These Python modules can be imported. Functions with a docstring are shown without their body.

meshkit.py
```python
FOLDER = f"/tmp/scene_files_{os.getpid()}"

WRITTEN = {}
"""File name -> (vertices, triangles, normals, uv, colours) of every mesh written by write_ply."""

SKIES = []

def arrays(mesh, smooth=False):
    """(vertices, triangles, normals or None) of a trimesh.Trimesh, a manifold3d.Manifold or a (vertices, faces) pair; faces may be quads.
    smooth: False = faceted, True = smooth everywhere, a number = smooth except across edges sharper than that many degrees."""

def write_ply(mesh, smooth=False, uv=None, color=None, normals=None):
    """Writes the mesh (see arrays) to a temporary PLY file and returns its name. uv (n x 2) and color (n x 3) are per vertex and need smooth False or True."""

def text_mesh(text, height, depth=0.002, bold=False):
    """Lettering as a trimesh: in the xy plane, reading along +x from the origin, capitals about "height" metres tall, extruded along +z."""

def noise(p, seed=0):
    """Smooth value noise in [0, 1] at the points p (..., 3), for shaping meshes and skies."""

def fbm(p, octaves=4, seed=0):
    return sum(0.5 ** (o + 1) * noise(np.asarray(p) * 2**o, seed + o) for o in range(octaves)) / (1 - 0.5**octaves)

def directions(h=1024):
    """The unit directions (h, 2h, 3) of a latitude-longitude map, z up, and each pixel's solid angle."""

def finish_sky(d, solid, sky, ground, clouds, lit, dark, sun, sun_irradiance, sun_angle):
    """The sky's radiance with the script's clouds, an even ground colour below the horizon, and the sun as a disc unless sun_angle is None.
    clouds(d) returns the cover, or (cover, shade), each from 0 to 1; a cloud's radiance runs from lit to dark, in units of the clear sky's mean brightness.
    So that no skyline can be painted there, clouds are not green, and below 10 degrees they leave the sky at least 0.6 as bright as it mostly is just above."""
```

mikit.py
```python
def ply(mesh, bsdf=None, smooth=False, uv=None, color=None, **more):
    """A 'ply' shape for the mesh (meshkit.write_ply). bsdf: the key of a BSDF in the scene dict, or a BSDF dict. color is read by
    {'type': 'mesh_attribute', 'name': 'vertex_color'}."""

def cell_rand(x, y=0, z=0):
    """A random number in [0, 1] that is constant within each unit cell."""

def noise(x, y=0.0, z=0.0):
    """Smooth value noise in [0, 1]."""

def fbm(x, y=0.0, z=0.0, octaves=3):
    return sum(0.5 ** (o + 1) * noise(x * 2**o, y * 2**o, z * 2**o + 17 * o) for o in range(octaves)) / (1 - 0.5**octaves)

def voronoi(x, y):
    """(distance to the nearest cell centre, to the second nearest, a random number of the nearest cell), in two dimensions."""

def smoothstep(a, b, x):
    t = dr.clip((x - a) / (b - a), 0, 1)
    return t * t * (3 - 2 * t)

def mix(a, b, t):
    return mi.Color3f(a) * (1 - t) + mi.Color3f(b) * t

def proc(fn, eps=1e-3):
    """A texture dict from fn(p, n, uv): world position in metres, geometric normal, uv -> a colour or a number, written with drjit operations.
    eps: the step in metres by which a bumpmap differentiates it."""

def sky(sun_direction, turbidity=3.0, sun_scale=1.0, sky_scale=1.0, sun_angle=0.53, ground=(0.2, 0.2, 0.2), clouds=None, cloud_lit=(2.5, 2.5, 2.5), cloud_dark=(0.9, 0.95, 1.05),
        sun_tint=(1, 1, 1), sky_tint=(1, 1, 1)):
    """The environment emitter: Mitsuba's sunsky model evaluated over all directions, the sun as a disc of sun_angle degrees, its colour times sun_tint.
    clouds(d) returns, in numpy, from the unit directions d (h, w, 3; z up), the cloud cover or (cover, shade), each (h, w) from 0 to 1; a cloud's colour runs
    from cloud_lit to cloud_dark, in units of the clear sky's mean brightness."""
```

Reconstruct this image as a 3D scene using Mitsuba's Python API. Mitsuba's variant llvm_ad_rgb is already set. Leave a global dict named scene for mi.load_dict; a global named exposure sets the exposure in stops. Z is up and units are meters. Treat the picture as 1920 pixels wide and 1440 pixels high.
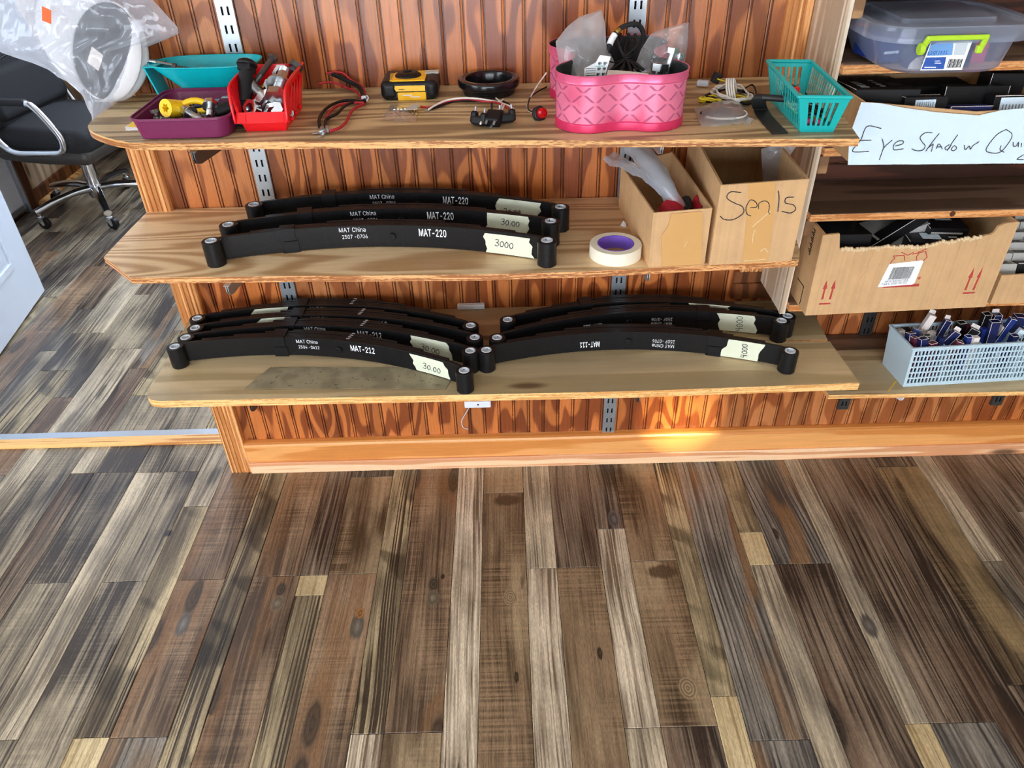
import math, random
import numpy as np
import trimesh
import manifold3d as m3
import drjit as dr
import mitsuba as mi
import mikit, meshkit
from mikit import proc, noise, fbm, voronoi, cell_rand, smoothstep, mix
from shapely.geometry import Polygon, LineString, Point, box as sbox
from shapely.ops import unary_union
from shapely import affinity
from shapely.geometry.polygon import orient

T = mi.ScalarTransform4f
scene, labels = {}, {}
rng = random.Random(7)
nrg = np.random.RandomState(7)

# ------------------------------------------------------------------ camera, light, exposure
CAM = np.array([0.0, -1.537, 1.388])
scene['camera'] = {'type': 'perspective', 'fov': 68.612, 'fov_axis': 'x', 'near_clip': 0.05, 'far_clip': 50.0,
                   'to_world': T().look_at(origin=CAM.tolist(), target=(CAM + [-0.000889, 0.806708, -0.590949]).tolist(), up=[0.026422, 0.590762, 0.806413])}
exposure = -0.2

def window_light(key, center, ux, uy, w, h, rgb):
    """a daylight window: the bright pane of a window opening; ux x uy points into the room"""
    ux, uy = np.array(ux, float), np.array(uy, float)
    n = np.cross(ux, uy)
    m = np.eye(4); m[:3, 0] = ux * w / 2; m[:3, 1] = uy * h / 2; m[:3, 2] = n; m[:3, 3] = center
    scene[key] = {'type': 'rectangle', 'to_world': T(m.tolist()), 'bsdf': {'type': 'ref', 'id': 'm_pane'},
                  'emitter': {'type': 'area', 'radiance': {'type': 'rgb', 'value': list(rgb)}}}
    labels[key] = {'kind': 'structure'}

scene['m_pane'] = {'type': 'diffuse', 'reflectance': {'type': 'rgb', 'value': [.5, .5, .5]}}
window_light('window_1', (-0.4, -4.48, 1.05), (-1, 0, 0), (0, 0, 1), 3.4, 1.7, (8.1, 8.7, 9.6))    # shop front behind the camera
window_light('window_2', (-2.98, -2.2, 1.55), (0, 1, 0), (0, 0, 1), 2.0, 1.4, (5.0, 5.5, 6.2))       # side window, left of the camera
window_light('window_3', (-1.15, 2.68, 1.65), (1, 0, 0), (0, 0, 1), 1.0, 1.0, (17.0, 20.5, 26.0))     # back room
SUN = dict(type='spot', to_world=T().look_at(origin=[0.9, -4.3, 1.35], target=[0.44, 0.0, 0.145], up=[0, 0, 1]), cutoff_angle=1.6, beam_width=0.5,
           intensity={'type': 'rgb', 'value': [230.0, 185.0, 95.0]})
scene['sun_glint'] = SUN

# ------------------------------------------------------------------ helpers: naming
def numbered(base, sep=''):
    k, n = base, 0
    def taken(q): return q in labels or q in scene or any(s.startswith(q + '__') for s in scene)
    while taken(k):
        n += 1
        k = f'{base}_{n:03d}'
    return k

def thing(name, label, cat, group=None):
    key = numbered(name)
    labels[key] = {'label': label, 'category': cat}
    if group: labels[key]['group'] = group
    return key

def put(key, mesh, mat, smooth=False, uv=None, color=None, **kw):
    scene[key] = mikit.ply(mesh, mat, smooth=smooth, uv=uv, color=color, **kw)
    return key

def obj(name, mesh, mat, label, cat, group=None, smooth=False, **kw):
    key = thing(name, label, cat, group)
    return put(key, mesh, mat, smooth, **kw)

_cnt = {}
def part(parent, name, mesh, mat, smooth=False, label=None, stuff=False, **kw):
    base = parent + '__' + name
    n = _cnt.get(base, 0); _cnt[base] = n + 1
    key = base if n == 0 else f'{base}_{n:03d}'
    if isinstance(mesh, dict):
        scene[key] = dict(mesh)
    else:
        put(key, mesh, mat, smooth, **kw)
    if label or stuff:
        labels[key] = {}
        if label: labels[key]['label'] = label
        if stuff: labels[key]['kind'] = 'stuff'
    return key

def struct(name, mesh, mat, smooth=False, **kw):
    put(name, mesh, mat, smooth, **kw)
    labels[name] = {'kind': 'structure'}
    return name

# ------------------------------------------------------------------ helpers: meshes
def TM(v, f): return trimesh.Trimesh(np.asarray(v, float), np.asarray(f, int), process=False)
def man(m):
    q = m.to_mesh()
    return TM(q.vert_properties[:, :3], q.tri_verts)
def cat(*ms):
    ms = [m for q in ms for m in (q if isinstance(q, (list, tuple)) else [q])]
    return trimesh.util.concatenate(ms)
def hull(pts): return man(m3.Manifold.hull_points(np.asarray(pts, float)))

def cbox(x0, x1, y0, y1, z0, z1, b=0.001):
    """box with chamfered edges"""
    b = min(b, .45 * (x1 - x0), .45 * (y1 - y0), .45 * (z1 - z0))
    P = []
    for sx, X in ((1, x0), (-1, x1)):
        for sy, Y in ((1, y0), (-1, y1)):
            for sz, Z in ((1, z0), (-1, z1)):
                P += [(X, Y + sy * b, Z + sz * b), (X + sx * b, Y, Z + sz * b), (X + sx * b, Y + sy * b, Z)]
    return hull(P)

def rbox(sx, sy, sz, r, n=8):
    """rounded box centred at the origin"""
    s = trimesh.creation.icosphere(2, r).vertices
    P = [s + [ax * (sx / 2 - r), ay * (sy / 2 - r), az * (sz / 2 - r)] for ax in (-1, 1) for ay in (-1, 1) for az in (-1, 1)]
    return hull(np.vstack(P))

def move(m, t=(0, 0, 0), rx=0, ry=0, rz=0, s=None):
    """scale, rotate about x, y, z in degrees (in that order), translate"""
    m = m.copy()
    if s is not None: m.apply_scale(s)
    for ang, ax in ((rx, [1, 0, 0]), (ry, [0, 1, 0]), (rz, [0, 0, 1])):
        if ang: m.apply_transform(trimesh.transformations.rotation_matrix(math.radians(ang), ax))
    m.apply_translation(t)
    return m

def frame(m, o, ex, ey, ez):
    """put a mesh with its axes along ex, ey, ez at o"""
    m = m.copy()
    M = np.eye(4); M[:3, 0] = ex; M[:3, 1] = ey; M[:3, 2] = ez; M[:3, 3] = o
    m.apply_transform(M)
    return m

def smooth_path(P, n=8):
    """Catmull-Rom through the points"""
    P = np.asarray(P, float)
    if len(P) < 3: return P
    Q = np.vstack([2 * P[0] - P[1], P, 2 * P[-1] - P[-2]])
    out = []
    for i in range(len(P) - 1):
        a, b, c, d = Q[i:i + 4]
        for t in np.linspace(0, 1, n, endpoint=False):
            out.append(.5 * (2 * b + (c - a) * t + (2 * a - 5 * b + 4 * c - d) * t * t + (3 * b - 3 * c + d - a) * t ** 3))
    return np.vstack(out + [P[-1:]])

def tube(P, r, sides=8, n=8, caps=True, flat=None):
    """round tube along a smoothed path; r a number or one per control point"""
    P = np.asarray(P, float)
    S = smooth_path(P, n) if n > 1 else P
    if np.ndim(r): r = np.interp(np.linspace(0, 1, len(S)), np.linspace(0, 1, len(r)), r)
    r = np.broadcast_to(r, (len(S),))
    t = np.gradient(S, axis=0); t /= np.linalg.norm(t, axis=1, keepdims=True) + 1e-12
    a = np.cross(t[0], [0, 0, 1.0] if abs(t[0][2]) < .9 else [1.0, 0, 0]); a /= np.linalg.norm(a)
    A = []
    for k in range(len(S)):
        a = a - t[k] * (a @ t[k]); a /= np.linalg.norm(a) + 1e-12
        A.append(a)
    A = np.array(A); B = np.cross(t, A)
    ang = np.arange(sides) * 2 * np.pi / sides
    V = S[:, None] + r[:, None, None] * (np.cos(ang)[None, :, None] * A[:, None] + np.sin(ang)[None, :, None] * B[:, None])
    i, j = np.meshgrid(np.arange(len(S) - 1), np.arange(sides), indexing='ij')
    q = np.stack([i * sides + j, i * sides + (j + 1) % sides, (i + 1) * sides + (j + 1) % sides, (i + 1) * sides + j], -1).reshape(-1, 4)
    F = np.vstack([q[:, [0, 1, 2]], q[:, [0, 2, 3]]])
    V = V.reshape(-1, 3)
    if caps:
        n0, n1 = len(V), len(V) + 1
        V = np.vstack([V, S[:1], S[-1:]])
        jj = np.arange(sides); last = (len(S) - 1) * sides
        F = np.vstack([F, np.stack([jj * 0 + n0, (jj + 1) % sides, jj], 1), np.stack([jj * 0 + n1, last + jj, last + (jj + 1) % sides], 1)])
    return TM(V, F)

def lathe(prof, n=32, closed=False):
    """revolve (r, z) points around z"""
    prof = np.asarray(prof, float)
    ang = np.arange(n) * 2 * np.pi / n
    V = np.stack([prof[:, None, 0] * np.cos(ang), prof[:, None, 0] * np.sin(ang), np.broadcast_to(prof[:, None, 1], (len(prof), n))], -1).reshape(-1, 3)
    m = len(prof) - (0 if closed else 1)
    i, j = np.meshgrid(np.arange(m), np.arange(n), indexing='ij')
    i2 = (i + 1) % len(prof)
    q = np.stack([i * n + j, i * n + (j + 1) % n, i2 * n + (j + 1) % n, i2 * n + j], -1).reshape(-1, 4)
    return TM(V, np.vstack([q[:, [0, 1, 2]], q[:, [0, 2, 3]]]))

def cyl(p0, p1, r, n=16, bev=0.0):
    p0, p1 = np.asarray(p0, float), np.asarray(p1, float)
    L = np.linalg.norm(p1 - p0)
    if bev: m = lathe([(1e-5, 0), (r - bev, 0), (r, bev), (r, L - bev), (r - bev, L), (1e-5, L)], n)
    else: m = lathe([(1e-5, 0), (r, 0), (r, L), (1e-5, L)], n)
    z = (p1 - p0) / L
    x = np.cross(z, [0, 0, 1.0] if abs(z[2]) < .9 else [1.0, 0, 0]); x /= np.linalg.norm(x)
    return frame(m, p0, x, np.cross(z, x), z)

def extr(poly, h, z0=0.0):
    """extrude a shapely polygon (or several) along z"""
    out = []
    for g in getattr(poly, 'geoms', [poly]):
        if g.is_empty or g.area < 1e-12: continue
        m = trimesh.creation.extrude_polygon(g, h, engine='earcut'); m.apply_translation([0, 0, z0]); out.append(m)
    return cat(out)

def loft(secs, cap0=True, cap1=True, wrap=True):
    """skin a list of rings with the same number of points"""
    S = np.asarray(secs, float); m, n = S.shape[:2]
    V = S.reshape(-1, 3)
    i, j = np.meshgrid(np.arange(m - 1), np.arange(n if wrap else n - 1), indexing='ij')
    q = np.stack([i * n + j, i * n + (j + 1) % n, (i + 1) * n + (j + 1) % n, (i + 1) * n + j], -1).reshape(-1, 4)
    F = [q[:, [0, 1, 2]], q[:, [0, 2, 3]]]
    jj = np.arange(n)
    if cap0: F.append(np.stack([jj * 0 + len(V), (jj + 1) % n, jj], 1)); V = np.vstack([V, S[0].mean(0)])
    if cap1: F.append(np.stack([jj * 0 + len(V), (m - 1) * n + jj, (m - 1) * n + (jj + 1) % n], 1)); V = np.vstack([V, S[-1].mean(0)])
    return TM(V, np.vstack(F))

def sheet(G, th=0.0):
    """grid of points (m, n, 3) as a sheet; th > 0 gives it that thickness along its normals"""
    G = np.asarray(G, float); m, n = G.shape[:2]
    i, j = np.meshgrid(np.arange(m - 1), np.arange(n - 1), indexing='ij')
    q = np.stack([i * n + j, (i + 1) * n + j, (i + 1) * n + j + 1, i * n + j + 1], -1).reshape(-1, 4)
    F = np.vstack([q[:, [0, 1, 2]], q[:, [0, 2, 3]]])
    V = G.reshape(-1, 3)
    if not th: return TM(V, F)
    du, dv = np.gradient(G, axis=0), np.gradient(G, axis=1)
    N = np.cross(du, dv); N /= np.linalg.norm(N, axis=2, keepdims=True) + 1e-12
    V2 = (G - N * th).reshape(-1, 3); k = len(V)
    ring = np.concatenate([np.arange(n), np.arange(1, m) * n + n - 1, (m - 1) * n + np.arange(n - 2, -1, -1), np.arange(m - 2, 0, -1) * n])
    nx = np.roll(ring, -1)
    side = np.vstack([np.stack([ring, nx, nx + k], 1), np.stack([ring, nx + k, ring + k], 1)])
    return TM(np.vstack([V, V2]), np.vstack([F, F[:, ::-1] + k, side]))

def rrect(w, d, r, n=6, cx=0, cy=0):
    """rounded rectangle ring (points)"""
    P = []
    for qx, qy, a0 in ((1, 1, 0), (-1, 1, 90), (-1, -1, 180), (1, -1, 270)):
        for a in np.radians(a0 + np.linspace(0, 90, n)):
            P.append((cx + qx * (w / 2 - r) + r * math.cos(a), cy + qy * (d / 2 - r) + r * math.sin(a)))
    return np.array(P)

def ring3(P2, z): return np.column_stack([P2, np.full(len(P2), z)])

def pen(lines, w, h=0.0004, curve=True):
    """handwriting: polylines in the xy plane as a thin raised ink line"""
    L = []
    for l in lines:
        l = np.asarray(l, float)
        if len(l) > 2 and curve: l = smooth_path(np.column_stack([l, np.zeros(len(l))]), 6)[:, :2]
        L.append(LineString(l).buffer(w / 2, 4) if len(l) > 1 else Point(l[0]).buffer(w * .7))
    return extr(unary_union(L), h)

GLYPH = {   # a small hand, in units of the cap height, (strokes, advance)
    '0': ([[(.3, .8), (.08, .6), (.05, .25), (.22, 0), (.42, .1), (.5, .45), (.42, .75), (.25, .82)]], .66),
    '3': ([[(.05, .88), (.3, 1.0), (.5, .85), (.38, .6), (.2, .52), (.42, .45), (.5, .2), (.3, -.02), (.02, .1)]], .68),
    '4': ([[(.12, 1.0), (.05, .5), (.52, .52)], [(.45, .95), (.42, .5), (.38, -.05)]], .72),
    '.': ([[(.08, .05), (.14, .07)]], .3),
    '8': ([[(.3, .55), (.08, .8), (.3, 1), (.5, .8), (.3, .55), (.05, .25), (.3, 0), (.52, .25), (.3, .55)]], .7),
}
def hand(text, h, w, slant=0.0):
    x, L = 0.0, []
    for c in text:
        if c == ' ': x += .5; continue
        S, adv = GLYPH[c]
        L += [[((x + p[0] + slant * p[1]) * h, p[1] * h) for p in s] for s in S]
        x += adv
    return pen(L, w), x * h

def text_fit(s, h, width=None, depth=0.0004, bold=True, center=True):
    m = meshkit.text_mesh(s, h, depth, bold)
    b = m.bounds
    m.apply_translation([-b[0][0], 0, 0])
    if width: m.apply_transform(np.diag([width / (b[1][0] - b[0][0]), 1, 1, 1]))
    if center: m.apply_translation([-m.bounds[1][0] / 2, 0, 0])
    return m
# ------------------------------------------------------------------ materials
def lin(r, g, b): return [((c / 255 + .055) / 1.055) ** 2.4 if c > 10 else c / 255 / 12.92 for c in (r, g, b)]
def rgb(c): return {'type': 'rgb', 'value': list(map(float, c))}
def mat(key, c, rough=.5, metal=0.0, spec=.5, two=True, **kw):
    b = {'type': 'principled', 'base_color': c if isinstance(c, dict) else rgb(c), 'roughness': rough, 'metallic': metal, 'specular': spec, **kw}
    scene[key] = {'type': 'twosided', 'bsdf': b} if two else b
    return key

def wood(key, dark, light, along='x', across='z', scale=1.0, rings=26.0, flame=(2.0, 12.0), contrast=(-.35, .55), fiber=.22, knots=0.0, knot_col=(.10, .05, .025),
         rough=.45, spec=.4, seed=0.0, weather=None, **kw):
    """sawn or peeled wood: contours of a stretched noise, fine fibres, optional knots; weather = (colour, amount) of blotchy greying"""
    ax = {'x': 0, 'y': 1, 'z': 2}
    def fn(p, n, uv):
        a, c, o = p[ax[along]] * scale + seed, p[ax[across]] * scale + seed * 1.7, p[3 - ax[along] - ax[across]] * scale
        base = fbm(a * flame[0], (c + o) * flame[1], seed, 3)
        w = dr.sin(base * rings + (noise(a * 9, c * 60, 3) - .5) * 1.2)
        t = smoothstep(contrast[0], contrast[1], w)
        fib = noise(a * 14, (c + o) * 520, 5) * .6 + noise(a * 40, (c + o) * 1300, 8) * .4
        col = mix(dark, light, t) * (1 - fiber + 2 * fiber * fib)
        if weather is not None:
            col = mix(col, mi.Color3f(*weather[0]), smoothstep(.35, .75, fbm(a * 3.3, c * 14, 11, 3)) * weather[1])
        if knots:
            d, _, r = voronoi(a * 3.1 + 5, c * 11 + 3)
            k = smoothstep(.17, .05, d) * dr.select(r > 1 - knots, 1.0, 0.0)
            col = mix(col, mi.Color3f(*knot_col), k * .85)
        return col
    return mat(key, proc(fn), rough, 0.0, spec, **kw)

# setting
def bead_fn(p, n, uv):
    b = dr.floor((p[0] - .0039) / .0384)
    tone = cell_rand(b, 3, 1)
    x, z = p[0], p[2]
    f = fbm(x * 13 + 4, z * 2.9 + 2, 3, 3)
    w = dr.sin(f * 34 + (noise(x * 70, z * 9, 3) - .5) * 1.4)
    t = smoothstep(-.55, .45, w)
    big = smoothstep(.35, .65, fbm(x * 3.1 + 9, z * 2.1, 8, 2))
    fib = noise(x * 640, z * 16, 5) * .6 + noise(x * 1500, z * 40, 8) * .4
    dark, light = mix(lin(128, 64, 30), lin(144, 82, 44), big), mix(lin(186, 108, 54), lin(176, 112, 66), big)
    col = mix(dark, light, t) * (.82 + .36 * fib) * (.84 + .32 * tone)
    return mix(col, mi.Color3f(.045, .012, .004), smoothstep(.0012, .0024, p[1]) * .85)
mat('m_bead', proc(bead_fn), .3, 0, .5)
wood('m_backpanel', lin(54, 26, 14), lin(82, 42, 24), 'x', 'z', rings=26, flame=(1.0, 20), fiber=.12, rough=.5, seed=21.0)
wood('m_base', lin(208, 134, 68), lin(228, 162, 96), 'x', 'z', rings=22, flame=(.9, 22), fiber=.09, knots=.10, rough=.35, seed=1.3)
wood('m_shoe', lin(214, 152, 108), lin(240, 200, 158), 'x', 'z', rings=22, flame=(1.1, 30), fiber=.08, knots=.06, rough=.5, seed=8.3)
wood('m_casing', lin(188, 124, 68), lin(228, 172, 112), 'z', 'x', rings=40, flame=(.7, 40), fiber=.16, rough=.42, seed=5.2)
wood('m_partition', lin(186, 164, 138), lin(218, 202, 180), 'z', 'y', rings=24, flame=(.8, 22), fiber=.10, knots=.04, rough=.55, seed=2.4)
wood('m_topply', lin(132, 100, 62), lin(196, 160, 108), 'x', 'y', rings=34, flame=(1.4, 12), contrast=(-.75, .45), fiber=.14, rough=.42, seed=4.7)
wood('m_midply', lin(162, 116, 70), lin(212, 172, 122), 'x', 'y', rings=30, flame=(1.3, 11), contrast=(-.8, .5), fiber=.12, rough=.42, seed=9.9)
wood('m_pine', lin(150, 124, 84), lin(182, 156, 112), 'x', 'y', rings=20, flame=(.8, 14), fiber=.10, knots=.12, rough=.5, seed=6.2, weather=(lin(128, 112, 86), .5))
wood('m_edge', lin(186, 124, 64), lin(234, 184, 116), 'x', 'z', rings=18, flame=(2.5, 60), fiber=.15, rough=.55, seed=7.7)
wood('m_shelf', lin(126, 92, 62), lin(166, 126, 86), 'x', 'y', rings=24, flame=(.9, 13), fiber=.10, knots=.14, rough=.5, seed=11.5)
wood('m_panel', lin(172, 142, 112), lin(208, 180, 148), 'z', 'y', rings=22, flame=(.9, 9), fiber=.10, knots=.12, rough=.5, seed=13.1)
wood('m_darkwood', lin(84, 46, 22), lin(122, 72, 38), 'z', 'y', rings=22, flame=(.9, 16), fiber=.10, rough=.45, seed=14.9)

STY = 'ABCDEFGHIJ'
PLK = {  # lo, hi, accent, weights: cloud, fine grain, bold lines, saw marks, accent amount, knots
    'A': ((112, 94, 76), (226, 210, 184), (140, 118, 94), .55, .95, .5, .05, .3, 0),
    'B': ((74, 58, 42), (146, 121, 94), (182, 160, 126), .55, .6, .1, 1.0, .55, .15),
    'C': ((78, 62, 49), (158, 131, 104), (134, 96, 62), .55, .7, .2, .7, .5, .55),
    'D': ((66, 54, 42), (208, 188, 148), (74, 62, 50), .5, .5, .9, .05, .8, .08),
    'E': ((50, 40, 34), (148, 128, 108), (92, 66, 50), .6, .8, .4, .15, .45, .06),
    'F': ((112, 100, 84), (208, 192, 164), (104, 98, 90), .6, .8, .45, .0, .5, .10),
    'G': ((66, 63, 60), (158, 149, 136), (138, 104, 70), .55, .7, .6, .0, .9, .25),
    'H': ((160, 136, 96), (228, 208, 164), (150, 116, 70), .4, .3, .5, .0, .2, 0),
    'I': ((66, 58, 52), (166, 152, 128), (56, 52, 52), .85, .8, .4, .3, .6, .06),
    'J': ((50, 40, 32), (136, 114, 86), (158, 136, 98), .5, .8, .2, .6, .7, .05)}
KNOTS = [(-.194, -.413, .0125, .021, (70, 62, 52), 16), (-.545, -.417, .0125, .021, (70, 62, 52), 16), (-.193, -.452, .014, .022, (128, 116, 98), 5), (-.544, -.456, .014, .022, (128, 116, 98), 5),
         (-.353, -.523, .017, .036, (112, 106, 96), 4), (-.352, -.488, .010, .016, (150, 100, 56), 9), (-.018, -.456, .017, .024, (150, 128, 100), 22), (.335, -.689, .019, .027, (150, 128, 100), 22),
         (-.008, -.655, .005, .014, (58, 46, 36), 5), (.168, -.605, .006, .016, (52, 44, 38), 5), (-.174, -.392, .005, .008, (50, 40, 32), 6), (-.869, -.234, .012, .012, (60, 56, 54), 8),
         (-.740, -.505, .014, .034, (116, 112, 108), 4), (.632, -.287, .006, .020, (56, 46, 40), 5), (.752, -.555, .016, .034, (92, 88, 84), 6), (-.022, -.150, .040, .020, (84, 66, 48), 40), (.335, -.395, .036, .022, (84, 66, 48), 40), (.245, -.225, .014, .030, (104, 98, 94), 6)]
def plank_fn(p, n, uv):
    pid, st = dr.floor(uv[0] + .5), dr.floor(uv[1] + .5)
    cols = [lin(*v[0]) for v in PLK.values()], [lin(*v[1]) for v in PLK.values()], [lin(*v[2]) for v in PLK.values()]
    def pick(vals):
        out = mi.Float(vals[0])
        for k in range(1, len(vals)): out = dr.select(st > k - .5, mi.Float(vals[k]), out)
        return out
    lo, hi, acc = [mi.Color3f(*[pick([c[ch] for c in grp]) for ch in range(3)]) for grp in cols]
    W = [pick([v[3 + k] for v in PLK.values()]) for k in range(6)]
    X, Y = p[0] + pid * .737, p[1] + pid * 1.391
    bend = (fbm(X * 5, Y * 2.2, 2, 2) - .5) * .03
    Xb = X + bend
    cloud = fbm(X * 13, Y * 4.2, 1, 3)
    fine = noise(Xb * 420, Y * 12, 3) * .55 + noise(Xb * 160, Y * 4, 4) * .45
    line = smoothstep(.5, .74, noise(Xb * 330, Y * 2.0, 6)) * smoothstep(.2, .55, noise(Xb * 26, Y * 1.4, 7))
    saw = (noise(X * 9, Y * 330, 9) - .35) * smoothstep(.35, .65, noise(X * 16, Y * 9, 10))
    t = .5 + W[0] * (cloud - .5) * 2.6 + W[1] * (fine - .5) * 1.5 + W[3] * saw * .7
    t = dr.clip(t - W[2] * line * .9, 0, 1)
    col = mix(lo, hi, t)
    a = smoothstep(.52, .7, fbm(X * 17 + 40, Y * 3.4, 12, 3)) * W[4]
    col = mix(col, acc * (.8 + .4 * fine), a * .8)
    d, _, r = voronoi(X * 8.5, Y * 2.6)
    ring = dr.sin(d * 95 + fine * 2) * .5 + .5
    kn = dr.select(r < W[5], 1.0, 0.0)
    col = mix(col, lo * (.45 + .4 * ring), kn * smoothstep(.2, .09, d) * .9)
    col = mix(col, acc * .8, kn * smoothstep(.4, .2, d) * (1 - smoothstep(.2, .1, d)) * .55)
    sm = smoothstep(.58, .8, fbm(X * 11, Y * 16 + X * 9, 21, 2)) * dr.select(dr.abs(st - 3) < .5, 1.0, .25)
    col = col * (1 - .55 * sm)
    grit = noise(X * 1100, Y * 160, 31) - .5
    col = col * (1 + .45 * grit)
    crack = smoothstep(.80, .9, noise(Xb * 90, Y * 5.5, 15)) * smoothstep(.62, .8, noise(X * 21, Y * 6, 16))
    col = col * (1 - .6 * crack)
    for kx, ky, rx, ry, c, ringy in KNOTS:           # printed knots and weathered spots at their places on the planks
        d = dr.sqrt(dr.square((p[0] - kx) / rx) + dr.square((p[1] - ky) / ry))
        rg = .55 + .45 * dr.sin(d * ringy + fine * 3)
        spot = mi.Color3f(*lin(*c)) * (.45 + .75 * rg * (.6 + .8 * noise(p[0] * 700, p[1] * 500, 40)))
        col = mix(col, spot, smoothstep(1.15, .7, d + (fine - .5) * .35) * .9)
    return col
mat('m_plank', proc(plank_fn), .36, 0, .45)
mat('m_plank_edge', lin(40, 32, 26), .6)

# metals, plastics, paper
mat('m_zinc', lin(176, 184, 190), .34, .8)
mat('m_zinc_dark', lin(92, 94, 94), .4, .8)
mat('m_chrome', lin(225, 228, 232), .10, 1.0)
mat('m_steel', lin(196, 200, 202), .24, 1.0)
mat('m_bolt_dark', lin(96, 92, 90), .42, .7)
mat('m_alu', lin(190, 196, 202), .35, .9)
mat('m_slot', lin(22, 18, 14), .8)
def paint_fn(p, n, uv):
    s = noise(p[0] * 900, p[1] * 900, p[2] * 900)
    return mi.Color3f(.0068, .0068, .0075) + mi.Color3f(.02) * smoothstep(.72, .95, s)
mat('m_spring', proc(paint_fn), .36, 0, .3)
mat('m_black', lin(20, 20, 22), .42, 0, .28)
mat('m_black_gloss', lin(16, 17, 20), .16)
mat('m_black_matte', lin(30, 30, 32), .75)
mat('m_rubber', lin(24, 24, 25), .5)
mat('m_fabric', lin(30, 30, 32), .9, sheen=.2)
mat('m_shell', lin(58, 54, 50), .45)
mat('m_nylon', lin(196, 206, 214), .4)
mat('m_white_ink', lin(226, 232, 236), .6)
mat('m_ink', lin(48, 44, 44), .7)
mat('m_tape', lin(214, 220, 196), .7)
mat('m_maskroll', lin(232, 226, 206), .75)
mat('m_purple', lin(120, 88, 196), .6)
mat('m_red', lin(222, 18, 28), .28)
mat('m_red_ink', lin(176, 60, 56), .7)
mat('m_yellow', lin(236, 196, 22), .4)
mat('m_yellow2', lin(240, 186, 20), .35)
mat('m_teal', lin(20, 170, 168), .35)
mat('m_teal2', lin(0, 168, 178), .3)
mat('m_maroon', lin(112, 32, 76), .4)
mat('m_white', lin(226, 232, 240), .45)
mat('m_door', lin(222, 236, 252), .4)
mat('m_plaster', lin(214, 206, 192), .8)
mat('m_ceiling', lin(236, 234, 228), .9)
mat('m_paper', lin(208, 228, 242), .7)
mat('m_paper_white', lin(236, 240, 242), .6)
mat('m_navy', lin(22, 30, 78), .35)
mat('m_navy2', lin(30, 50, 120), .32)
mat('m_burgundy', lin(92, 34, 52), .38)
mat('m_ivory', lin(226, 216, 210), .5)
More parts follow.
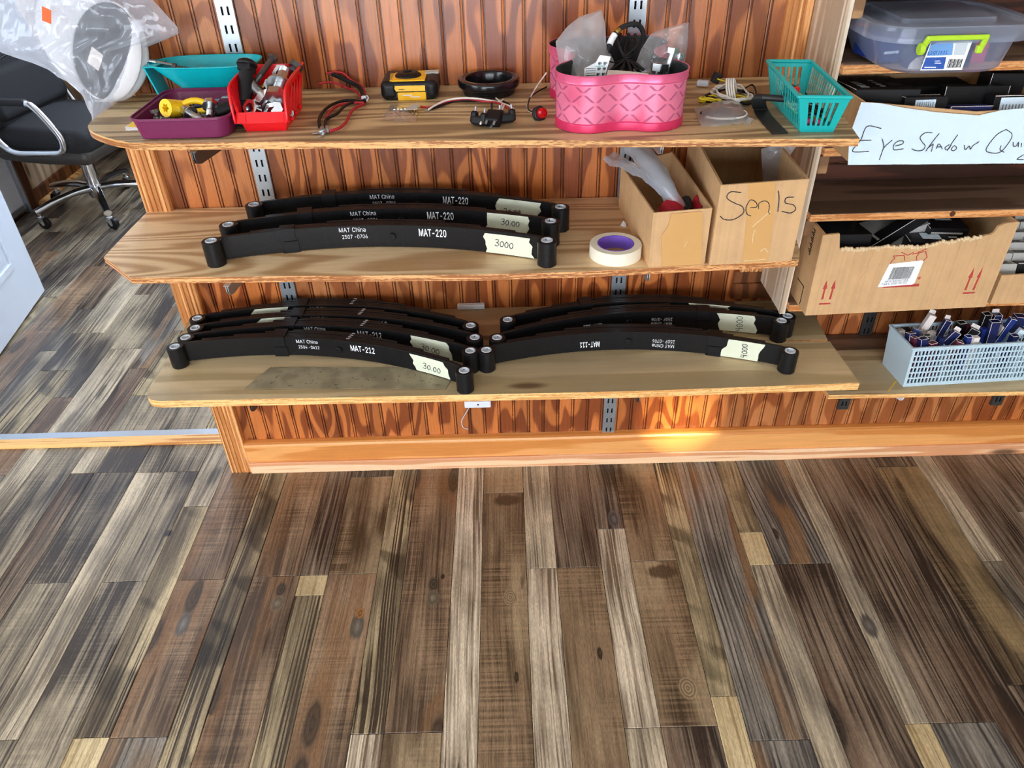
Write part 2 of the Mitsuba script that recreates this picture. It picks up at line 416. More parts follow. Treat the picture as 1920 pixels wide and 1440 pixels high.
mat('m_crate', lin(182, 206, 218), .5)
mat('m_lime', lin(176, 216, 48), .35)
mat('m_redlens', lin(170, 8, 16), .12)
mat('m_brass', lin(186, 152, 82), .35, .9)
mat('m_wire_red', lin(166, 30, 44), .4)
mat('m_wire_white', lin(222, 220, 212), .45)
mat('m_wire_yellow', lin(216, 198, 36), .45)
mat('m_cap', lin(206, 206, 208), .85)
mat('m_cap_in', lin(30, 31, 33), .85)
mat('m_orange', lin(244, 96, 40), .6)
mat('m_blue_print', lin(40, 84, 168), .5)
mat('m_skyblue_print', lin(110, 160, 216), .5)
mat('m_pinkish', lin(206, 62, 110), .5)
mat('m_webbing', lin(168, 24, 40), .7)
mat('m_greybox', lin(176, 176, 172), .55)
mat('m_hairpaper', lin(118, 112, 92), .7)

def card_fn(p, n, uv):
    rib = noise((p[0] + p[1]) * 210, 0, 1) - .5
    blot = fbm(p[0] * 26, p[1] * 26, p[2] * 26, 3) - .5
    fib = noise(p[0] * 900, p[1] * 900, p[2] * 500) - .5
    return mi.Color3f(*lin(200, 162, 118)) * (1 + .10 * rib + .22 * blot + .10 * fib)
mat('m_card', proc(card_fn), .75, 0, .25)
mat('m_card_core', lin(214, 190, 150), .85)
mat('m_packtape', lin(204, 158, 100), .18, 0, .5)
def greypaper_fn(p, n, uv):
    b = fbm(p[0] * 30, p[1] * 30, 3, 4)
    return mix(lin(130, 121, 96), lin(150, 140, 113), smoothstep(.3, .7, b)) * (1 - .5 * smoothstep(.86, .94, noise(p[0] * 180, p[1] * 180, 2)))
mat('m_greypaper', proc(greypaper_fn), .7)

def tin_fn(p, n, uv):
    u, v = uv[0], uv[1]
    return mix(lin(206, 58, 102), lin(232, 124, 156), smoothstep(.15, .6, fbm(u * 3, v * 2.5, 4, 2)))
mat('m_tin', proc(tin_fn), .3, .25, .5, clearcoat=.6, clearcoat_gloss=.9)
mat('m_tin_rim', lin(222, 96, 136), .26, .3, .5, clearcoat=.6)
mat('m_tin_foot', lin(208, 48, 94), .3, .25, .5)
mat('m_tin_emb', lin(168, 78, 118), .35, .25, .5)
mat('m_tin_in', lin(46, 48, 48), .4, .4)

def film(key, c, haze, alpha=.02):
    scene[key] = {'type': 'blendbsdf', 'weight': haze, 'a': {'type': 'thindielectric', 'int_ior': 1.45},
                  'b': {'type': 'principledthin', 'base_color': rgb(c), 'roughness': .35, 'diff_trans': 1.0, 'spec_trans': 0.0}}
    return key
film('m_film', lin(236, 240, 246), .16)
film('m_film_milky', lin(222, 226, 230), .42)
film('m_film_bag', lin(236, 244, 255), .33)
film('m_bin', lin(190, 206, 236), .38)
film('m_bin_lid', lin(196, 208, 228), .45)
# ------------------------------------------------------------------ the setting
BEADP = .0384
def bead_strip(x0, z0, z1, y=0.0):
    P = np.array([(0, .0026), (.0008, .0026), (.0014, 0), (.0312, 0), (.0318, .0026), (.0328, .0026), (.0334, .0006), (.0350, 0), (.0366, .0006), (.0372, .0026), (.0384, .0026)])
    n = len(P)
    V = np.vstack([np.column_stack([x0 + P[:, 0], y + P[:, 1], np.full(n, z)]) for z in (z0, z1)])
    i = np.arange(n - 1)
    return TM(V, np.vstack([np.stack([i, i + 1, i + 1 + n], 1), np.stack([i, i + 1 + n, i + n], 1)]))

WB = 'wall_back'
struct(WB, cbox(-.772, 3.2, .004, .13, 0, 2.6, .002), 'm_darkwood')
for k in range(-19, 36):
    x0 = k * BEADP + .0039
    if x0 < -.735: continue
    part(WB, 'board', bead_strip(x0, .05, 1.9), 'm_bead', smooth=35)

def fluted(x0, x1, z0, z1, y0, y1, n=5):
    """a fluted casing: shallow grooves run along z"""
    w = x1 - x0
    P = [(x0, y1), (x0, y0 + .002), (x0 + .002, y0)]
    for k in range(n):
        c = x0 + w * (k + .8) / (n + .6); h = w / (n + .6) * .22
        P += [(c - h, y0), (c - h * .5, y0 + .0028), (c + h * .5, y0 + .0028), (c + h, y0)]
    P += [(x1 - .002, y0), (x1, y0 + .002), (x1, y1)]
    return extr(Polygon(P), z1 - z0, z0)
struct('trim_1', fluted(-.7725, -.7165, 0, 2.2, -.018, .13), 'm_casing')
struct('trim_2', fluted(.527, .5765, .57, 2.2, -.012, .004, 4), 'm_casing')
struct('trim_3', cat(cbox(.515, .69, -.014, .004, .5, .540, .002), cbox(.515, .69, -.010, .004, .540, .57, .002)), 'm_darkwood')

bx0, bx1 = -.7165, 3.1
capP = Polygon([(0, .1018), (-.004, .1018), (-.012, .100), (-.0175, .0968), (-.02, .092), (-.02, .0845), (0, .0845)])
def run_x(poly, x0, x1):
    """extrude a (y, z) profile along x"""
    m = extr(poly, x1 - x0)
    return frame(m, (x0, 0, 0), (0, 1, 0), (0, 0, 1), (1, 0, 0))
struct('wall_unit_back', cat(*[cbox(.5895, 3.1, -.0035, .0025, z, z + .115, .002) for z in np.arange(.585, 1.7, .116)]), 'm_backpanel')
BB = 'baseboard_back'
struct(BB, run_x(Polygon([(0, .036), (-.0185, .036), (-.0185, .083), (-.0165, .0855), (0, .0855)]), bx0, bx1), 'm_base')
part(BB, 'cap_strip', run_x(capP, bx0, bx1), 'm_base')
part(BB, 'shoe_strip', run_x(Polygon([(0, 0), (-.0235, 0), (-.0245, .002), (-.0245, .033), (-.022, .0365), (0, .0365)]), bx0 + .002, bx1), 'm_shoe')

# floor: every strip of the vinyl planking
FL = 'floor'
struct(FL, cbox(-3.1, 3.3, -4.6, 2.8, -.03, -.0022, .0005), 'm_plank_edge')
_pid = [0]
def strip(x0, x1, y0, y1, sty):
    _pid[0] += 1
    g = .0005
    m = cbox(x0 + g, x1 - g, y0 + g, y1 - g, -.004, 0, .0009)
    uv = np.tile([float(_pid[0]), float(STY.index(sty))], (len(m.vertices), 1))
    part(FL, 'plank', m, 'm_plank', uv=uv)
COLS = [  # x0, x1, pieces from the wall forward: (until y, style)
    (-1.153, -1.038, [(-.003, 'I'), (-.38, 'I'), (-.77, 'I'), (-1.5, 'E')]),
    (-1.038, -.972, [(-.007, 'I'), (-.76, 'F'), (-1.5, 'I')]),
    (-.972, -.865, [(-.007, 'I'), (-.382, 'I'), (-1.2, 'I')]),
    (-.865, -.795, [(-.142, 'F'), (-.76, 'D'), (-1.5, 'H')]),
    (-.795, -.683, [(-.382, 'C'), (-.762, 'C'), (-1.5, 'G')]),
    (-.683, -.619, [(-.9, 'D'), (-1.5, 'D')]),
    (-.619, -.509, [(-.378, 'C'), (-1.5, 'C')]),
    (-.509, -.443, [(-.378, 'E'), (-.436, 'H'), (-1.5, 'D')]),
    (-.443, -.329, [(-.047, 'E'), (-.377, 'B'), (-1.5, 'C')]),
    (-.329, -.265, [(-.767, 'D'), (-1.5, 'A')]),
    (-.265, -.153, [(-.767, 'C'), (-1.5, 'B')]),
    (-.153, -.084, [(-.022, 'E'), (-1.5, 'A')]),
    (-.084, .021, [(-.122, 'B'), (-1.5, 'B')]),
    (.021, .092, [(-.375, 'F'), (-1.5, 'A')]),
    (.092, .197, [(-.375, 'E'), (-1.5, 'B')]),
    (.197, .267, [(-.257, 'E'), (-.769, 'A'), (-1.5, 'F')]),
    (.267, .376, [(-.361, 'B'), (-.769, 'B'), (-1.5, 'E')]),
    (.376, .429, [(-.708, 'D'), (-1.5, 'H')]),
    (.429, .543, [(-.8, 'G'), (-1.5, 'G')]),
    (.543, .600, [(-.28, 'D'), (-.382, 'H'), (-1.5, 'F')]),
    (.600, .731, [(-.382, 'G'), (-1.5, 'E')]),
    (.731, .781, [(-.775, 'F'), (-1.5, 'H')]),
    (.781, .905, [(-.775, 'E'), (-1.5, 'G')]),
    (.905, .968, [(-.9, 'E'), (-1.5, 'E')]),
    (.968, 1.080, [(-.062, 'E'), (-.7, 'J'), (-1.5, 'E')]),
    (1.080, 1.130, [(-.388, 'F'), (-1.5, 'I')]),
    (1.130, 1.250, [(-.5, 'E'), (-1.5, 'E')]),
    (1.250, 1.310, [(-.236, 'E'), (-1.5, 'F')])]
for x0, x1, seq in COLS:
    y = .118
    for ye, s in seq:
        strip(x0, x1, ye, y, s); y = ye
x = 1.310
for k in range(12):                                    # on to the right
    w = .112 if k % 2 == 0 else .064
    cut = -.25 - .2 * ((k * 7) % 5) / 5
    strip(x, x + w, cut, .118, 'EBIC'[k % 4]); strip(x, x + w, -1.5, cut, 'FEID'[k % 4]); x += w
x = -1.153
for k in range(12):                                    # on to the left
    w = .066 if k % 2 == 0 else .112
    cut = [-.003, -.38, -.2][k % 3]
    strip(x - w, x, cut, .118, ['F', 'I', 'F', 'C', 'E', 'I'][k % 6]); strip(x - w, x, -.9, cut, ['E', 'I', 'D', 'I'][k % 4]); strip(x - w, x, -1.5, -.9, 'EIF'[k % 3]); x -= w
x = -2.262                                             # the back room, and the rest behind the camera in long runs
k = 0
seqs = ['IIE', 'DIF', 'CIE', 'FIC', 'EGI', 'IDI', 'ICE']
while x < -.3:
    w = .112 if k % 2 == 0 else .066
    ys = [.16, [.35, .62, .5][k % 3], [.73, 1.0, 1.25, .9][k % 4], [1.4, 1.75, 1.6][k % 3], 2.72]
    for q in range(4): strip(x, x + w, ys[q], ys[q + 1], (seqs[k % 7] + 'I')[q])
    x += w; k += 1
for k in range(34):
    strip(-3.05 + k * .185, -3.05 + (k + 1) * .185, -4.55, -1.5, 'EICF'[k % 4])

struct('trim_4', cbox(-1.69, -.7725, .141, .171, -.003, .006, .0025), 'm_alu')
struct('trim_5', run_x(Polygon([(.107, 0), (.107, .004), (.112, .011), (.136, .011), (.141, .008), (.141, 0)]), -1.69, -.7725), 'm_edge')

# room shell
struct('ceiling', cbox(-3.1, 3.3, -4.6, 2.8, 2.6, 2.65), 'm_ceiling')
struct('wall_front', cat(cbox(-3.1, 3.3, -4.6, -4.5, 0, .87), cbox(-3.1, 3.3, -4.6, -4.5, 2.37, 2.6), cbox(-3.1, -2.3, -4.6, -4.5, .87, 2.37), cbox(1.1, 3.3, -4.6, -4.5, .87, 2.37)), 'm_plaster')
struct('wall_left', cat(cbox(-3.1, -3.0, -4.5, -3.2, 0, 2.6), cbox(-3.1, -3.0, -1.2, .0, 0, 2.6), cbox(-3.1, -3.0, -3.2, -1.2, 0, .85), cbox(-3.1, -3.0, -3.2, -1.2, 2.25, 2.6)), 'm_plaster')
struct('wall_right', cbox(3.2, 3.3, -4.5, 2.8, 0, 2.6), 'm_plaster')
struct('wall_entry', cat(cbox(-3.1, -1.70, 0, .13, 0, 2.6), cbox(-1.70, -.772, 0, .13, 2.12, 2.6)), 'm_plaster')
WR = 'wall_room_left'
struct(WR, cbox(-2.36, -2.275, .13, 2.8, 0, 2.6), 'm_darkwood')
for k in range(8):
    y0 = 1.912 + k * .112
    part(WR, 'plank', cbox(-2.276, -2.265, y0 + .001, min(y0 + .111, 2.7), .05, 2.6, .002), 'm_panel')
struct('baseboard_room', cbox(-2.266, -2.252, 1.912, 2.7, 0, .072, .003), 'm_darkwood')
struct('trim_6', run_x(Polygon([(0, 0), (.018, 0), (.014, .012), (.002, .017)]), 0, .8).apply_transform(np.array([[0, 1, 0, -2.252], [1, 0, 0, 1.915], [0, 0, 1, 0], [0, 0, 0, 1.0]])), 'm_edge')
struct('trim_7', cbox(-2.275, -2.250, 1.842, 1.914, 0, 2.2, .003), 'm_darkwood')
struct('door_2', cbox(-2.30, -2.262, .95, 1.826, .03, 2.05, .004), 'm_white')
part('door_2', 'edge_strip', cbox(-2.275, -2.244, 1.826, 1.842, .0, 2.06, .002), 'm_alu')
part('door_2', 'sweep', cbox(-2.268, -2.256, .96, 1.822, .02, .045, .002), 'm_alu')
struct('wall_room_back', cat(cbox(-2.36, 3.2, 2.7, 2.8, 0, 1.15), cbox(-2.36, 3.2, 2.7, 2.8, 2.15, 2.6), cbox(-2.36, -1.65, 2.7, 2.8, 1.15, 2.15), cbox(-.65, 3.2, 2.7, 2.8, 1.15, 2.15)), 'm_darkwood')
struct('wall_room_right', cbox(-.32, -.28, .13, 2.7, 0, 2.6), 'm_plaster')

# the white door that stands open into the back room
def door_leaf():
    W, H, t = .862, 2.02, .036
    parts = [cbox(0, W, 0, t, 0, H, .003)]
    return parts[0]
ang = math.degrees(math.atan2(1.04 - .185, -1.79 + 1.665))
D1 = 'door_1'
def to_door(m): return move(m, (-1.665, .185, .006), rz=ang)
struct(D1, to_door(cbox(0, .864, .004, .036, 0, 2.03, .003)), 'm_door')
for (px0, px1, pz0, pz1) in ((.13, .40, .17, .86), (.47, .735, .17, .86), (.13, .40, 1.03, 1.85), (.47, .735, 1.03, 1.85)):
    outer, inner = sbox(px0, pz0, px1, pz1), sbox(px0 + .022, pz0 + .022, px1 - .022, pz1 - .022)
    fr = extr(outer.difference(inner), .006)
    fld = extr(sbox(px0 + .04, pz0 + .04, px1 - .04, pz1 - .04), .004)
    for nm, q in (('moulding', fr), ('raised_panel', fld)):
        part(D1, nm, to_door(frame(q, (0, .004, 0), (1, 0, 0), (0, 0, 1), (0, -1, 0))), 'm_door')
# ------------------------------------------------------------------ shelving
def board_mat(key, dark, light, edark, elight, **kw):
    """a shelf board: flat-sawn top, plies or end grain on the edges"""
    wood(key + '_t', dark, light, 'x', 'y', **kw)
    top = mikit._FUNCTIONS[scene[key + '_t']['bsdf']['base_color']['fn']]
    del scene[key + '_t']
    def fn(p, n, uv):
        e = mix(edark, elight, smoothstep(.3, .7, noise((p[0] + p[1]) * 16, p[2] * 420, 4) * .6 + .4 * noise((p[0] + p[1]) * 160, p[2] * 900, 7)))
        k = dr.select(dr.abs(n[2]) > .5, 1.0, 0.0)
        return mix(e, top(p, n, uv), k)
    return mat(key, proc(fn), kw.get('rough', .45), 0, .4)
board_mat('m_top_board', lin(132, 110, 80), lin(192, 168, 126), lin(150, 92, 46), lin(222, 170, 108), rings=70, flame=(1.1, 11), contrast=(-1.0, .95), fiber=.16, rough=.42, seed=4.7)
board_mat('m_mid_board', lin(186, 146, 102), lin(230, 200, 156), lin(158, 98, 54), lin(228, 170, 112), rings=70, flame=(1.1, 10), contrast=(-1.1, .9), fiber=.12, rough=.42, seed=9.9)
board_mat('m_low_board', lin(172, 150, 110), lin(200, 178, 138), lin(204, 146, 82), lin(240, 194, 128), rings=20, flame=(.8, 14), fiber=.10, knots=.10, rough=.5, seed=6.2, weather=(lin(152, 136, 108), .5))
board_mat('m_right_board', lin(122, 92, 66), lin(158, 124, 88), lin(188, 118, 62), lin(226, 166, 106), rings=24, flame=(.9, 13), fiber=.10, knots=.10, rough=.5, seed=11.5)

def arc(P, n=5):
    return smooth_path(np.column_stack([np.array(P), np.zeros(len(P))]), n)[:, :2].tolist()
TOP = [(-.735, -.004)] + arc([(-.737, -.12), (-.7325, -.190), (-.712, -.232), (-.667, -.2727), (-.6146, -.3035)]) + [(-.54, -.3105), (-.389, -.316), (-.042, -.339), (.295, -.360), (.55, -.3776), (.562, -.30), (.572, -.22), (.5755, -.16), (.5755, -.004)]
obj('wall_shelf', extr(Polygon(TOP), .012, .982), 'm_top_board', 'topmost plywood wall shelf, rounded left end, holding tools, bins and the pink tin', 'shelf', 'wall shelves on the beadboard')
MID = [(-.770, -.004), (-.772, -.10), (-.773, -.2289), (-.7373, -.2639), (-.6865, -.3169), (-.3413, -.3285), (-.053, -.3400), (.1375, -.3388), (.516, -.319), (.5242, -.3154), (.536, -.285), (.560, -.16), (.5755, -.158), (.5755, -.004)]
obj('wall_shelf', extr(Polygon(MID), .012, .743), 'm_mid_board', 'middle plywood wall shelf, angled left end, holding three leaf springs and two cardboard boxes', 'shelf', 'wall shelves on the beadboard')
LOW = thing('wall_shelf', 'lowest long wall shelf of two weathered pine boards under seven leaf springs', 'shelf', 'wall shelves on the beadboard')
FB = [(-.7455, -.182), (-.7396, -.311)] + arc([(-.736, -.322), (-.725, -.332), (-.7052, -.3374)], 4) + [(-.2356, -.342), (.2526, -.3458), (.6921, -.3386), (.6905, -.30), (.6888, -.2495), (.6869, -.186), (.5433, -.178), (0, -.180)]
part(LOW, 'front_board', extr(Polygon(FB), .0165, .4735), 'm_low_board')
part(LOW, 'rear_board', extr(Polygon([(-.752, -.004), (-.746, -.180), (0, -.178), (.5433, -.176), (.685, -.178), (.6933, -.0718), (.694, -.004)]), .0165, .4728), 'm_low_board')

pt = thing('shelf_divider', 'pale whitewashed upright board dividing the wall shelves from the right shelves', 'divider')
part(pt, 'panel', cbox(.5770, .5885, -.146, -.001, .545, 2.2, .0008), 'm_partition')
part(pt, 'front_lip', cbox(.5772, .5890, -.156, -.1463, .543, 2.2, .0008), 'm_partition')
for z1, h in ((1.1535, .030), (.888, .034), (.760, .034)):
    part(pt, 'cleat', cbox(.5892, .607, -.158, -.004, z1 - h, z1, .001), 'm_shelf', label='small wood cleat')

board_mat('m_dark_board', lin(98, 76, 60), lin(130, 104, 84), lin(188, 118, 62), lin(226, 166, 106), rings=24, flame=(.9, 13), fiber=.10, knots=.10, rough=.5, seed=17.5)
def rshelf(z, x0, x1, y0, th, lab):
    return obj('unit_shelf', cbox(x0, x1, y0, -.004, z - th, z, .001), 'm_dark_board', lab, 'shelf', 'shelves right of the divider')
rshelf(1.172, .5895, 2.2, -.160, .018, 'highest wooden shelf right of the divider, above the plastic storage bin')
rshelf(1.0525, .5895, 2.2, -.168, .017, 'wooden shelf right of the divider, under the clear plastic storage bin')
rshelf(.907, .5895, 2.2, -.168, .017, 'wooden shelf right of the divider, under the carton with the paper sign')
kk = rshelf(.778, .5895, 2.2, -.172, .016, 'empty brown wooden shelf with a knot in its front edge')
q = np.array((0.8670, -0.1721, 0.7715))
part(kk, 'knot', move(cyl((0, .0015, 0), (0, -.0006, 0), .0056, 20, .0003), q), 'm_darkwood', label='dark round knot')
rshelf(.574, .5895, 2.2, -.170, .017, 'wooden shelf right of the divider, under the torn carton')
rl = thing('unit_shelf', 'lowest right shelf of two light pine boards under the grey-blue crate', 'shelf', 'shelves right of the divider')
part(rl, 'front_board', extr(Polygon([(.6868, -.2454), (2.2, -.262), (2.2, -.0735), (.6795, -.0735)]), .0105, .3785), 'm_low_board')
part(rl, 'rear_board', cbox(.697, 2.2, -.072, -.004, .3780, .3885, .0006), 'm_dark_board')

# slotted standards and their brackets
def standard(x0, w, z0, z1, m, lab, pitch=.0318, phase=.0):
    t = thing('shelf_standard', lab, 'shelf standard', 'slotted standards on the wall')
    plate = sbox(0, z0, w, z1)
    holes = []
    z = z0 + .012 + phase
    while z < z1 - .02:
        for c in (.33, .67):
            holes.append(sbox(w * c - .0019, z, w * c + .0019, z + .0145))
        z += pitch
    pl = extr(plate.difference(unary_union(holes)), .0014)
    part(t, 'face', frame(pl, (x0, -.0075, 0), (1, 0, 0), (0, 0, 1), (0, -1, 0)), m)
    for s in (0, 1):
        part(t, 'flange', cbox(x0 + s * (w - .0014), x0 + s * (w - .0014) + .0014, -.0075, -.0002, z0, z1, .0002), m)
    part(t, 'slot_shadow_strip', cbox(x0 + .0016, x0 + w - .0016, -.003, -.0004, z0 + .001, z1 - .001, .0002), 'm_slot', label='dark channel behind the slots')
standard(-.5275, .0325, .45, 1.7, 'm_zinc', 'galvanised slotted shelf standard, the left one on the beadboard')
standard(.2345, .0320, .0915, 1.7, 'm_zinc', 'galvanised slotted shelf standard behind the pink tin, ending above the baseboard')
standard(.845, .028, .158, .555, 'm_zinc_dark', 'dark slotted shelf standard behind the lowest right shelf, left of the crate')
standard(1.245, .028, .158, .555, 'm_zinc_dark', 'dark slotted shelf standard at the right edge, below the crate')

def bracket(x, ztop, L, m, lab):
    P = Polygon([(-.009, 0), (-.009, -.062), (-.03, -.058), (-L + .02, -.026), (-L + .004, -.020), (-L, -.012), (-L, 0)])
    k = thing('shelf_bracket', lab, 'bracket', 'shelf brackets')
    m1 = extr(P, .0016, -.0024); m2 = extr(P, .0016, .0008)
    lip = extr(sbox(-L, -.0012, -.012, 0), .011, -.0055)
    def fr(q): return frame(q, (x, 0, ztop), (0, 1, 0), (0, 0, 1), (1, 0, 0))
    part(k, 'web', fr(m1), m); part(k, 'web', fr(m2), m); part(k, 'flange', fr(lip), m)
for (x, z, L, m, lab) in ((-.511, .9818, .322, 'm_zinc_dark', 'dark bracket tip under the left end of the topmost wall shelf'),
                          (.252, .9818, .335, 'm_zinc', 'pale bracket tip under the topmost wall shelf, right of the pink tin'),
                          (-.511, .7428, .335, 'm_zinc', 'shiny bracket tip under the left end of the middle wall shelf'),
                          (.252, .7428, .325, 'm_zinc', 'pale bracket tip under the middle wall shelf, below the masking tape roll'),
                          (-.530, .4726, .335, 'm_zinc_dark', 'dark bracket tip under the left end of the lowest wall shelf'),
                          (.252, .4726, .338, 'm_zinc_dark', 'grey bracket tip under the lowest wall shelf, right of the slotted standard'),
                          (.859, .3776, .235, 'm_white', 'white bracket tip under the lowest right shelf')):
    bracket(x, z, L, m, lab)

w = thing('wire_cover', 'small white plastic wire box on the beadboard under the lowest wall shelf', 'wire box')
part(w, 'cover', move(rbox(.068, .020, .021, .003), (-.091, -.0105, .2135)), 'm_white', smooth=40)
part(w, 'screw', cyl((-.090, -.0203, .2145), (-.090, -.0215, .2145), .0022, 12), 'm_slot')
part(w, 'cable', tube([(-.112, -.012, .203), (-.124, -.006, .176), (-.136, -.003, .150), (-.134, -.003, .128), (-.122, -.003, .120)], .0013, 6), 'm_nylon', smooth=True)
obj('wire_cover', move(rbox(.064, .012, .012, .002), (-.093, -.0065, .4965)), 'm_white', 'white strip of a second wire box at the back of the lowest wall shelf', 'wire box', smooth=40)

# ------------------------------------------------------------------ leaf springs
EYE, TH, HW = .0175, .0072, .0445
def spring(A, B, z0, sag, fr, texts, clip, tape, lab, group, flip=False, bolt=.0, chalk=None, tapetxt=None, tape_rot=False, seed=0):
    """a leaf spring lying on its side between the eye centres A and B (x, y); bows towards the wall"""
    k = thing('leaf_spring', lab, 'leaf spring', group)
    A, B = np.array(A, float), np.array(B, float)
    L = np.linalg.norm(B - A); eu = (B - A) / L; ev = np.array([-eu[1], eu[0]])
    h = L / 2
    off = EYE - TH / 2
    def arc_v(s): return off + sag * (1 - s * s) - off * np.clip((np.abs(s) - .93) / .07, 0, 1) ** 2 * .35
    def pt(s, d):                       # s in -1..1 along, d: distance from the centre line, positive to the camera
        s = np.asarray(s, float); e = 1e-3
        v = arc_v(s); sl = (arc_v(s + e) - arc_v(s - e)) / (2 * e * h)
        n = np.stack([sl, -np.ones_like(sl)], -1) / np.sqrt(1 + sl ** 2)[..., None]
        q = np.stack([s * h + h, v], -1) + n * np.asarray(d)[..., None]
        return A + q[..., :1] * eu + q[..., 1:] * ev
    zc = z0 + .0015 + HW / 2 + .0005
    def leaf(s0, s1, d0, d1, w, n=28):
        s = np.linspace(s0, s1, n)
        a, b = pt(s, np.full(n, d0)), pt(s, np.full(n, d1))
        c = .0007
        rings = []
        am, bm = pt(s, np.full(n, d0 - c)), pt(s, np.full(n, d1 + c))
        for i in range(n):
            zt, zb = zc + w / 2, zc - w / 2
            rings.append([(*a[i], zb + c), (*a[i], zt - c), (*am[i], zt), (*bm[i], zt), (*b[i], zt - c), (*b[i], zb + c), (*bm[i], zb), (*am[i], zb)])
        return loft(rings)
    t = TH / 2
    part(k, 'main_leaf', leaf(-1, 1, t, -t, HW, 40), 'm_spring', smooth=35)
    for i, f in enumerate(fr):
        part(k, 'leaf', leaf(-f, f, -t - i * TH - .0013, -t - (i + 1) * TH, HW - .001 - .0012 * (i % 2)), 'm_spring', smooth=35)
    for C in (A, B):
        m = move(lathe([(.0108, 0), (EYE - .0012, 0), (EYE, .0012), (EYE, .0463), (EYE - .0014, .0475), (.0112, .0475), (.0108, .0470)], 36, closed=True), (C[0], C[1], z0))
        e = part(k, 'eye', m, 'm_spring', smooth=40)
        b = move(lathe([(1e-5, .001), (.0106, .001), (.0106, .0482), (.0100, .0486), (.0080, .0486), (.0074, .0480), (.0070, .0440), (1e-5, .0440)], 28), (C[0], C[1], z0))
        part(e, 'bushing', b, 'm_nylon', smooth=40, label='pale nylon bushing')
    # clip band: round all the leaves, its two tabs folded over the front face
    nb = len([f for f in fr if f > abs(clip)])
    dd = -t - nb * TH - .0016
    hw_ = .0135 / h
    band = [leaf(clip - hw_, clip + hw_, dd, dd - .0022, HW + .003, 4)]
    sgn = -1 if flip else 1
    for sz in (1, -1):
        s = np.linspace(clip - hw_, clip + hw_, 4)
        zt0 = zc + sz * (HW / 2 + .0002); zt1 = zc + sz * (HW / 2 + .0021)
        a, b = pt(s, np.full(4, t + .0022)), pt(s, np.full(4, dd - .0022))
        band.append(loft([[(*a[i], zt0), (*a[i], zt1), (*b[i], zt1), (*b[i], zt0)] for i in range(4)]))
        s2 = s + (.003 / h if sz < 0 else 0)
        a, b = pt(s2, np.full(4, t + .0003)), pt(s2, np.full(4, t + .0024))
        z_in = zc + sz * .001
        band.append(loft([[(*a[i], min(zt1, z_in)), (*a[i], max(zt1, z_in)), (*b[i], max(zt1, z_in)), (*b[i], min(zt1, z_in))] for i in range(4)]))
    part(k, 'clip_band', cat(band), 'm_black')
    c0 = pt(np.array([bolt]), np.array([t]))[0]; c1 = pt(np.array([bolt]), np.array([t + .0055]))[0]
    part(k, 'centre_bolt', cyl((*c0, zc), (*c1, zc), .0068, 18, .001), 'm_spring', smooth=40)
    def bend(m, s_c, dz, d=t + .0003, rot=0):
        m = move(m, rz=rot + (180 if flip else 0))
        v = m.vertices.copy()
        q = pt(s_c + v[:, 0] / h, d + v[:, 2])
        return TM(np.column_stack([q, zc + dz + v[:, 1]]), m.faces)
    for (txt, s_c, dz, hh, ww) in texts:
        part(k, 'lettering', bend(text_fit(txt, hh, ww, .0004, hh > .011), s_c, dz), 'm_white_ink', label='white stencilled lettering')
    if chalk:
        for (s_c, i0, i1) in chalk:      # paint stripe across the top edges of the leaves
            s = np.linspace(s_c - .011, s_c + .011, 3)
            for i in range(i0, i1):
                a, b = pt(s + i * .004, np.full(3, -t - i * TH - .0018)), pt(s + i * .004, np.full(3, -t - i * TH - .0050))
                zt = zc + HW / 2 - .0005
                part(k, 'paint_stripe', loft([[(*a[j], zt), (*a[j], zt + .0004), (*b[j], zt + .0004), (*b[j], zt)] for j in range(3)]), 'm_greybox')
    if tape:
        s0, s1, zlo, zhi, tilt = tape
        r = random.Random(seed)
        n, mrow = 12, 6
        G = np.zeros((mrow, n, 3))
        for i in range(mrow):
            e0, e1 = s0 + r.uniform(-.010, .010), s1 + r.uniform(-.012, .012)
            s = np.linspace(e0 + tilt * (i / (mrow - 1) - .5), e1 + tilt * (i / (mrow - 1) - .5), n)
            q = pt(s, np.full(n, t + .0014))
            G[i, :, :2] = q; G[i, :, 2] = zc + zlo + (zhi - zlo) * i / (mrow - 1)
        lb = part(k, 'price_label', sheet(G, .0008), 'm_tape', label='masking tape price label')
        if tapetxt:
            txt, hh, fs, fz, rot = tapetxt
            m, wd = hand(txt, hh, .0011)
            m.apply_translation([-wd / 2, -hh / 2, 0])
            sv = flip
            flip_save = flip
            q = move(m, rz=rot)
            v = q.vertices
            pp = pt(s0 + (s1 - s0) * fs + v[:, 0] / h, t + .0026 + v[:, 2])
            part(lb, 'handwriting', TM(np.column_stack([pp, zc + zlo + (zhi - zlo) * fz + v[:, 1]]), q.faces), 'm_ink', label='handwritten price')
    return k

SG = .0575
T220 = [('MAT China', -.20, .0098, .0086, .050), ('2507 -0706', -.190, -.0040, .0078, .048), ('MAT-220', .30, .0015, .0142, .053)]
G1 = 'leaf springs on the middle shelf'
spring((-.543, -.271), (.068, -.306), .755, SG, (.80, .58, .36), T220, -.59, (.63, .915, -.0215, .0170, -.015), 'front leaf spring on the middle shelf, lettered MAT-220, taped 3000', G1, bolt=.045, tapetxt=('3000', .0135, .42, .55, -4), seed=1)
spring((-.532, -.201), (.079, -.224), .755, SG, (.80, .58, .36), T220, -.565, (.60, .87, -.020, .0215, .01), 'second of the three MAT-220 leaf springs on the middle shelf, taped 30.00', G1, bolt=.045, tapetxt=('30.00', .0125, .58, .62, -2), seed=2)
spring((-.508, -.107), (.102, -.159), .755, SG, (.80, .58, .36), T220, -.55, (.58, .87, -.0222, .0205, .02), 'rearmost MAT-220 leaf spring on the middle shelf, nearest the beadboard', G1, bolt=.045, tapetxt=('30.00', .0125, .38, .40, 2), seed=3)
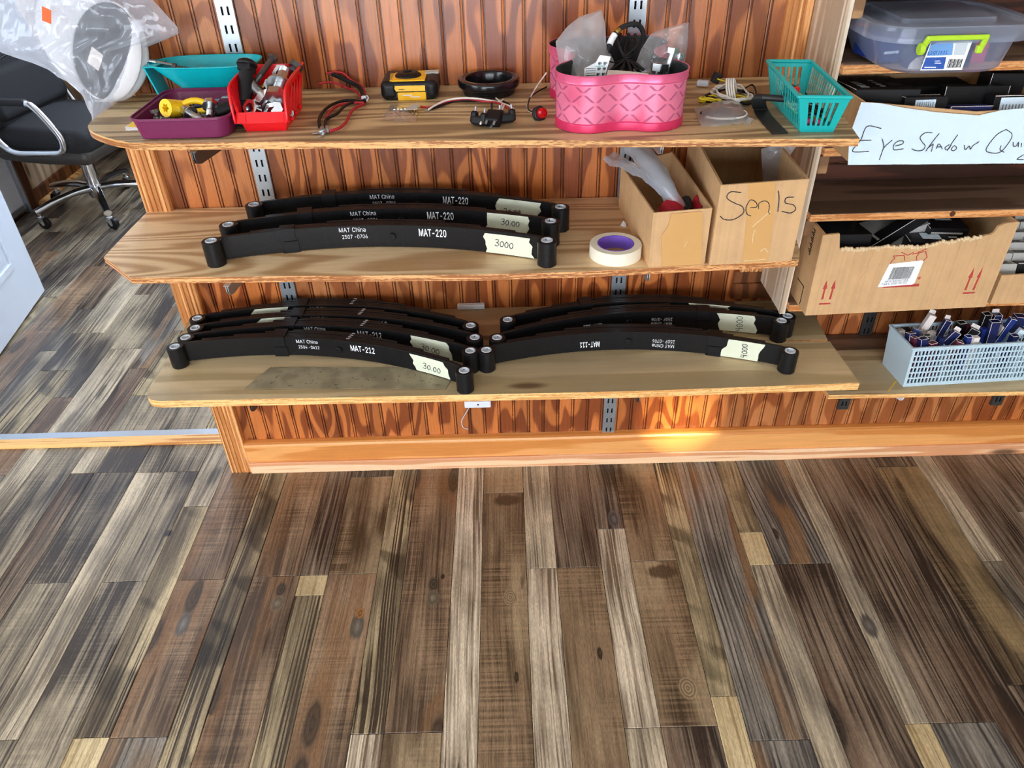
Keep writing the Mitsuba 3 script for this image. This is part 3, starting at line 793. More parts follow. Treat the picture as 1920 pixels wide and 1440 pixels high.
T212 = [('MAT China', -.155, .0098, .0082, .047), ('2504 -0412', -.148, -.0040, .0076, .046), ('MAT-212', .245, .0000, .0140, .055)]
G2 = 'leaf springs at the left of the lowest shelf'
spring((-.706, -.211), (-.095, -.326), .49, .061, (.86, .66, .46, .28), T212, -.355, (.62, .875, -.0185, .0195, -.05), 'front leaf spring at the left of the lowest shelf, lettered MAT-212, taped 30.00', G2, bolt=.07, chalk=[(.13, 0, 4)], tapetxt=('30.00', .0140, .55, .42, -3), seed=4)
spring((-.695, -.176), (-.085, -.256), .49, .061, (.86, .66, .46, .28), T212, -.34, (.56, .845, -.0215, .0205, -.02), 'second MAT-212 leaf spring from the front, its 30.00 tape half hidden', G2, bolt=.07, chalk=[(.18, 0, 4)], tapetxt=('30.00', .0150, .50, .42, -6), seed=5)
spring((-.687, -.138), (-.077, -.206), .49, .061, (.86, .66, .46, .28), T212, -.33, (-.62, -.40, .000, .0210, .09), 'third MAT-212 leaf spring from the front, blank tape near its left end', G2, bolt=.07, chalk=[(.12, 0, 4)], seed=6)
spring((-.696, -.097), (-.087, -.158), .49, .061, (.86, .66, .46, .28), T212, -.30, (-.66, -.42, -.004, .0215, .08), 'rearmost MAT-212 leaf spring, against the beadboard, blank tape at its left', G2, bolt=.07, chalk=[(.07, 0, 4)], seed=7)
T111 = [('MAT-111', -.30, .0005, .0130, .042), ('2507 -0706', .21, .0050, .0080, .046), ('MAT China', .21, -.0065, .0082, .046)]
G3 = 'leaf springs at the right of the lowest shelf'
spring((-.052, -.255), (.560, -.288), .49, .0605, (.86, .66, .46, .28), [(a, b, c + .0, d, e) for a, b, c, d, e in T111], .545, (.615, .845, -.0215, .0215, .04), 'front leaf spring at the right of the lowest shelf, upside-down MAT-111 lettering, taped 40.00', G3, flip=True, bolt=-.03, tapetxt=('4000', .0125, .55, .5, 96), seed=8)
spring((-.030, -.209), (.578, -.172), .49, .0605, (.86, .66, .46, .28), T111, .50, (.615, .86, -.0215, .0215, -.03), 'middle MAT-111 leaf spring on the lowest shelf, wide tape marked 40.00', G3, flip=True, bolt=-.03, tapetxt=('4000', .0145, .55, .5, 98), seed=9)
spring((-.007, -.138), (.597, -.153), .49, .0605, (.86, .66, .46, .28), T111, -.42, (.34, .62, .008, .0215, .0), 'rearmost MAT-111 leaf spring, behind the others near the divider', G3, flip=True, bolt=-.03, seed=10)

pp = nrg.rand
Gp = np.zeros((5, 14, 3))
for i in range(5):
    for j in range(14):
        a, b = i / 4, j / 13
        x0, x1 = -.545 + .035 * a, -.135 + .022 * a
        Gp[i, j] = (x0 + (x1 - x0) * b, -.306 - .018 * b + .075 * a, .4916 + .0004 * math.sin(9 * b + 3 * a) ** 2)
obj('paper_sheet', sheet(Gp, .0006), 'm_greypaper', 'dirty grey-brown sheet of paper lying under the MAT-212 springs', 'paper', smooth=40)
# ------------------------------------------------------------------ things on the topmost shelf
ZT = .994
def open_bin(k, name, rings, th, m, smooth=30):
    """thin-walled open vessel from outer rings, bottom first (each n points, same order)"""
    R = [np.asarray(r, float) for r in rings]
    c = R[0].mean(0)
    inner = []
    for i, r in enumerate(R):
        cc = r.mean(0); d = r - cc; L = np.linalg.norm(d[:, :2], axis=1, keepdims=True)
        q = r.copy(); q[:, :2] = cc[:2] + d[:, :2] * (1 - th / np.maximum(L, 1e-6))
        inner.append(q)
    inner[0] = inner[0] + [0, 0, th]
    m0 = loft(R + inner[::-1], cap0=True, cap1=True)
    return part(k, name, m0, m, smooth=smooth)

# hardware pieces
def hexnut(r, h, hole=.5, n=6):
    ang = np.arange(n) * 2 * np.pi / n
    o = np.column_stack([r * np.cos(ang), r * np.sin(ang)])
    pol = Polygon(o).intersection(Point(0, 0).buffer(r * .96, 24)).difference(Point(0, 0).buffer(r * hole, 12))
    return extr(pol, h)
def thread(r, L, pitch=.0018, n=14):
    prof = [(1e-5, 0)]
    z = 0
    while z < L - pitch:
        prof += [(r * .86, z), (r, z + pitch * .5)]; z += pitch
    prof += [(r * .86, z), (r * .8, L), (1e-5, L)]
    return lathe(prof, n)
def aim(m, p, d):
    """stand a mesh built along +z at p pointing along d"""
    z = np.array(d, float); z /= np.linalg.norm(z)
    x = np.cross(z, [0, 0, 1.0] if abs(z[2]) < .9 else [1.0, 0, 0]); x /= np.linalg.norm(x)
    return frame(m, p, x, np.cross(z, x), z)
def bolt(p, d, r, L, lab, group, m='m_steel', head='hex', tl=.45, nut=None, washer=None):
    """a bolt with its head at p, shank along d"""
    k = thing('bolt', lab, 'bolt', group)
    d = np.array(d, float); d /= np.linalg.norm(d); p = np.array(p, float)
    hh = r * 1.3
    if head == 'hex': part(k, 'head', aim(hexnut(r * 1.85, hh, .02), p - d * hh, d), m)
    else: part(k, 'head', aim(lathe([(1e-5, -hh * .7), (r * 1.1, -hh * .55), (r * 1.7, -hh * .15), (r * 1.8, 0), (1e-5, 0)], 20), p, d), m, smooth=30)
    part(k, 'shank', aim(cyl((0, 0, 0), (0, 0, L * (1 - tl)), r, 16), p, d), m, smooth=30)
    part(k, 'thread', aim(thread(r, L * tl), p + d * L * (1 - tl), d), m)
    if nut: part(k, 'nut', aim(hexnut(r * 1.85, r * 1.6, .9), p + d * L * nut, d), m)
    if washer: part(k, 'washer', aim(lathe([(r * 1.02, 0), (r * 2.1, 0), (r * 2.1, r * .3), (r * 1.02, r * .3)], 24, True), p + d * L * washer, d), m)
    return k

# maroon tray with loose hardware
k = thing('parts_tray', 'maroon metal tray of loose hardware at the left of the topmost shelf', 'tray')
cx, cy = -.5315, -.2085
open_bin(k, 'tray', [ring3(rrect(.138, .158, .018, 6, cx, cy), ZT), ring3(rrect(.148, .168, .020, 6, cx, cy), ZT + .002), ring3(rrect(.158, .180, .022, 6, cx, cy), ZT + .031),
                     ring3(rrect(.164, .186, .024, 6, cx, cy), ZT + .0325), ring3(rrect(.164, .186, .024, 6, cx, cy), ZT + .036)], .0028, 'm_maroon')
GT = 'loose hardware in the maroon tray'
y = thing('key_holder', 'yellow plastic fitting with a star-shaped hole in the maroon tray', 'fitting', GT)
o = np.array([-.551, -.252, 1.0325])
ax_ = np.array([-.42, -.85, .30]); ax_ /= np.linalg.norm(ax_)
ang = np.linspace(0, 2 * np.pi, 48, endpoint=False)
hole = Polygon(np.column_stack([(.0062 + .0014 * np.cos(6 * ang)) * np.cos(ang), (.0062 + .0014 * np.cos(6 * ang)) * np.sin(ang)]))
part(y, 'barrel', aim(extr(Point(0, 0).buffer(.0142, 16).difference(hole), .034, -.017), o, ax_), 'm_yellow', smooth=35)
part(y, 'plug', aim(cyl((0, 0, -.014), (0, 0, .004), .0072, 16), o, ax_), 'm_slot')
part(y, 'loop', tube([o - ax_ * .01 + [.006, 0, .006], o - ax_ * .018 + [.020, 0, .013], o - ax_ * .022 + [.036, 0, .010], o - ax_ * .012 + [.045, 0, -.002], o + [.030, .004, -.008]], .0052, 10), 'm_yellow', smooth=True)
bolt((-.527, -.256, 1.026), (.6, -.50, -.16), .0062, .044, 'grey screw with a washer lying in front of the yellow fitting', GT, 'm_steel', washer=.12)
bolt((-.492, -.246, 1.034), (.1, -.7, -.35), .0060, .026, 'flanged hex bolt standing head up in the middle of the maroon tray', GT, 'm_steel', washer=.08)
obj('rubber_plug', aim(lathe([(1e-5, -.020), (.0108, -.020), (.0118, -.018), (.0118, .018), (.0108, .020), (1e-5, .020)], 24), (-.466, -.238, 1.026), (.75, .35, .22)), 'm_black', 'black rubber plug at the right end of the maroon tray', 'plug', GT, smooth=40)
h_ = thing('spring_clip', 'flat pale metal clip lying along the back of the maroon tray', 'clip', GT)
cl = sbox(-.036, -.0042, .010, .0042).buffer(.002).difference(sbox(-.033, -.0024, .004, .0024))
part(h_, 'loop', move(extr(cl, .0018), (-.500, -.205, 1.0300), ry=-4, rz=-8), 'm_zinc')
part(h_, 'tab', move(cbox(0, .036, -.006, .006, 0, .002), (-.487, -.198, 1.0330), rz=2), 'm_zinc')
obj('blue_clip', move(rbox(.032, .014, .010, .003), (-.515, -.212, 1.022), rz=10), 'm_navy', 'small dark blue clip under the pale metal clip in the maroon tray', 'clip', GT, smooth=40)
obj('key_ring', move(tube([(.012 * math.cos(a), .012 * math.sin(a), .002 * math.sin(3 * a)) for a in np.linspace(0, 2 * np.pi, 13)], .0012, 6), (-.566, -.272, 1.019), rx=12), 'm_zinc', 'thin wire ring in the front left corner of the maroon tray', 'ring', GT, smooth=True)
obj('key_ring', move(tube([(.010 * math.cos(a), .010 * math.sin(a), .001 * math.sin(2 * a)) for a in np.linspace(0, 2 * np.pi, 13)], .0012, 6), (-.540, -.274, 1.020), rx=-20), 'm_zinc', 'second thin wire ring beside the yellow fitting, front of the maroon tray', 'ring', GT, smooth=True)
bolt((-.580, -.258, 1.028), (.1, -.1, -.5), .0042, .018, 'small grey screw standing in the left corner of the maroon tray', GT, 'm_bolt_dark')
r0 = random.Random(3)
for i in range(14):
    x_, y_ = r0.uniform(-.582, -.478), r0.uniform(-.270, -.205)
    kind = i % 3
    dv = (r0.uniform(-1, 1), r0.uniform(-1, 1), r0.uniform(-.15, .15))
    nm = ['leftmost', 'second', 'third', 'fourth', 'fifth', 'sixth', 'seventh'][i // 2]
    if kind == 0: bolt((x_, y_, 1.021), dv, .0034, .022, 'small dark bolt among the loose hardware in the maroon tray', GT, 'm_bolt_dark')
    elif kind == 1: obj('nut', aim(hexnut(.0072, .006, .55), (x_, y_, 1.018), (dv[0] * .3, dv[1] * .3, 1)), 'm_steel', 'small steel nut among the loose hardware in the maroon tray', 'nut', GT)
    else: obj('washer', aim(lathe([(.005, 0), (.0095, 0), (.0095, .0014), (.005, .0014)], 20, True), (x_, y_, 1.020 + .0012 * (i % 4)), (dv[0] * .2, dv[1] * .2, 1)), 'm_steel', 'small steel washer among the loose hardware in the maroon tray', 'washer', GT)

pile = []
for i in range(150):
    p_ = (r0.uniform(-.580, -.482), r0.uniform(-.268, -.150), .9985 + r0.uniform(0, .019))
    d_ = (r0.uniform(-1, 1), r0.uniform(-1, 1), r0.uniform(-.25, .25))
    if i % 3: pile.append(aim(cat(cyl((0, 0, 0), (0, 0, .017), .0024, 8), hexnut(.0052, .0035, .02)), p_, d_))
    else: pile.append(aim(hexnut(.0062, .005, .55), p_, (d_[0] * .5, d_[1] * .5, 1)))
k = obj('loose_hardware', cat(pile), 'm_bolt_dark', 'heap of small dark screws and nuts filling the maroon tray', 'hardware')
labels[k]['kind'] = 'stuff'

# flat packet under the tray
k = thing('flat_packet', 'flat printed paper packet sticking out from under the left of the maroon tray', 'packet')
Pk = [(-0.6574, -0.2185, 0.9945), (-0.6468, -0.0827, 0.9945), (-0.6349, -0.0305, 0.9945), (-0.5509, -0.2333, 0.9945), (-0.6492, -0.2366, 0.9945)]
part(k, 'packet', extr(Polygon([(p[0], p[1]) for p in Pk]), .0008, ZT + .0001), 'm_paper_white')
Py = [(-0.6555, -0.2186, 0.9945), (-0.6548, -0.1704, 0.9945), (-0.6263, -0.2152, 0.9945), (-0.6293, -0.2267, 0.9945)]
part(k, 'print', extr(Polygon([(p[0], p[1]) for p in Py]), .0002, ZT + .0009), 'm_yellow')
for i in range(5):
    c_ = np.array((-0.6586, -0.1607, 0.9945)) * (1 - i / 5) + np.array((-0.6512, -0.0925, 0.9945)) * (i / 5)
    part(k, 'print', move(extr(sbox(-.006, -.0016, .006, .0016), .0002), (c_[0], c_[1], ZT + .0009), rz=40), 'm_slot')

# teal hopper tray
k = thing('hopper_tray', 'teal plastic hopper tray with a pouring lip, behind the maroon tray', 'tray')
N = 40
def teal_ring(z, xl, xr, yf, yb, tip):
    P = []
    for t_ in np.linspace(0, 2 * np.pi, N, endpoint=False):
        cxx, cyy = (xl + xr) / 2, (yf + yb) / 2
        c_, s_ = math.cos(t_), math.sin(t_)
        e = .55
        x_ = cxx + (xr - xl) / 2 * math.copysign(abs(c_) ** e, c_); y_ = cyy + (yb - yf) / 2 * math.copysign(abs(s_) ** e, s_)
        if c_ < 0: y_ = cyy + (y_ - cyy) * (1 - tip * abs(c_) ** 2)
        P.append((x_, y_, z))
    return P
open_bin(k, 'bowl', [teal_ring(.9955, -.572, -.500, -.098, -.042, .0), teal_ring(1.020, -.590, -.488, -.108, -.034, .1), teal_ring(1.064, -.648, -.448, -.121, -.022, .45)], .0022, 'm_teal2')
part(k, 'rim', tube(np.array(teal_ring(1.0645, -.648, -.448, -.121, -.022, .45) + teal_ring(1.0645, -.648, -.448, -.121, -.022, .45)[:1]), .0016, 6, n=1), 'm_teal2', smooth=True)
part(k, 'lip', move(cbox(-.012, .012, -.030, .030, -.001, .001), (-.640, -.073, 1.0635), ry=0), 'm_teal2')
part(k, 'leg_plate', hull([(-.652, -.100, 1.0645), (-.652, -.046, 1.0645), (-.649, -.100, 1.0645), (-.649, -.046, 1.0645), (-.634, -.097, .9945), (-.634, -.049, .9945), (-.6315, -.097, .9945), (-.6315, -.049, .9945)]), 'm_teal2')
GH = 'hardware in the teal hopper tray'
bolt((-0.6478, -0.0750, 1.0691), (.95, .05, -.22), .0036, .042, 'slim steel bolt resting over the lip of the teal hopper tray', GH, 'm_steel', tl=.7)
obj('key_ring', move(tube([(.010 * math.cos(a), .010 * math.sin(a), 0) for a in np.linspace(0, 2 * np.pi, 13)], .0016, 6), (-.555, -.085, 1.050), rx=35), 'm_zinc', 'bright wire ring inside the teal hopper tray', 'ring', GH, smooth=True)
bolt((-.600, -.078, 1.056), (1, .10, -.18), .0046, .030, 'dark bolt lying inside the teal hopper tray', GH, 'm_bolt_dark')
bolt((-.535, -.055, 1.030), (1, .2, 0), .0040, .030, 'rusty bolt at the bottom of the teal hopper tray, right end', GH, 'm_bolt_dark')

# red stacking bin of big bolts
k = thing('stacking_bin', 'bright red plastic stacking bin of large bolts', 'bin')
x0, x1, yf, yb, zb, zl, zs = -.4405, -.3655, -.264, -.130, ZT, 1.030, 1.070
zt_ = 1.0705
def wall_of(P, th, out):
    return hull(list(P) + [tuple(np.array(p) + np.array(out) * th) for p in P])
fl = .010
A0, A1, A2, A3 = (x0 + .004, yf + .004, zb), (x1 - .004, yf + .004, zb), (x1 - .004, yb - .004, zb), (x0 + .004, yb - .004, zb)
part(k, 'floor', cbox(x0 + .004, x1 - .004, yf + .004, yb - .004, zb, zb + .002, .0005), 'm_red')
part(k, 'back', hull([(x0 + .004, yb - .004, zb), (x1 - .004, yb - .004, zb), (x0 - fl, yb, zt_), (x1 + fl, yb, zt_), (x0 + .004, yb - .006, zb), (x1 - .004, yb - .006, zb), (x0 - fl, yb - .002, zt_), (x1 + fl, yb - .002, zt_)]), 'm_red')
for s, xa in ((-1, x0), (1, x1)):
    xb, xt = xa - s * .004, xa + s * fl
    P = [(xb, yf + .004, zb), (xb, yb - .004, zb), (xt, yb, zt_), (xt, yf + .022, zt_ - .004), (xa + s * .006, yf - .004, 1.053), (xa + s * .004, yf - .003, 1.024)]
    v = P + [(p[0] - s * .002, p[1], p[2]) for p in P]
    n_ = len(P); F = []
    for i in range(1, n_ - 1): F += [(0, i, i + 1), (n_, n_ + i + 1, n_ + i)]
    for i in range(n_): j = (i + 1) % n_; F += [(i, n_ + i, j), (j, n_ + i, n_ + j)]
    part(k, 'side', TM(v, F), 'm_red')
    part(k, 'side_rim', tube([(xt, yb, zt_), (xt, yf + .022, zt_ - .003), (xa + s * .0075, yf - .005, 1.054), (xa + s * .006, yf - .012, 1.020), (xa + s * .005, yf - .011, 1.013)], .0026, 8, n=3), 'm_red', smooth=True)
    for q in range(4):
        yy = yf + .030 + q * .022
        part(k, 'rib', hull([(xb + s * .0055, yy, 1.012), (xb + s * .0055, yy + .008, 1.012), (xt + s * .001, yy, 1.058), (xt + s * .001, yy + .008, 1.058), (xb, yy, 1.012), (xt - s * .003, yy + .008, 1.058)]), 'm_red')
    for q in range(3):
        yy = yf + .040 + q * .030
        part(k, 'lug', move(rbox(.006, .010, .006, .002), (xb + s * .005, yy, 1.003 + q * .001)), 'm_red', smooth=40)
part(k, 'front', hull([(x0 + .004, yf + .004, zb), (x1 - .004, yf + .004, zb), (x0, yf - .002, 1.026), (x1, yf - .002, 1.026), (x0 + .004, yf + .006, zb), (x1 - .004, yf + .006, zb), (x0, yf, 1.026), (x1, yf, 1.026)]), 'm_red')
part(k, 'label_lip', hull([(x0 - .008, yf - .013, 1.012), (x1 + .008, yf - .013, 1.012), (x0 - .004, yf - .004, 1.0275), (x1 + .004, yf - .004, 1.0275), (x0 - .008, yf - .0105, 1.0115), (x1 + .008, yf - .0105, 1.0115), (x0 - .004, yf - .0015, 1.0265), (x1 + .004, yf - .0015, 1.0265)]), 'm_red')
for s, xa in ((-1, x0 + .006), (1, x1 - .006)):
    part(k, 'lip_tab', hull([(xa - .006, yf - .0145, 1.0135), (xa + .006, yf - .0145, 1.0135), (xa - .006, yf - .0065, 1.0255), (xa + .006, yf - .0065, 1.0255), (xa - .006, yf - .011, 1.0125), (xa + .006, yf - .011, 1.0125)]), 'm_red')
GB = 'large bolts in the red bin'
def seg(a, b): a, b = np.array(a, float), np.array(b, float); return b - a, np.linalg.norm(b - a)
d, L = seg((-0.4319, -0.1950, 1.0878), (-0.4415, -0.2450, 1.0148))
kb = thing('bolt', 'thick black carriage bolt standing upright at the left of the red bin', 'bolt', GB)
p = np.array((-0.4327, -0.1950, 1.0844)); d /= np.linalg.norm(d)
part(kb, 'head', aim(lathe([(1e-5, -.009), (.010, -.0085), (.0150, -.0055), (.0172, -.001), (.0165, .001), (1e-5, .001)], 24), p, d), 'm_black', smooth=35)
part(kb, 'square_neck', aim(extr(sbox(-.011, -.011, .011, .011), .011), p, d), 'm_black')
part(kb, 'shank', aim(cyl((0, 0, .011), (0, 0, .062), .0118, 20), p, d), 'm_black', smooth=30)
part(kb, 'thread', aim(thread(.0112, .040, .003, 20), p + d * .062, d), 'm_black')
d, L = seg((-0.4045, -0.1400, 1.0813), (-0.4248, -0.1900, 1.0572))
bolt((-0.4058, -0.1400, 1.0796), d, .0050, .075, 'long dark bolt leaning over the back of the red bin', GB, 'm_bolt_dark')
d, L = seg((-0.4076, -0.2220, 1.0407), (-0.4297, -0.2050, 1.0585))
bolt((-0.4096, -0.2220, 1.0399), d, .0092, .040, 'zinc bolt with its square head towards the camera, threads up left', GB, 'm_steel', tl=.85)
d, L = seg((-0.3823, -0.2350, 1.0436), (-0.3753, -0.1750, 1.0713))
bolt((-0.3808, -0.2350, 1.0462), d, .0105, .060, 'large zinc bolt, hex head towards the camera at the right of the red bin', GB, 'm_steel', tl=.2, washer=.33)
d, L = seg((-0.3802, -0.1600, 1.0591), (-0.3663, -0.1800, 1.0505))
obj('nut', aim(hexnut(.0165, .014, .5), (-0.3798, -0.1700, 1.0589), (-.3, -.8, .5)), 'm_steel', 'large zinc nut on top of the bolts at the back of the red bin', 'nut', GB)
d, L = seg((-0.3928, -0.2400, 1.0218), (-0.4110, -0.2050, 1.0362))
bolt((-0.3917, -0.2400, 1.0226), d, .0085, .045, 'zinc bolt with a washer lying across the front of the red bin', GB, 'm_steel', tl=.8, washer=.05)
obj('nut', aim(hexnut(.0150, .013, .5), (-0.4184, -0.2480, 1.0265), (-.35, -.75, .45)), 'm_chrome', 'shiny chrome nut at the front left of the red bin', 'nut', GB)
obj('washer', aim(lathe([(.008, 0), (.0145, 0), (.0145, .002), (.008, .002)], 24, True), (-0.4106, -0.2380, 1.0287), (.5, -.6, .5)), 'm_steel', 'zinc washer between the chrome nut and the bolts in the red bin', 'washer', GB)
bolt((-0.3777, -0.2480, 1.0246), (.2, .6, -.3), .0068, .035, 'small zinc bolt head at the front right of the red bin', GB, 'm_steel')
bolt((-0.3651, -0.1500, 1.0669), (-.5, -.5, -.6), .0068, .060, 'weathered bolt sticking up at the back right corner of the red bin', GB, 'm_zinc_dark', washer=.12)
bolt((-0.3929, -0.1750, 1.0525), (-.8, -.3, -.25), .0052, .050, 'greenish bolt lying behind the zinc bolts in the red bin', GB, 'm_brass')
obj('nut', aim(hexnut(.011, .010, .5), (-0.3994, -0.2000, 1.0495), (.2, -.7, .6)), 'm_steel', 'middle zinc nut half buried among the bolts in the red bin', 'nut', GB)

# red and black cable with terminals
k = thing('cable_harness', 'red and black cable harness with crimped terminals, right of the red bin', 'cable')
P1 = [(-.384, -.262, .998), (-.3835, -.225, 1.000), (-.372, -.165, 1.001), (-.345, -.125, 1.001), (-.300, -.105, 1.001), (-.262, -.106, 1.000)]
P1 = [(-0.3125, -0.2622, 0.9990), (-0.3209, -0.2179, 1.0000), (-0.3206, -0.1651, 1.0000), (-0.3075, -0.1303, 1.0010), (-0.2856, -0.1154, 1.0010), (-0.2580, -0.1246, 1.0000)]
P2 = [(-0.3025, -0.2631, 0.9990), (-0.3076, -0.2251, 1.0000), (-0.2918, -0.2065, 1.0040), (-0.2865, -0.1659, 1.0040), (-0.2765, -0.1299, 1.0010), (-0.2575, -0.1281, 1.0000)]
P3 = [(-0.3087, -0.2190, 1.0000), (-0.3091, -0.1854, 1.0010), (-0.3014, -0.1440, 1.0000), (-0.2787, -0.1295, 1.0000), (-0.2560, -0.1316, 1.0000)]
P4 = [(-0.2911, -0.2864, 0.9990), (-0.2772, -0.2741, 1.0000), (-0.2712, -0.2460, 1.0000), (-0.2708, -0.2136, 1.0010), (-0.2688, -0.1732, 1.0010), (-0.2550, -0.1383, 1.0000)]
for P, m in ((P1, 'm_black'), (P2, 'm_black'), (P3, 'm_wire_red'), (P4, 'm_wire_red')):
    part(k, 'cable', tube(P, .0026, 8), m, smooth=True)
U1 = [(-0.2580, -0.1246, 1.0000), (-0.2705, -0.0641, 1.0020), (-0.2844, -0.0350, 1.0064), (-0.3045, -0.0200, 1.0110), (-0.3195, -0.0120, 1.0162), (-0.3333, -0.0100, 1.0220)]
U2 = [(-0.2565, -0.1214, 1.0000), (-0.2637, -0.0685, 1.0030), (-0.2762, -0.0350, 1.0062), (-0.2960, -0.0200, 1.0127), (-0.3092, -0.0120, 1.0228), (-0.3245, -0.0100, 1.0257), (-0.3434, -0.0100, 1.0232)]
U3 = [(-0.2605, -0.1210, 1.0000), (-0.2783, -0.0668, 1.0010), (-0.2920, -0.0435, 1.0010), (-0.3069, -0.0270, 1.0010), (-0.3187, -0.0300, 1.0080), (-0.3345, -0.0250, 1.0110), (-0.3582, -0.0220, 1.0079)]
part(k, 'cable', tube(U1, .0034, 8), 'm_black', smooth=True)
part(k, 'cable', tube([np.array(p) + [.003, -.003, .002] for p in U1], .0024, 8), 'm_black', smooth=True)
part(k, 'cable', tube(U2, .0021, 8), 'm_wire_red', smooth=True); part(k, 'cable', tube(U3, .0021, 8), 'm_wire_red', smooth=True)
q = np.array((-0.2585, -0.1144, 1.0000))
part(k, 'cable_tie', cat(move(rbox(.009, .006, .008, .0015), q + [0, 0, .004]), tube([q + [.006, -.012, .001], q + [.009, -.006, .006], q + [.006, 0, .008]], .0012, 6)), 'm_nylon', smooth=40)
for (pa, rz) in (((-0.3054, -0.2829, 0.9965), 100), ((-0.2975, -0.2780, 0.9965), 100), ((-0.3014, -0.2996, 0.9965), 70), ((-0.3106, -0.2880, 0.9965), 10)):
    part(k, 'terminal', move(cat(cbox(-.009, .003, -.0035, .0035, 0, .0012), cyl((.003, 0, .002), (.013, 0, .003), .0026, 10)), np.array(pa) + [0, 0, .0005], rz=rz), 'm_zinc', label='flat metal terminal')

# yellow and black gauge box
k = thing('meter', 'yellow and black handheld meter with a round dial, right of the cable harness', 'meter')
mx0, mx1, my0, my1 = -.2290, -.1255, -.104, -.014
H = .0345
for (a, b, nm) in ((mx0, mx0 + .032, 'end_cap'), (mx1 - .020, mx1, 'end_cap')):
    part(k, nm, move(rbox(b - a, my1 - my0, H, .011), ((a + b) / 2, (my0 + my1) / 2, ZT + H / 2)), 'm_black', smooth=40)
part(k, 'body', cbox(mx0 + .012, mx1 - .006, my0 + .0025, my1 - .002, ZT + .001, ZT + H - .0015, .003), 'm_black')
part(k, 'yellow_panel', cbox(mx0 + .031, mx1 - .020, my0 - .0004, my0 + .02, ZT + .0005, ZT + .0150, .001), 'm_yellow2')
part(k, 'yellow_panel', hull([(mx0 + .029, my0 - .0002, ZT + .0170), (mx1 - .021, my0 - .0002, ZT + .0170), (mx0 + .021, my0 + .004, ZT + H - .003), (mx1 - .021, my0 + .004, ZT + H - .003), (mx0 + .018, my0 + .008, ZT + H), (mx1 - .021, my0 + .008, ZT + H), (mx0 + .014, my1 - .030, ZT + H), (mx1 - .021, my1 - .012, ZT + H), (mx0 + .03, my1 - .01, ZT + H - .002), (mx1 - .03, my1 - .01, ZT + H - .002)]), 'm_yellow2')
dl = part(k, 'dial', move(lathe([(1e-5, .007), (.012, .007), (.0185, .006), (.024, .002), (.025, -.001), (1e-5, -.001)], 36), (-.180, -.062, ZT + H)), 'm_black', smooth=35)
part(dl, 'pointer', move(rbox(.016, .004, .003, .001), (-.180, -.062, ZT + H + .0078), rz=25), 'm_black', smooth=40)
part(k, 'window', move(rbox(.026, .020, .003, .001), (-.137, -.040, ZT + H)), 'm_greybox', smooth=40)
for i, (a, b, z_) in enumerate(((.040, .058, .009), (.054, .072, .006), (.034, .044, .020))):
    part(k, 'print', cbox(mx0 + a, mx0 + b, my0 - .0008, my0 - .0002, ZT + z_, ZT + z_ + (.0022 if i < 2 else .001), .0001), 'm_ivory' if i < 2 else 'm_slot')

# black rubber ring
obj('rubber_seal', move(lathe([(.0385, .0010), (.0460, .0), (.0480, .001), (.0482, .006), (.0500, .007), (.0502, .010), (.0545, .013), (.0575, .0155), (.0580, .024), (.0560, .0275), (.0530, .0285), (.0465, .0285), (.0440, .027), (.0425, .022), (.0405, .008)], 56, True), (-.0300, -.0635, ZT)), 'm_black_gloss', 'glossy black rubber seal ring behind the trailer light plugs', 'seal ring', smooth=35)

# trailer light pigtail with three plugs
k = thing('plug_pigtail', 'white, red and black wire pigtail with three plugs before the rubber ring', 'wiring')
W1 = [(-0.1367, -0.1745, 0.9970), (-0.1261, -0.1601, 1.0000), (-0.1051, -0.1395, 1.0030), (-0.0782, -0.1358, 1.0050), (-0.0501, -0.1418, 1.0050), (-0.0308, -0.1501, 1.0040), (-0.0117, -0.1616, 1.0030), (0.0070, -0.1861, 1.0030), (0.0150, -0.2121, 1.0030), (0.0064, -0.2391, 1.0040)]
part(k, 'wire', tube(W1, .0018, 6), 'm_wire_white', smooth=True)
part(k, 'wire', tube([(-0.1521, -0.1502, 0.9960), (-0.1360, -0.1585, 0.9970), (-0.1148, -0.1444, 0.9990), (-0.0940, -0.1334, 1.0010), (-0.0649, -0.1329, 1.0020), (-0.0405, -0.1487, 1.0020), (-0.0164, -0.1612, 1.0030), (0.0005, -0.1887, 1.0030), (0.0094, -0.2208, 1.0030), (0.0108, -0.2485, 1.0040)], .0018, 6), 'm_wire_red', smooth=True)
part(k, 'wire', tube([(-0.1371, -0.1710, 0.9960), (-0.1172, -0.1536, 0.9970), (-0.0942, -0.1327, 0.9980), (-0.0602, -0.1327, 0.9990), (-0.0262, -0.1395, 1.0000), (-0.0022, -0.1520, 1.0010), (0.0134, -0.1959, 1.0020), (0.0092, -0.2300, 1.0030)], .0018, 6), 'm_black', smooth=True)
part(k, 'wire', tube([(-0.0242, -0.1404, 1.0030), (-0.0241, -0.1759, 1.0000), (-0.0247, -0.2137, 1.0000), (-0.0363, -0.2376, 1.0020), (-0.0494, -0.2576, 1.0030)], .0016, 6), 'm_black', smooth=True)
part(k, 'wire', tube([(-0.0051, -0.1756, 1.0040), (-0.0117, -0.2128, 1.0030), (-0.0190, -0.2395, 1.0030), (-0.0326, -0.2379, 1.0020), (-0.0402, -0.2700, 1.0030), (-0.0416, -0.2845, 1.0040)], .0018, 6), 'm_wire_white', smooth=True)
part(k, 'wire', tube([(-0.0013, -0.1792, 1.0040), (-0.0071, -0.2132, 1.0030), (-0.0144, -0.2369, 1.0030), (-0.0207, -0.2575, 1.0040)], .0018, 6), 'm_wire_white', smooth=True)
part(k, 'wire', tube([(-0.0167, -0.1197, 0.9990), (-0.0088, -0.1588, 1.0040), (-0.0030, -0.1388, 1.0020)], .0016, 6), 'm_wire_white', smooth=True)
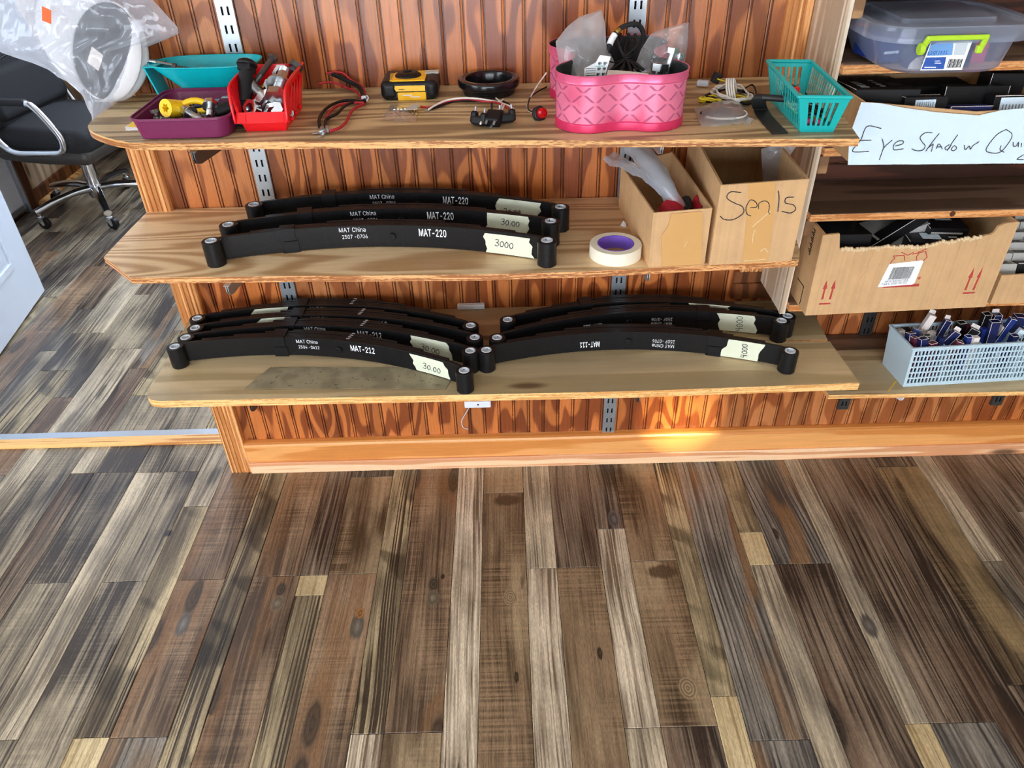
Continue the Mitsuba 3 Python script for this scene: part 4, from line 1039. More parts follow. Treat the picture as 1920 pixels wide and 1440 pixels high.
def plug(cx_, cy_, rz, s=1.0):
    m = cat(rbox(.026 * s, .013 * s, .015 * s, .004), move(rbox(.011 * s, .012 * s, .020 * s, .004), (-.010 * s, 0, .004)), move(rbox(.011 * s, .012 * s, .020 * s, .004), (.010 * s, 0, .004)))
    e = part(k, 'plug', move(m, (cx_, cy_, ZT + .0085), rx=-18, rz=rz), 'm_black', smooth=40)
    for dx in (-.010, .010):
        part(e, 'pin', move(cyl((dx * s, 0, .012), (dx * s, 0, .021), .0018, 10), (cx_, cy_, ZT + .0085), rx=-18, rz=rz), 'm_zinc', smooth=30)
plug(-.0455, -.262, -38); plug(.0015, -.252, 12)
e = part(k, 'plug', move(rbox(.026, .026, .020, .004), (-.0200, -.262, ZT + .011), rx=25, rz=-20), 'm_black', smooth=40)
for dx, dz in ((-.007, .006), (.007, .006), (0, -.004)):
    part(e, 'pin', move(cyl((dx, -.013, dz), (dx, -.019, dz), .0022, 10), (-.0200, -.262, ZT + .011), rx=25, rz=-20), 'm_zinc', smooth=30)
part(k, 'ring_terminal', move(lathe([(.0022, 0), (.0042, 0), (.0042, .001), (.0022, .001)], 16, True), np.array((-0.1400, -0.1712, 0.9952))), 'm_zinc')

# zip bag of screws
def zipbag(name, lab, C, m, cat_, group=None, bulge=.004, nu=14, nv=10, seed=0, wr=.0012, th=0.0):
    """a flat film bag from its four corners (x, y, z)"""
    C = np.array(C, float); G = np.zeros((nv, nu, 3))
    for i in range(nv):
        for j in range(nu):
            a, b = i / (nv - 1), j / (nu - 1)
            G[i, j] = (C[0] * (1 - b) + C[1] * b) * (1 - a) + (C[3] * (1 - b) + C[2] * b) * a
            G[i, j, 2] += bulge * (math.sin(math.pi * a) * math.sin(math.pi * b)) ** .7
    w_ = meshkit.noise(G * 140, seed)[..., None] - .5
    G[..., 2:] += w_ * wr * 2 + wr
    k = thing(name, lab, cat_, group)
    part(k, 'film', sheet(G), m, smooth=True)
    return k
zb1 = zipbag('zip_bag', 'small clear zip bag of screws lying in front of the yellow meter', [(-0.2135, -0.2211, 0.9945), (-0.1531, -0.2382, 0.9945), (-0.1581, -0.1378, 0.9945), (-0.2084, -0.1299, 0.9945)], 'm_film', 'bag', bulge=.005, seed=2)
part(zb1, 'label', extr(Polygon([p[:2] for p in ((-0.1755, -0.1909, 1.0000), (-0.1541, -0.1896, 1.0000), (-0.1565, -0.1507, 1.0000), (-0.1633, -0.1600, 1.0000), (-0.1710, -0.1690, 1.0000))]), .0006, 1.0025), 'm_greybox', label='grey paper label')
for i in range(7):
    c_ = np.array((-0.1960, -0.1865, 0.9965)) + [i * .0062, -.002 + .002 * (i % 2), 0]
    obj('screw', aim(cat(thread(.0016, .020, .0014, 8), move(lathe([(1e-5, -.0025), (.003, -.002), (.0032, 0), (1e-5, .0005)], 10), (0, 0, 0))), c_ + [0, .010, .0012], (.15, -1, 0)), 'm_brass' if i > 3 else 'm_steel', f'tiny {"brass" if i > 3 else "steel"} screw lined up in the clear zip bag before the yellow meter', 'screw', 'screws in the zip bag')

# red marker light on its wire
k = thing('marker_light', 'small red marker light in a black rubber grommet, left of the pink tin', 'light')
c_ = np.array((0.0581, -0.2377, 1.0040)); dr_ = np.array([.55, -.72, .35]); dr_ /= np.linalg.norm(dr_)
part(k, 'grommet', aim(lathe([(1e-5, -.007), (.010, -.007), (.0125, -.0055), (.0125, -.003), (.0110, -.002), (.0125, -.001), (.0125, .002), (.0112, .003), (1e-5, .003)], 28), c_, dr_), 'm_rubber', smooth=35)
ang = np.arange(6) * np.pi / 3
part(k, 'lens', aim(loft([[(r * math.cos(a), r * math.sin(a), z) for a in np.linspace(0, 2 * np.pi, 12, endpoint=False)] for r, z in ((.0088, .002), (.0088, .008), (.0070, .0125), (.003, .0135))]), c_, dr_), 'm_redlens')
part(k, 'wire', tube([c_ - dr_ * .006, (0.0401, -0.2040, 1.0000), (0.0406, -0.1626, 1.0010), (0.0475, -0.1267, 1.0030), (0.0607, -0.0908, 1.0120), (0.0712, -0.1900, 1.0575)], .0014, 6), 'm_wire_white', smooth=True)
part(k, 'wire', tube([c_ - dr_ * .006 + [0, 0, .002], (0.0410, -0.2075, 1.0010), (0.0401, -0.1759, 1.0020), (0.0465, -0.1298, 1.0020), (0.0608, -0.0886, 1.0000), (0.0799, -0.0461, 0.9970)], .0014, 6), 'm_black', smooth=True)

# the pink tin
k = thing('tin_box', 'open pink quilted tin with a scalloped outline, full of bags and cables', 'tin')
TC = np.array([.1885, -.1780])
u_ = unary_union([Point(sx * .0525, sy * .0900).buffer(.0545, 24) for sx in (-1, 1) for sy in (-1, 1)])
body = u_.buffer(.070, 32).buffer(-.070, 32)
body = Polygon(body.exterior)
def tin_ring(sc, z, n=120, grow=0.0):
    b = orient(body.buffer(grow) if grow else body)
    L_ = b.exterior.length
    c0 = b.exterior.project(Point(-.2, 0))
    P = [b.exterior.interpolate((c0 + L_ * i / n) % L_) for i in range(n)]
    return np.array([(TC[0] + p.x * sc, TC[1] + p.y * sc, z) for p in P])
RZ = [(ZT, .984, -.003), (ZT + .0008, .984, .0008), (ZT + .0125, .986, .0008), (ZT + .0140, .986, -.0002), (ZT + .0146, .986, -.0012)]
outer = [tin_ring(s, z, grow=g) for z, s, g in RZ] + [tin_ring(.986 + .014 * t_, ZT + .0146 + .0594 * t_, grow=-.0012) for t_ in (.33, .66, 1.0)]
top = [tin_ring(1.0, ZT + .0746, grow=.0004), tin_ring(1.0, ZT + .0762, grow=.0012), tin_ring(1.0, ZT + .0780, grow=.0004), tin_ring(1.0, ZT + .0870, grow=.0006), tin_ring(1.0, ZT + .0884, grow=.0014), tin_ring(1.0, ZT + .0892, grow=.0006), tin_ring(1.0, ZT + .0886, grow=-.0006)]
def ringuv(rs, n):
    return np.array([(i / n * 8, r[0][2] * 8) for r in rs for i in range(n)])
part(k, 'foot', loft(outer[:5], cap0=True, cap1=False), 'm_tin_foot', smooth=40)
mw = loft(outer[4:], cap0=False, cap1=False)
part(k, 'wall', mw, 'm_tin', smooth=True, uv=ringuv(outer[4:], 120))
part(k, 'rim', loft([outer[-1]] + top, cap0=False, cap1=False), 'm_tin_rim', smooth=40)
part(k, 'lining', loft([tin_ring(1.0, ZT + .0886, grow=-.0008), tin_ring(1.0, ZT + .086, grow=-.0032), tin_ring(.985, ZT + .0025, grow=-.0034)], cap0=False, cap1=True), 'm_tin_in', smooth=40)
emb = []
n = 360
ringL = [tin_ring(.986 + .014 * t_, ZT + .0146 + .0594 * t_, n=n, grow=-.0010) for t_ in np.linspace(0, 1, 13)]
def onwall(s_, t_):
    i = (s_ * n) % n; a = int(i) % n; b = (a + 1) % n; f_ = i - int(i)
    j = min(t_ * 12, 11.999); c_ = int(j); g_ = j - c_
    return (ringL[c_][a] * (1 - f_) + ringL[c_][b] * f_) * (1 - g_) + (ringL[c_ + 1][a] * (1 - f_) + ringL[c_ + 1][b] * f_) * g_
ND = 24
for q in range(ND):
    for row in range(4):
        for sg in (-1, 1):
            s0_ = (q + (.5 if row % 2 else 0)) / ND; s1_ = s0_ + sg * .5 / ND
            t0_, t1_ = row / 3.5 - .05, (row + 1) / 3.5 - .05
            if t1_ > 1.0: t1_ = 1.0; s1_ = s0_ + sg * .5 / ND * (t1_ - t0_) * 3.5
            a0, a1 = (.16, .84)
            if t0_ < 0: a0 = .2
            for dl_ in (-.0013, .0013):
                P = [onwall(s0_ + (s1_ - s0_) * w_ + dl_ * 1.1, max(0, t0_ + (t1_ - t0_) * w_)) for w_ in np.linspace(a0, a1, 5)]
                emb.append(tube(P, .00055, 4, n=1, caps=False))
part(k, 'embossed_lattice', cat(emb), 'm_tin_emb', label='embossed diamond lattice')

GP = 'contents of the pink tin'
# milky bag standing at the left
def standing_bag(name, lab, out, y0, th, m, seed, cat_='bag', group=GP, n=22, lean=0.0, wr=.006):
    """a crumpled film bag: an outline in x, z given real depth"""
    P = Polygon(out); minx, minz, maxx, maxz = P.bounds
    k = thing(name, lab, cat_, group)
    for s in (1, -1):
        G = np.zeros((n, n, 3))
        for i in range(n):
            z = minz + (maxz - minz) * i / (n - 1)
            z = min(max(z, minz + 1e-4), maxz - 1e-4)
            cut = P.intersection(LineString([(minx - 1, z), (maxx + 1, z)]))
            a, _, b, _ = cut.bounds
            for j in range(n):
                t_ = j / (n - 1)
                x_ = a + (b - a) * t_
                fat = math.sin(math.pi * t_) ** .6 * (1 - .75 * (i / (n - 1)) ** 1.3)
                G[i, j] = (x_, y0 - s * th * fat + lean * (z - minz), z)
        w_ = .6 - 2.4 * np.abs(meshkit.fbm(G * [26, 0, 30] + s * 5, 3, seed) - .5) + .5 * (meshkit.fbm(G * [90, 0, 80] + 3, 2, seed + 3) - .5)
        edge = np.sin(np.linspace(0, np.pi, n))[None, :] ** .5
        G[..., 1] += w_ * wr * 2 * edge
        part(k, 'film', sheet(G if s > 0 else G[:, ::-1]), m, smooth=True)
    return k
pts = lambda Y, L: [(p[0], p[2]) for p in L]
standing_bag('plastic_bag', 'milky plastic bag standing up at the left of the pink tin', pts(0, [(0.0982, -0.1700, 1.0493), (0.0864, -0.1700, 1.1055), (0.1058, -0.1700, 1.1274), (0.1268, -0.1700, 1.1415), (0.1637, -0.1700, 1.1503), (0.1701, -0.1700, 1.1283), (0.1716, -0.1700, 1.0992), (0.1877, -0.1700, 1.0715), (0.1705, -0.1700, 1.0475)]), -.20, .038, 'm_film_milky', 3, lean=.25)
kb2 = standing_bag('plastic_bag', 'clear plastic bag of bolts standing at the right of the pink tin', pts(0, [(0.2122, -0.2000, 1.0538), (0.2270, -0.2000, 1.0958), (0.2411, -0.2000, 1.1184), (0.2598, -0.2000, 1.1244), (0.3026, -0.2000, 1.1338), (0.3037, -0.2000, 1.1021), (0.3008, -0.2000, 1.0558)]), -.215, .028, 'm_film', 9, lean=.10)
bolt((0.2760, -0.2250, 1.0925), (-.16, -.1, -1), .0062, .060, 'tall zinc bolt standing in the clear bag in the pink tin', GP, 'm_steel')
bolt((0.2547, -0.2350, 1.0680), (-.1, -.1, -1), .0085, .035, 'short zinc bolt head at the front of the clear bag in the pink tin', GP, 'm_steel')
bolt((0.2887, -0.2150, 1.0825), (-.10, -.1, -1), .0058, .055, 'rightmost zinc bolt in the clear bag in the pink tin', GP, 'm_steel')
bolt((0.2711, -0.2050, 1.0723), (-.25, 0, -1), .0055, .040, 'small zinc bolt leaning behind the others in the clear bag in the pink tin', GP, 'm_steel')
# black cable bundle and loop
k = thing('cable_loop', 'black cable arching out of the pink tin with a white label sleeve', 'cable', GP)
CP = [(0.1744, -0.1900, 1.0865), (0.1780, -0.1850, 1.0980), (0.1865, -0.1750, 1.1115), (0.1989, -0.1650, 1.1208), (0.2181, -0.1550, 1.1243), (0.2317, -0.1450, 1.1196), (0.2408, -0.1400, 1.1066), (0.2406, -0.1400, 1.0869), (0.2350, -0.1500, 1.0675)]
part(k, 'cable', tube(CP, .0042, 10), 'm_black_matte', smooth=True)
part(k, 'sleeve', tube([(0.1780, -0.1845, 1.0987), (0.1818, -0.1795, 1.1059), (0.1874, -0.1745, 1.1130)], .0055, 10), 'm_paper_white', smooth=True, label='white printed label sleeve')
part(k, 'sleeve', tube([(0.1893, -0.1730, 1.1144), (0.1950, -0.1680, 1.1190)], .0050, 10), 'm_brass', smooth=True, label='yellowed tape sleeve')
k = thing('cable_bundle', 'tied bundle of black cables in the middle of the pink tin', 'cable', GP)
r1 = random.Random(5)
top_ = np.array((0.2046, -0.1750, 1.1094)); mid_ = np.array((0.2059, -0.2050, 1.0824)); bot_ = np.array((0.1956, -0.2350, 1.0695))
for i in range(13):
    a = [r1.uniform(-.016, .020), r1.uniform(-.010, .014), r1.uniform(-.014, .006)]
    b = [r1.uniform(-.004, .004), r1.uniform(-.004, .004), r1.uniform(-.003, .003)]
    c2 = [-.034 + .0058 * i, r1.uniform(-.012, .012), -.004 + r1.uniform(-.006, .003)]
    part(k, 'cable', tube([top_ + a, (top_ + mid_) / 2 + np.array(a) * .7 + [r1.uniform(-.008, .008), 0, 0], mid_ + b, (mid_ + bot_) / 2 + np.array(c2) * .5, bot_ + c2], .0024, 7, 5), 'm_black', smooth=True)
part(k, 'cable_tie', tube([mid_ + [.006 * math.cos(a), .006 * math.sin(a), .001] for a in np.linspace(0, 2 * np.pi, 9)], .0016, 6), 'm_black', smooth=True)
part(k, 'tie_tail', tube([mid_, (0.1804, -0.2250, 1.0801), (0.1593, -0.2350, 1.0911)], .0011, 6), 'm_black', smooth=True)
# printed card and papers
k = thing('printed_card', 'white printed card with rows of symbols standing at the front of the pink tin', 'card', GP)
def vcard(P, Y, th=.0009): return frame(extr(Polygon([(p[0], p[2]) for p in P]), th), (0, Y, 0), (1, 0, 0), (0, 0, 1), (0, -1, 0))
part(k, 'card', vcard([(0.1276, -0.2680, 1.0645), (0.1287, -0.2680, 1.0824), (0.1463, -0.2680, 1.0909), (0.1526, -0.2680, 1.1019), (0.1697, -0.2680, 1.0991), (0.1647, -0.2680, 1.0815), (0.1622, -0.2680, 1.0636)], -.268), 'm_paper_white')
for i in range(3):
    for j in range(2):
        c_ = np.array((0.1505, -0.2692, 1.0894)) + [j * .0085 - i * .0010, 0, -i * .0082]
        part(k, 'symbol', cat(cbox(c_[0], c_[0] + .0012, -.2698, -.2690, c_[2] - .002, c_[2] + .002, .0001), cbox(c_[0] + .0018, c_[0] + .0030, -.2698, -.2690, c_[2] - .002, c_[2] + .002, .0001), cbox(c_[0] + .0040, c_[0] + .0048, -.2698, -.2690, c_[2] - .001, c_[2] + .002, .0001)), 'm_slot')
part(k, 'stripe', cbox(c_[0] - .011, c_[0] + .004, -.2696, -.2690, c_[2] + .0120, c_[2] + .0128, .0001), 'm_teal')
for i in range(4):
    c_ = np.array((0.1303, -0.2692, 1.0819)) + [0, 0, -i * .0035]
    part(k, 'text_line', cbox(c_[0], c_[0] + .016, -.2696, -.2690, c_[2], c_[2] + .0006, .0001), 'm_ink')
k = thing('paper_slip', 'pale folded paper slip lying across the front of the pink tin', 'paper', GP)
part(k, 'slip', hull([(0.1629, -0.2620, 1.0620), (0.1702, -0.2400, 1.0722), (0.2091, -0.2450, 1.0699), (0.2323, -0.2680, 1.0716), (0.2290, -0.2720, 1.0629), (0.1871, -0.2450, 1.0722)]), 'm_ivory')
obj('black_box', cbox(.113, .152, -.262, -.225, ZT + .030, ZT + .066, .002), 'm_black', 'black box corner at the front left inside the pink tin', 'box', GP)
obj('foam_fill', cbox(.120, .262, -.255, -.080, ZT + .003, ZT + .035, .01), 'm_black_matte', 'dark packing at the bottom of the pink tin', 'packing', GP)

# coil of wires
k = thing('wire_coil', 'coil of white, yellow and black wires against the beadboard, right of the pink tin', 'wiring')
cw = np.array((0.3993, -0.1423, 1.0000))
def loopy(c, rx_, ry_, z0_, turns, ph, wob, sd, n=26, tilt=.0):
    r = random.Random(sd); P = []
    for i in range(n):
        a = ph + turns * 2 * np.pi * i / (n - 1)
        P.append((c[0] + rx_ * math.cos(a) * (1 + r.uniform(-wob, wob)), c[1] + ry_ * math.sin(a) * (1 + r.uniform(-wob, wob)), z0_ + .004 + .004 * math.sin(a * 1.5 + sd) + r.uniform(0, .003) + tilt * math.cos(a)))
    return P
for i in range(4): part(k, 'wire', tube(loopy(cw + [.006, -.006, 0], .038 - .003 * i, .040, ZT + .002 * i, 1.3, .5 * i, .12, i), .0017, 6, 4), 'm_wire_white', smooth=True)
for i in range(3): part(k, 'wire', tube(loopy(cw + [-.012, -.026, 0], .040, .016 - .002 * i, ZT, 1.2, 1.0 + .4 * i, .10, 20 + i), .0016, 6, 4), 'm_wire_yellow', smooth=True)
for i in range(2): part(k, 'wire', tube(loopy(cw + [.004, -.012, 0], .042, .036, ZT, 1.1, 2 + i, .10, 40 + i), .0016, 6, 4), 'm_black', smooth=True)
for i in range(4):
    c_ = cw + [-.004 + .0042 * i, -.008, 0]
    part(k, 'wire', tube([c_ + [.012, .020, .002], c_ + [.006, .018, .022], c_ + [-.001, .004, .028], c_ + [-.004, -.014, .018], c_ + [-.002, -.026, .003]], .0017, 6), 'm_wire_white', smooth=True)
part(k, 'wire', tube([(0.4108, -0.1836, 1.0000), (0.4257, -0.1980, 1.0000), (0.4500, -0.1540, 1.0000), (0.4585, -0.0994, 1.0040), (0.4404, -0.1157, 1.0040), (0.4128, -0.1572, 1.0000)], .0015, 6), 'm_black', smooth=True)
part(k, 'wire', tube([(0.3876, -0.1109, 1.0200), (0.4091, -0.1073, 1.0120), (0.4144, -0.1208, 1.0060), (0.4070, -0.1499, 1.0000)], .0014, 6), 'm_wire_yellow', smooth=True)
part(k, 'connector', move(rbox(.022, .012, .010, .002), np.array((0.3730, -0.0683, 1.0020)), rz=-25), 'm_nylon', smooth=40, label='translucent white connector')
part(k, 'connector', move(rbox(.014, .014, .018, .002), np.array((0.3958, -0.0723, 1.0120)), ry=20), 'm_black_matte', smooth=40, label='black connector')

# bag with a coiled grey part
kz = zipbag('zip_bag', 'clear bag with a dark coiled cord inside, in front of the wire coil', [(0.3178, -0.3112, 0.9950), (0.4050, -0.2936, 0.9950), (0.4177, -0.1597, 0.9950), (0.3268, -0.2064, 0.9950)], 'm_film_milky', 'bag', bulge=.016, seed=6, wr=.002)
part(kz, 'flap', sheet(np.array([[(0.3983, -0.3019, 0.9960), (0.4092, -0.2819, 1.0000), (0.4088, -0.3037, 0.9980)], [(0.3823, -0.3255, 1.0020), (0.3938, -0.3015, 1.0080), (0.4046, -0.2986, 1.0000)]])), 'm_film_milky', smooth=True)
cc = np.array((0.3653, -0.2567, 0.9980))
k = thing('cord_coil', 'dark oval coil of cord inside the clear bag by the black strap', 'cord')
for i in range(7):
    part(k, 'turn', tube([cc + [(.036 - .0045 * i) * math.cos(a), (.028 - .0036 * i) * math.sin(a), .003 + .0005 * i] for a in np.linspace(0, 2 * np.pi, 19)], .0024, 6, 2), 'm_black_matte', smooth=True)
part(k, 'white_lead', tube([cc + [.039 * math.cos(a), .031 * math.sin(a), .004] for a in np.linspace(-2.6, 1.3, 14)], .0018, 6, 3), 'm_wire_white', smooth=True)

# bent black strap
k = thing('rubber_strap', 'flat black rubber strap bent into a curl beside the teal basket', 'strap')
path = [(0.4353, -0.3469, 0.9955), (0.4345, -0.2978, 0.9955), (0.4363, -0.2516, 0.9955), (0.4375, -0.2298, 0.9980), (0.4289, -0.2400, 1.0100), (0.4262, -0.2453, 1.0220), (0.4311, -0.2413, 1.0260), (0.4379, -0.2346, 1.0240), (0.4462, -0.2213, 1.0140)]
S = smooth_path(path[:7], 6)
w0 = np.array([.0125, .001, 0])
ws = [np.array([.0125, .0005, 0])] * len(S)
rings = []
for i in range(len(S)):
    t_ = S[min(i + 1, len(S) - 1)] - S[max(i - 1, 0)]; t_ /= np.linalg.norm(t_)
    nn = np.cross([1, 0, 0], t_); nn /= np.linalg.norm(nn)
    a = S[i]
    rings.append([a - w0 - nn * .0012, a + w0 - nn * .0012, a + w0 + nn * .0012, a - w0 + nn * .0012])
part(k, 'strap', loft(rings), 'm_rubber', smooth=35)
e = S[-1]
part(k, 'rolled_end', tube([e + [-.010, .004, -.004], e + [.008, -.002, -.004], e + [.030, -.006, -.005], e + [.040, -.008, -.006]], .0055, 12, 4), 'm_rubber', smooth=True)

# teal basket
def lattice_wall(c0, c1, c2, c3, n, th, m, k, name, solid_b=.16, solid_t=.10, ends=.06, bar=.5, rows=None):
    """a slotted wall between bottom corners c0, c1 and top corners c3, c2"""
    c0, c1, c2, c3 = [np.array(c, float) for c in (c0, c1, c2, c3)]
    nn = np.cross(c1 - c0, c3 - c0); nn /= np.linalg.norm(nn)
    outer = sbox(0, 0, 1, 1)
    holes = []
    w = (1 - 2 * ends) / n
    rows = rows or [(solid_b, 1 - solid_t)]
    for i in range(n):
        for (r0_, r1_) in rows:
            holes.append(sbox(ends + w * (i + bar / 2), r0_, ends + w * (i + 1 - bar / 2), r1_))
    pl = extr(outer.difference(unary_union(holes)), 1.0)
    v = pl.vertices
    q = ((c0 * (1 - v[:, :1]) + c1 * v[:, :1]) * (1 - v[:, 1:2]) + (c3 * (1 - v[:, :1]) + c2 * v[:, :1]) * v[:, 1:2]) + nn * (v[:, 2:] * th)
    return part(k, name, TM(q, pl.faces), m)
k = thing('slotted_basket', 'teal slotted plastic basket of wiring at the right end of the topmost shelf', 'basket')
b0, b1, b2, b3 = np.array([.470, -.337, ZT + .0005]), np.array([.521, -.341, ZT + .0005]), np.array([.529, -.170, ZT + .0005]), np.array([.474, -.166, ZT + .0005])
t0, t1, t2, t3 = np.array([.453, -.350, 1.0520]), np.array([.531, -.355, 1.0505]), np.array([.540, -.146, 1.0545]), np.array([.464, -.142, 1.0560])
part(k, 'floor', hull([b0, b1, b2, b3, b0 + [0, 0, .002], b1 + [0, 0, .002], b2 + [0, 0, .002], b3 + [0, 0, .002]]), 'm_teal')
lattice_wall(b0, b1, t1, t0, 5, .002, 'm_teal', k, 'end_wall', .18, .14, .16, .42)
lattice_wall(b2, b3, t3, t2, 5, .002, 'm_teal', k, 'end_wall', .18, .14, .16, .42)
lattice_wall(b1, b2, t2, t1, 17, .0008, 'm_teal', k, 'side_wall', .12, .10, .04, .30)
lattice_wall(b3, b0, t0, t3, 17, .0008, 'm_teal', k, 'side_wall', .12, .10, .04, .30)
part(k, 'rim', cat(*[hull(np.vstack([trimesh.creation.icosphere(1, .0035).vertices * [1, 1, .9] + p for p in (a, b)])) for a, b in ((t0, t1), (t1, t2), (t2, t3), (t3, t0))]), 'm_teal', smooth=40)
GK = 'wiring in the teal basket'
k = thing('wire_tangle', 'tangle of green, yellow and black wires in the teal basket', 'wiring', GK)
r2 = random.Random(8)
for i, m in enumerate(['m_wire_yellow', 'm_wire_white', 'm_black', 'm_black', 'm_wire_yellow', 'm_black', 'm_wire_white', 'm_black']):
    P = [(r2.uniform(.478, .517), r2.uniform(-.325, -.18), ZT + .006 + r2.uniform(0, .022)) for _ in range(7)]
    part(k, 'wire', tube(P, .0014, 6, 5), m, smooth=True)
obj('switch_block', move(rbox(.018, .022, .020, .003), (.487, -.215, ZT + .030), ry=15, rz=20), 'm_black', 'black switch block in the back of the teal basket', 'switch', GK, smooth=40)
obj('red_connector', move(rbox(.010, .008, .010, .002), (.4905, -.232, ZT + .036), rz=20), 'm_red', 'small bright red connector on the black switch block in the teal basket', 'connector', GK, smooth=40)
obj('red_connector', move(rbox(.010, .012, .010, .003), (.486, -.320, ZT + .010), rz=10), 'm_pinkish', 'pinkish connector at the front left inside the teal basket', 'connector', GK, smooth=40)
obj('red_connector', move(rbox(.010, .012, .009, .003), (.500, -.322, ZT + .010), rz=-10), 'm_pinkish', 'second pinkish connector at the front middle inside the teal basket', 'connector', GK, smooth=40)
# ------------------------------------------------------------------ middle shelf: tape roll and two cartons
ZM = .755
k = thing('tape_roll', 'roll of cream masking tape with a purple core on the middle shelf', 'tape')
c_ = (.1955, -.2790, ZM + .0002)
part(k, 'tape', move(lathe([(.0335, .0), (.0465, 0), (.0475, .001), (.0475, .0235), (.0465, .0245), (.0335, .0245)], 56, True), c_), 'm_maskroll', smooth=35)
part(k, 'core', move(lathe([(.0318, .0003), (.0336, .0003), (.0336, .0248), (.0318, .0248)], 56, True), c_), 'm_purple', smooth=35)

def pens(k, name, lines, r=.0007, m='m_ink', smooth_=True, label=None):
    return part(k, name, cat([tube(l, r, 5, 5 if smooth_ else 1) for l in lines]), m, label=label)

def quad_wall(P, th, out, m, k, name, **kw):
    """a wall slab from a planar outline (3-D points, in order) with thickness th towards -out"""
    P = np.array(P, float); out = np.array(out, float); out /= np.linalg.norm(out)
    e1 = P[1] - P[0]; e1 /= np.linalg.norm(e1); e2 = np.cross(out, e1)
    q = np.column_stack([(P - P[0]) @ e1, (P - P[0]) @ e2])
    return part(k, name, frame(extr(Polygon(q).buffer(0), th), P[0] - out * th, e1, e2, out), m, **kw)

A = thing('cardboard_box', 'smaller open cardboard box with parcel tape, beside the masking tape roll', 'box')
fl, fr_, bl, br = np.array([.2490, -.3290, ZM]), np.array([.3515, -.3220, ZM]), np.array([.2310, -.055, ZM]), np.array([.3340, -.050, ZM])
up = lambda p, h, dx=0: p + [dx, 0, h]
quad_wall([fl, fr_, up(fr_, .107), up(fl, .104)], .003, (0, -1, 0), 'm_card', A, 'front_wall')
quad_wall([bl, fl, up(fl, .104), up(bl, .088)], .003, np.cross(fl - bl, [0, 0, 1]), 'm_card', A, 'side_wall')
quad_wall([fr_, br, up(br, .112), up(fr_, .107)], .003, np.cross(br - fr_, [0, 0, 1]), 'm_card', A, 'side_wall')
quad_wall([br, bl, up(bl, .088), up(br, .112)], .003, (0, 1, 0), 'm_card', A, 'back_wall')
part(A, 'floor', hull([p + [0, 0, z] for p in (fl, fr_, bl, br) for z in (.0003, .003)]), 'm_card')
quad_wall([(0.2735, -0.3292, 0.7556), (0.3464, -0.3245, 0.7553), (0.3342, -0.3245, 0.8575), (0.2795, -0.3285, 0.8559), (0.2772, -0.3290, 0.8326), (0.2667, -0.3292, 0.8159)], .0003, (0.07, -1, 0), 'm_packtape', A, 'parcel_tape', label='shiny brown parcel tape')
pens(A, 'scuff', [[(0.3148, -0.3255, 0.8419), (0.3175, -0.3255, 0.8496), (0.3190, -0.3255, 0.8525)], [(0.3284, -0.3245, 0.8381), (0.3364, -0.3245, 0.8408)], [(0.3091, -0.3275, 0.7904), (0.3142, -0.3275, 0.8036)]], .0006, 'm_card_core')
pens(A, 'scuff', [[(0.2470, -0.1384, 0.8306) , (0.2470, -0.2019, 0.8390)], [(0.2480, -0.2143, 0.8399), (0.2482, -0.2662, 0.8451)]], .0009, 'm_card_core')

GA = 'contents of the smaller cardboard box'
def roll(name, lab, P, r, m, seed, cat_='packet'):
    t_ = tube(P, r, 18, 8)
    w_ = meshkit.fbm(t_.vertices * [60, 60, 60], 3, seed)[:, None] - .5
    v = t_.vertices + w_ * [.006, .004, .004]
    return obj(name, TM(v, t_.faces), m, lab, cat_, GA, smooth=True)
roll('plastic_packet', 'longest rolled white plastic packet leaning out of the smaller cardboard box', [(0.3076, -0.2850, 0.8453), (0.2848, -0.2500, 0.8715), (0.2575, -0.2000, 0.8950), (0.2324, -0.1500, 0.9101), (0.2231, -0.1350, 0.9154)], [.008, .014, .014, .012, .006], 'm_film_bag', 4)
roll('plastic_packet', 'grey-white plastic packet at the right of the rolled ones in the smaller box', [(0.2959, -0.2750, 0.8484), (0.2800, -0.2200, 0.8769), (0.2586, -0.1600, 0.8988), (0.2504, -0.1300, 0.9089)], [.012, .017, .018, .012], 'm_film_milky', 5)
Gs = np.array([[(0.2950, -0.2700, 0.8484), (0.2714, -0.2500, 0.8619), (0.2440, -0.2200, 0.8789), (0.2153, -0.1800, 0.8808), (0.1944, -0.1500, 0.8765), (0.1818, -0.1400, 0.8877)],
               [(0.2934, -0.2650, 0.8544), (0.2676, -0.2400, 0.8700), (0.2426, -0.2050, 0.8893), (0.2180, -0.1700, 0.8903), (0.2022, -0.1400, 0.8851), (0.1883, -0.1350, 0.8909)],
               [(0.2927, -0.2550, 0.8603), (0.2615, -0.2250, 0.8793), (0.2347, -0.1900, 0.8940), (0.2205, -0.1500, 0.8932), (0.2147, -0.1200, 0.8880), (0.2042, -0.1200, 0.8924)]])
Gf = np.zeros((9, 21, 3))
for i in range(9):
    for j in range(21):
        a, b = i / 4, j / 4
        i0, j0 = min(int(a), 1), min(int(b), 4); fa, fb = a - i0, b - j0
        Gf[i, j] = (Gs[i0, j0] * (1 - fa) + Gs[i0 + 1, j0] * fa) * (1 - fb) + (Gs[i0, j0 + 1] * (1 - fa) + Gs[i0 + 1, j0 + 1] * fa) * fb
Gf[..., 1:] += (meshkit.fbm(Gf * 70, 3, 2)[..., None] - .5) * .012
obj('plastic_packet', sheet(Gf, .0010), 'm_film_bag', 'crumpled flat plastic packet hanging over the left side of the smaller box', 'packet', GA, smooth=True)
kst = thing('webbing_strap', 'dark red woven strap folded at the front of the smaller cardboard box', 'strap', GA)
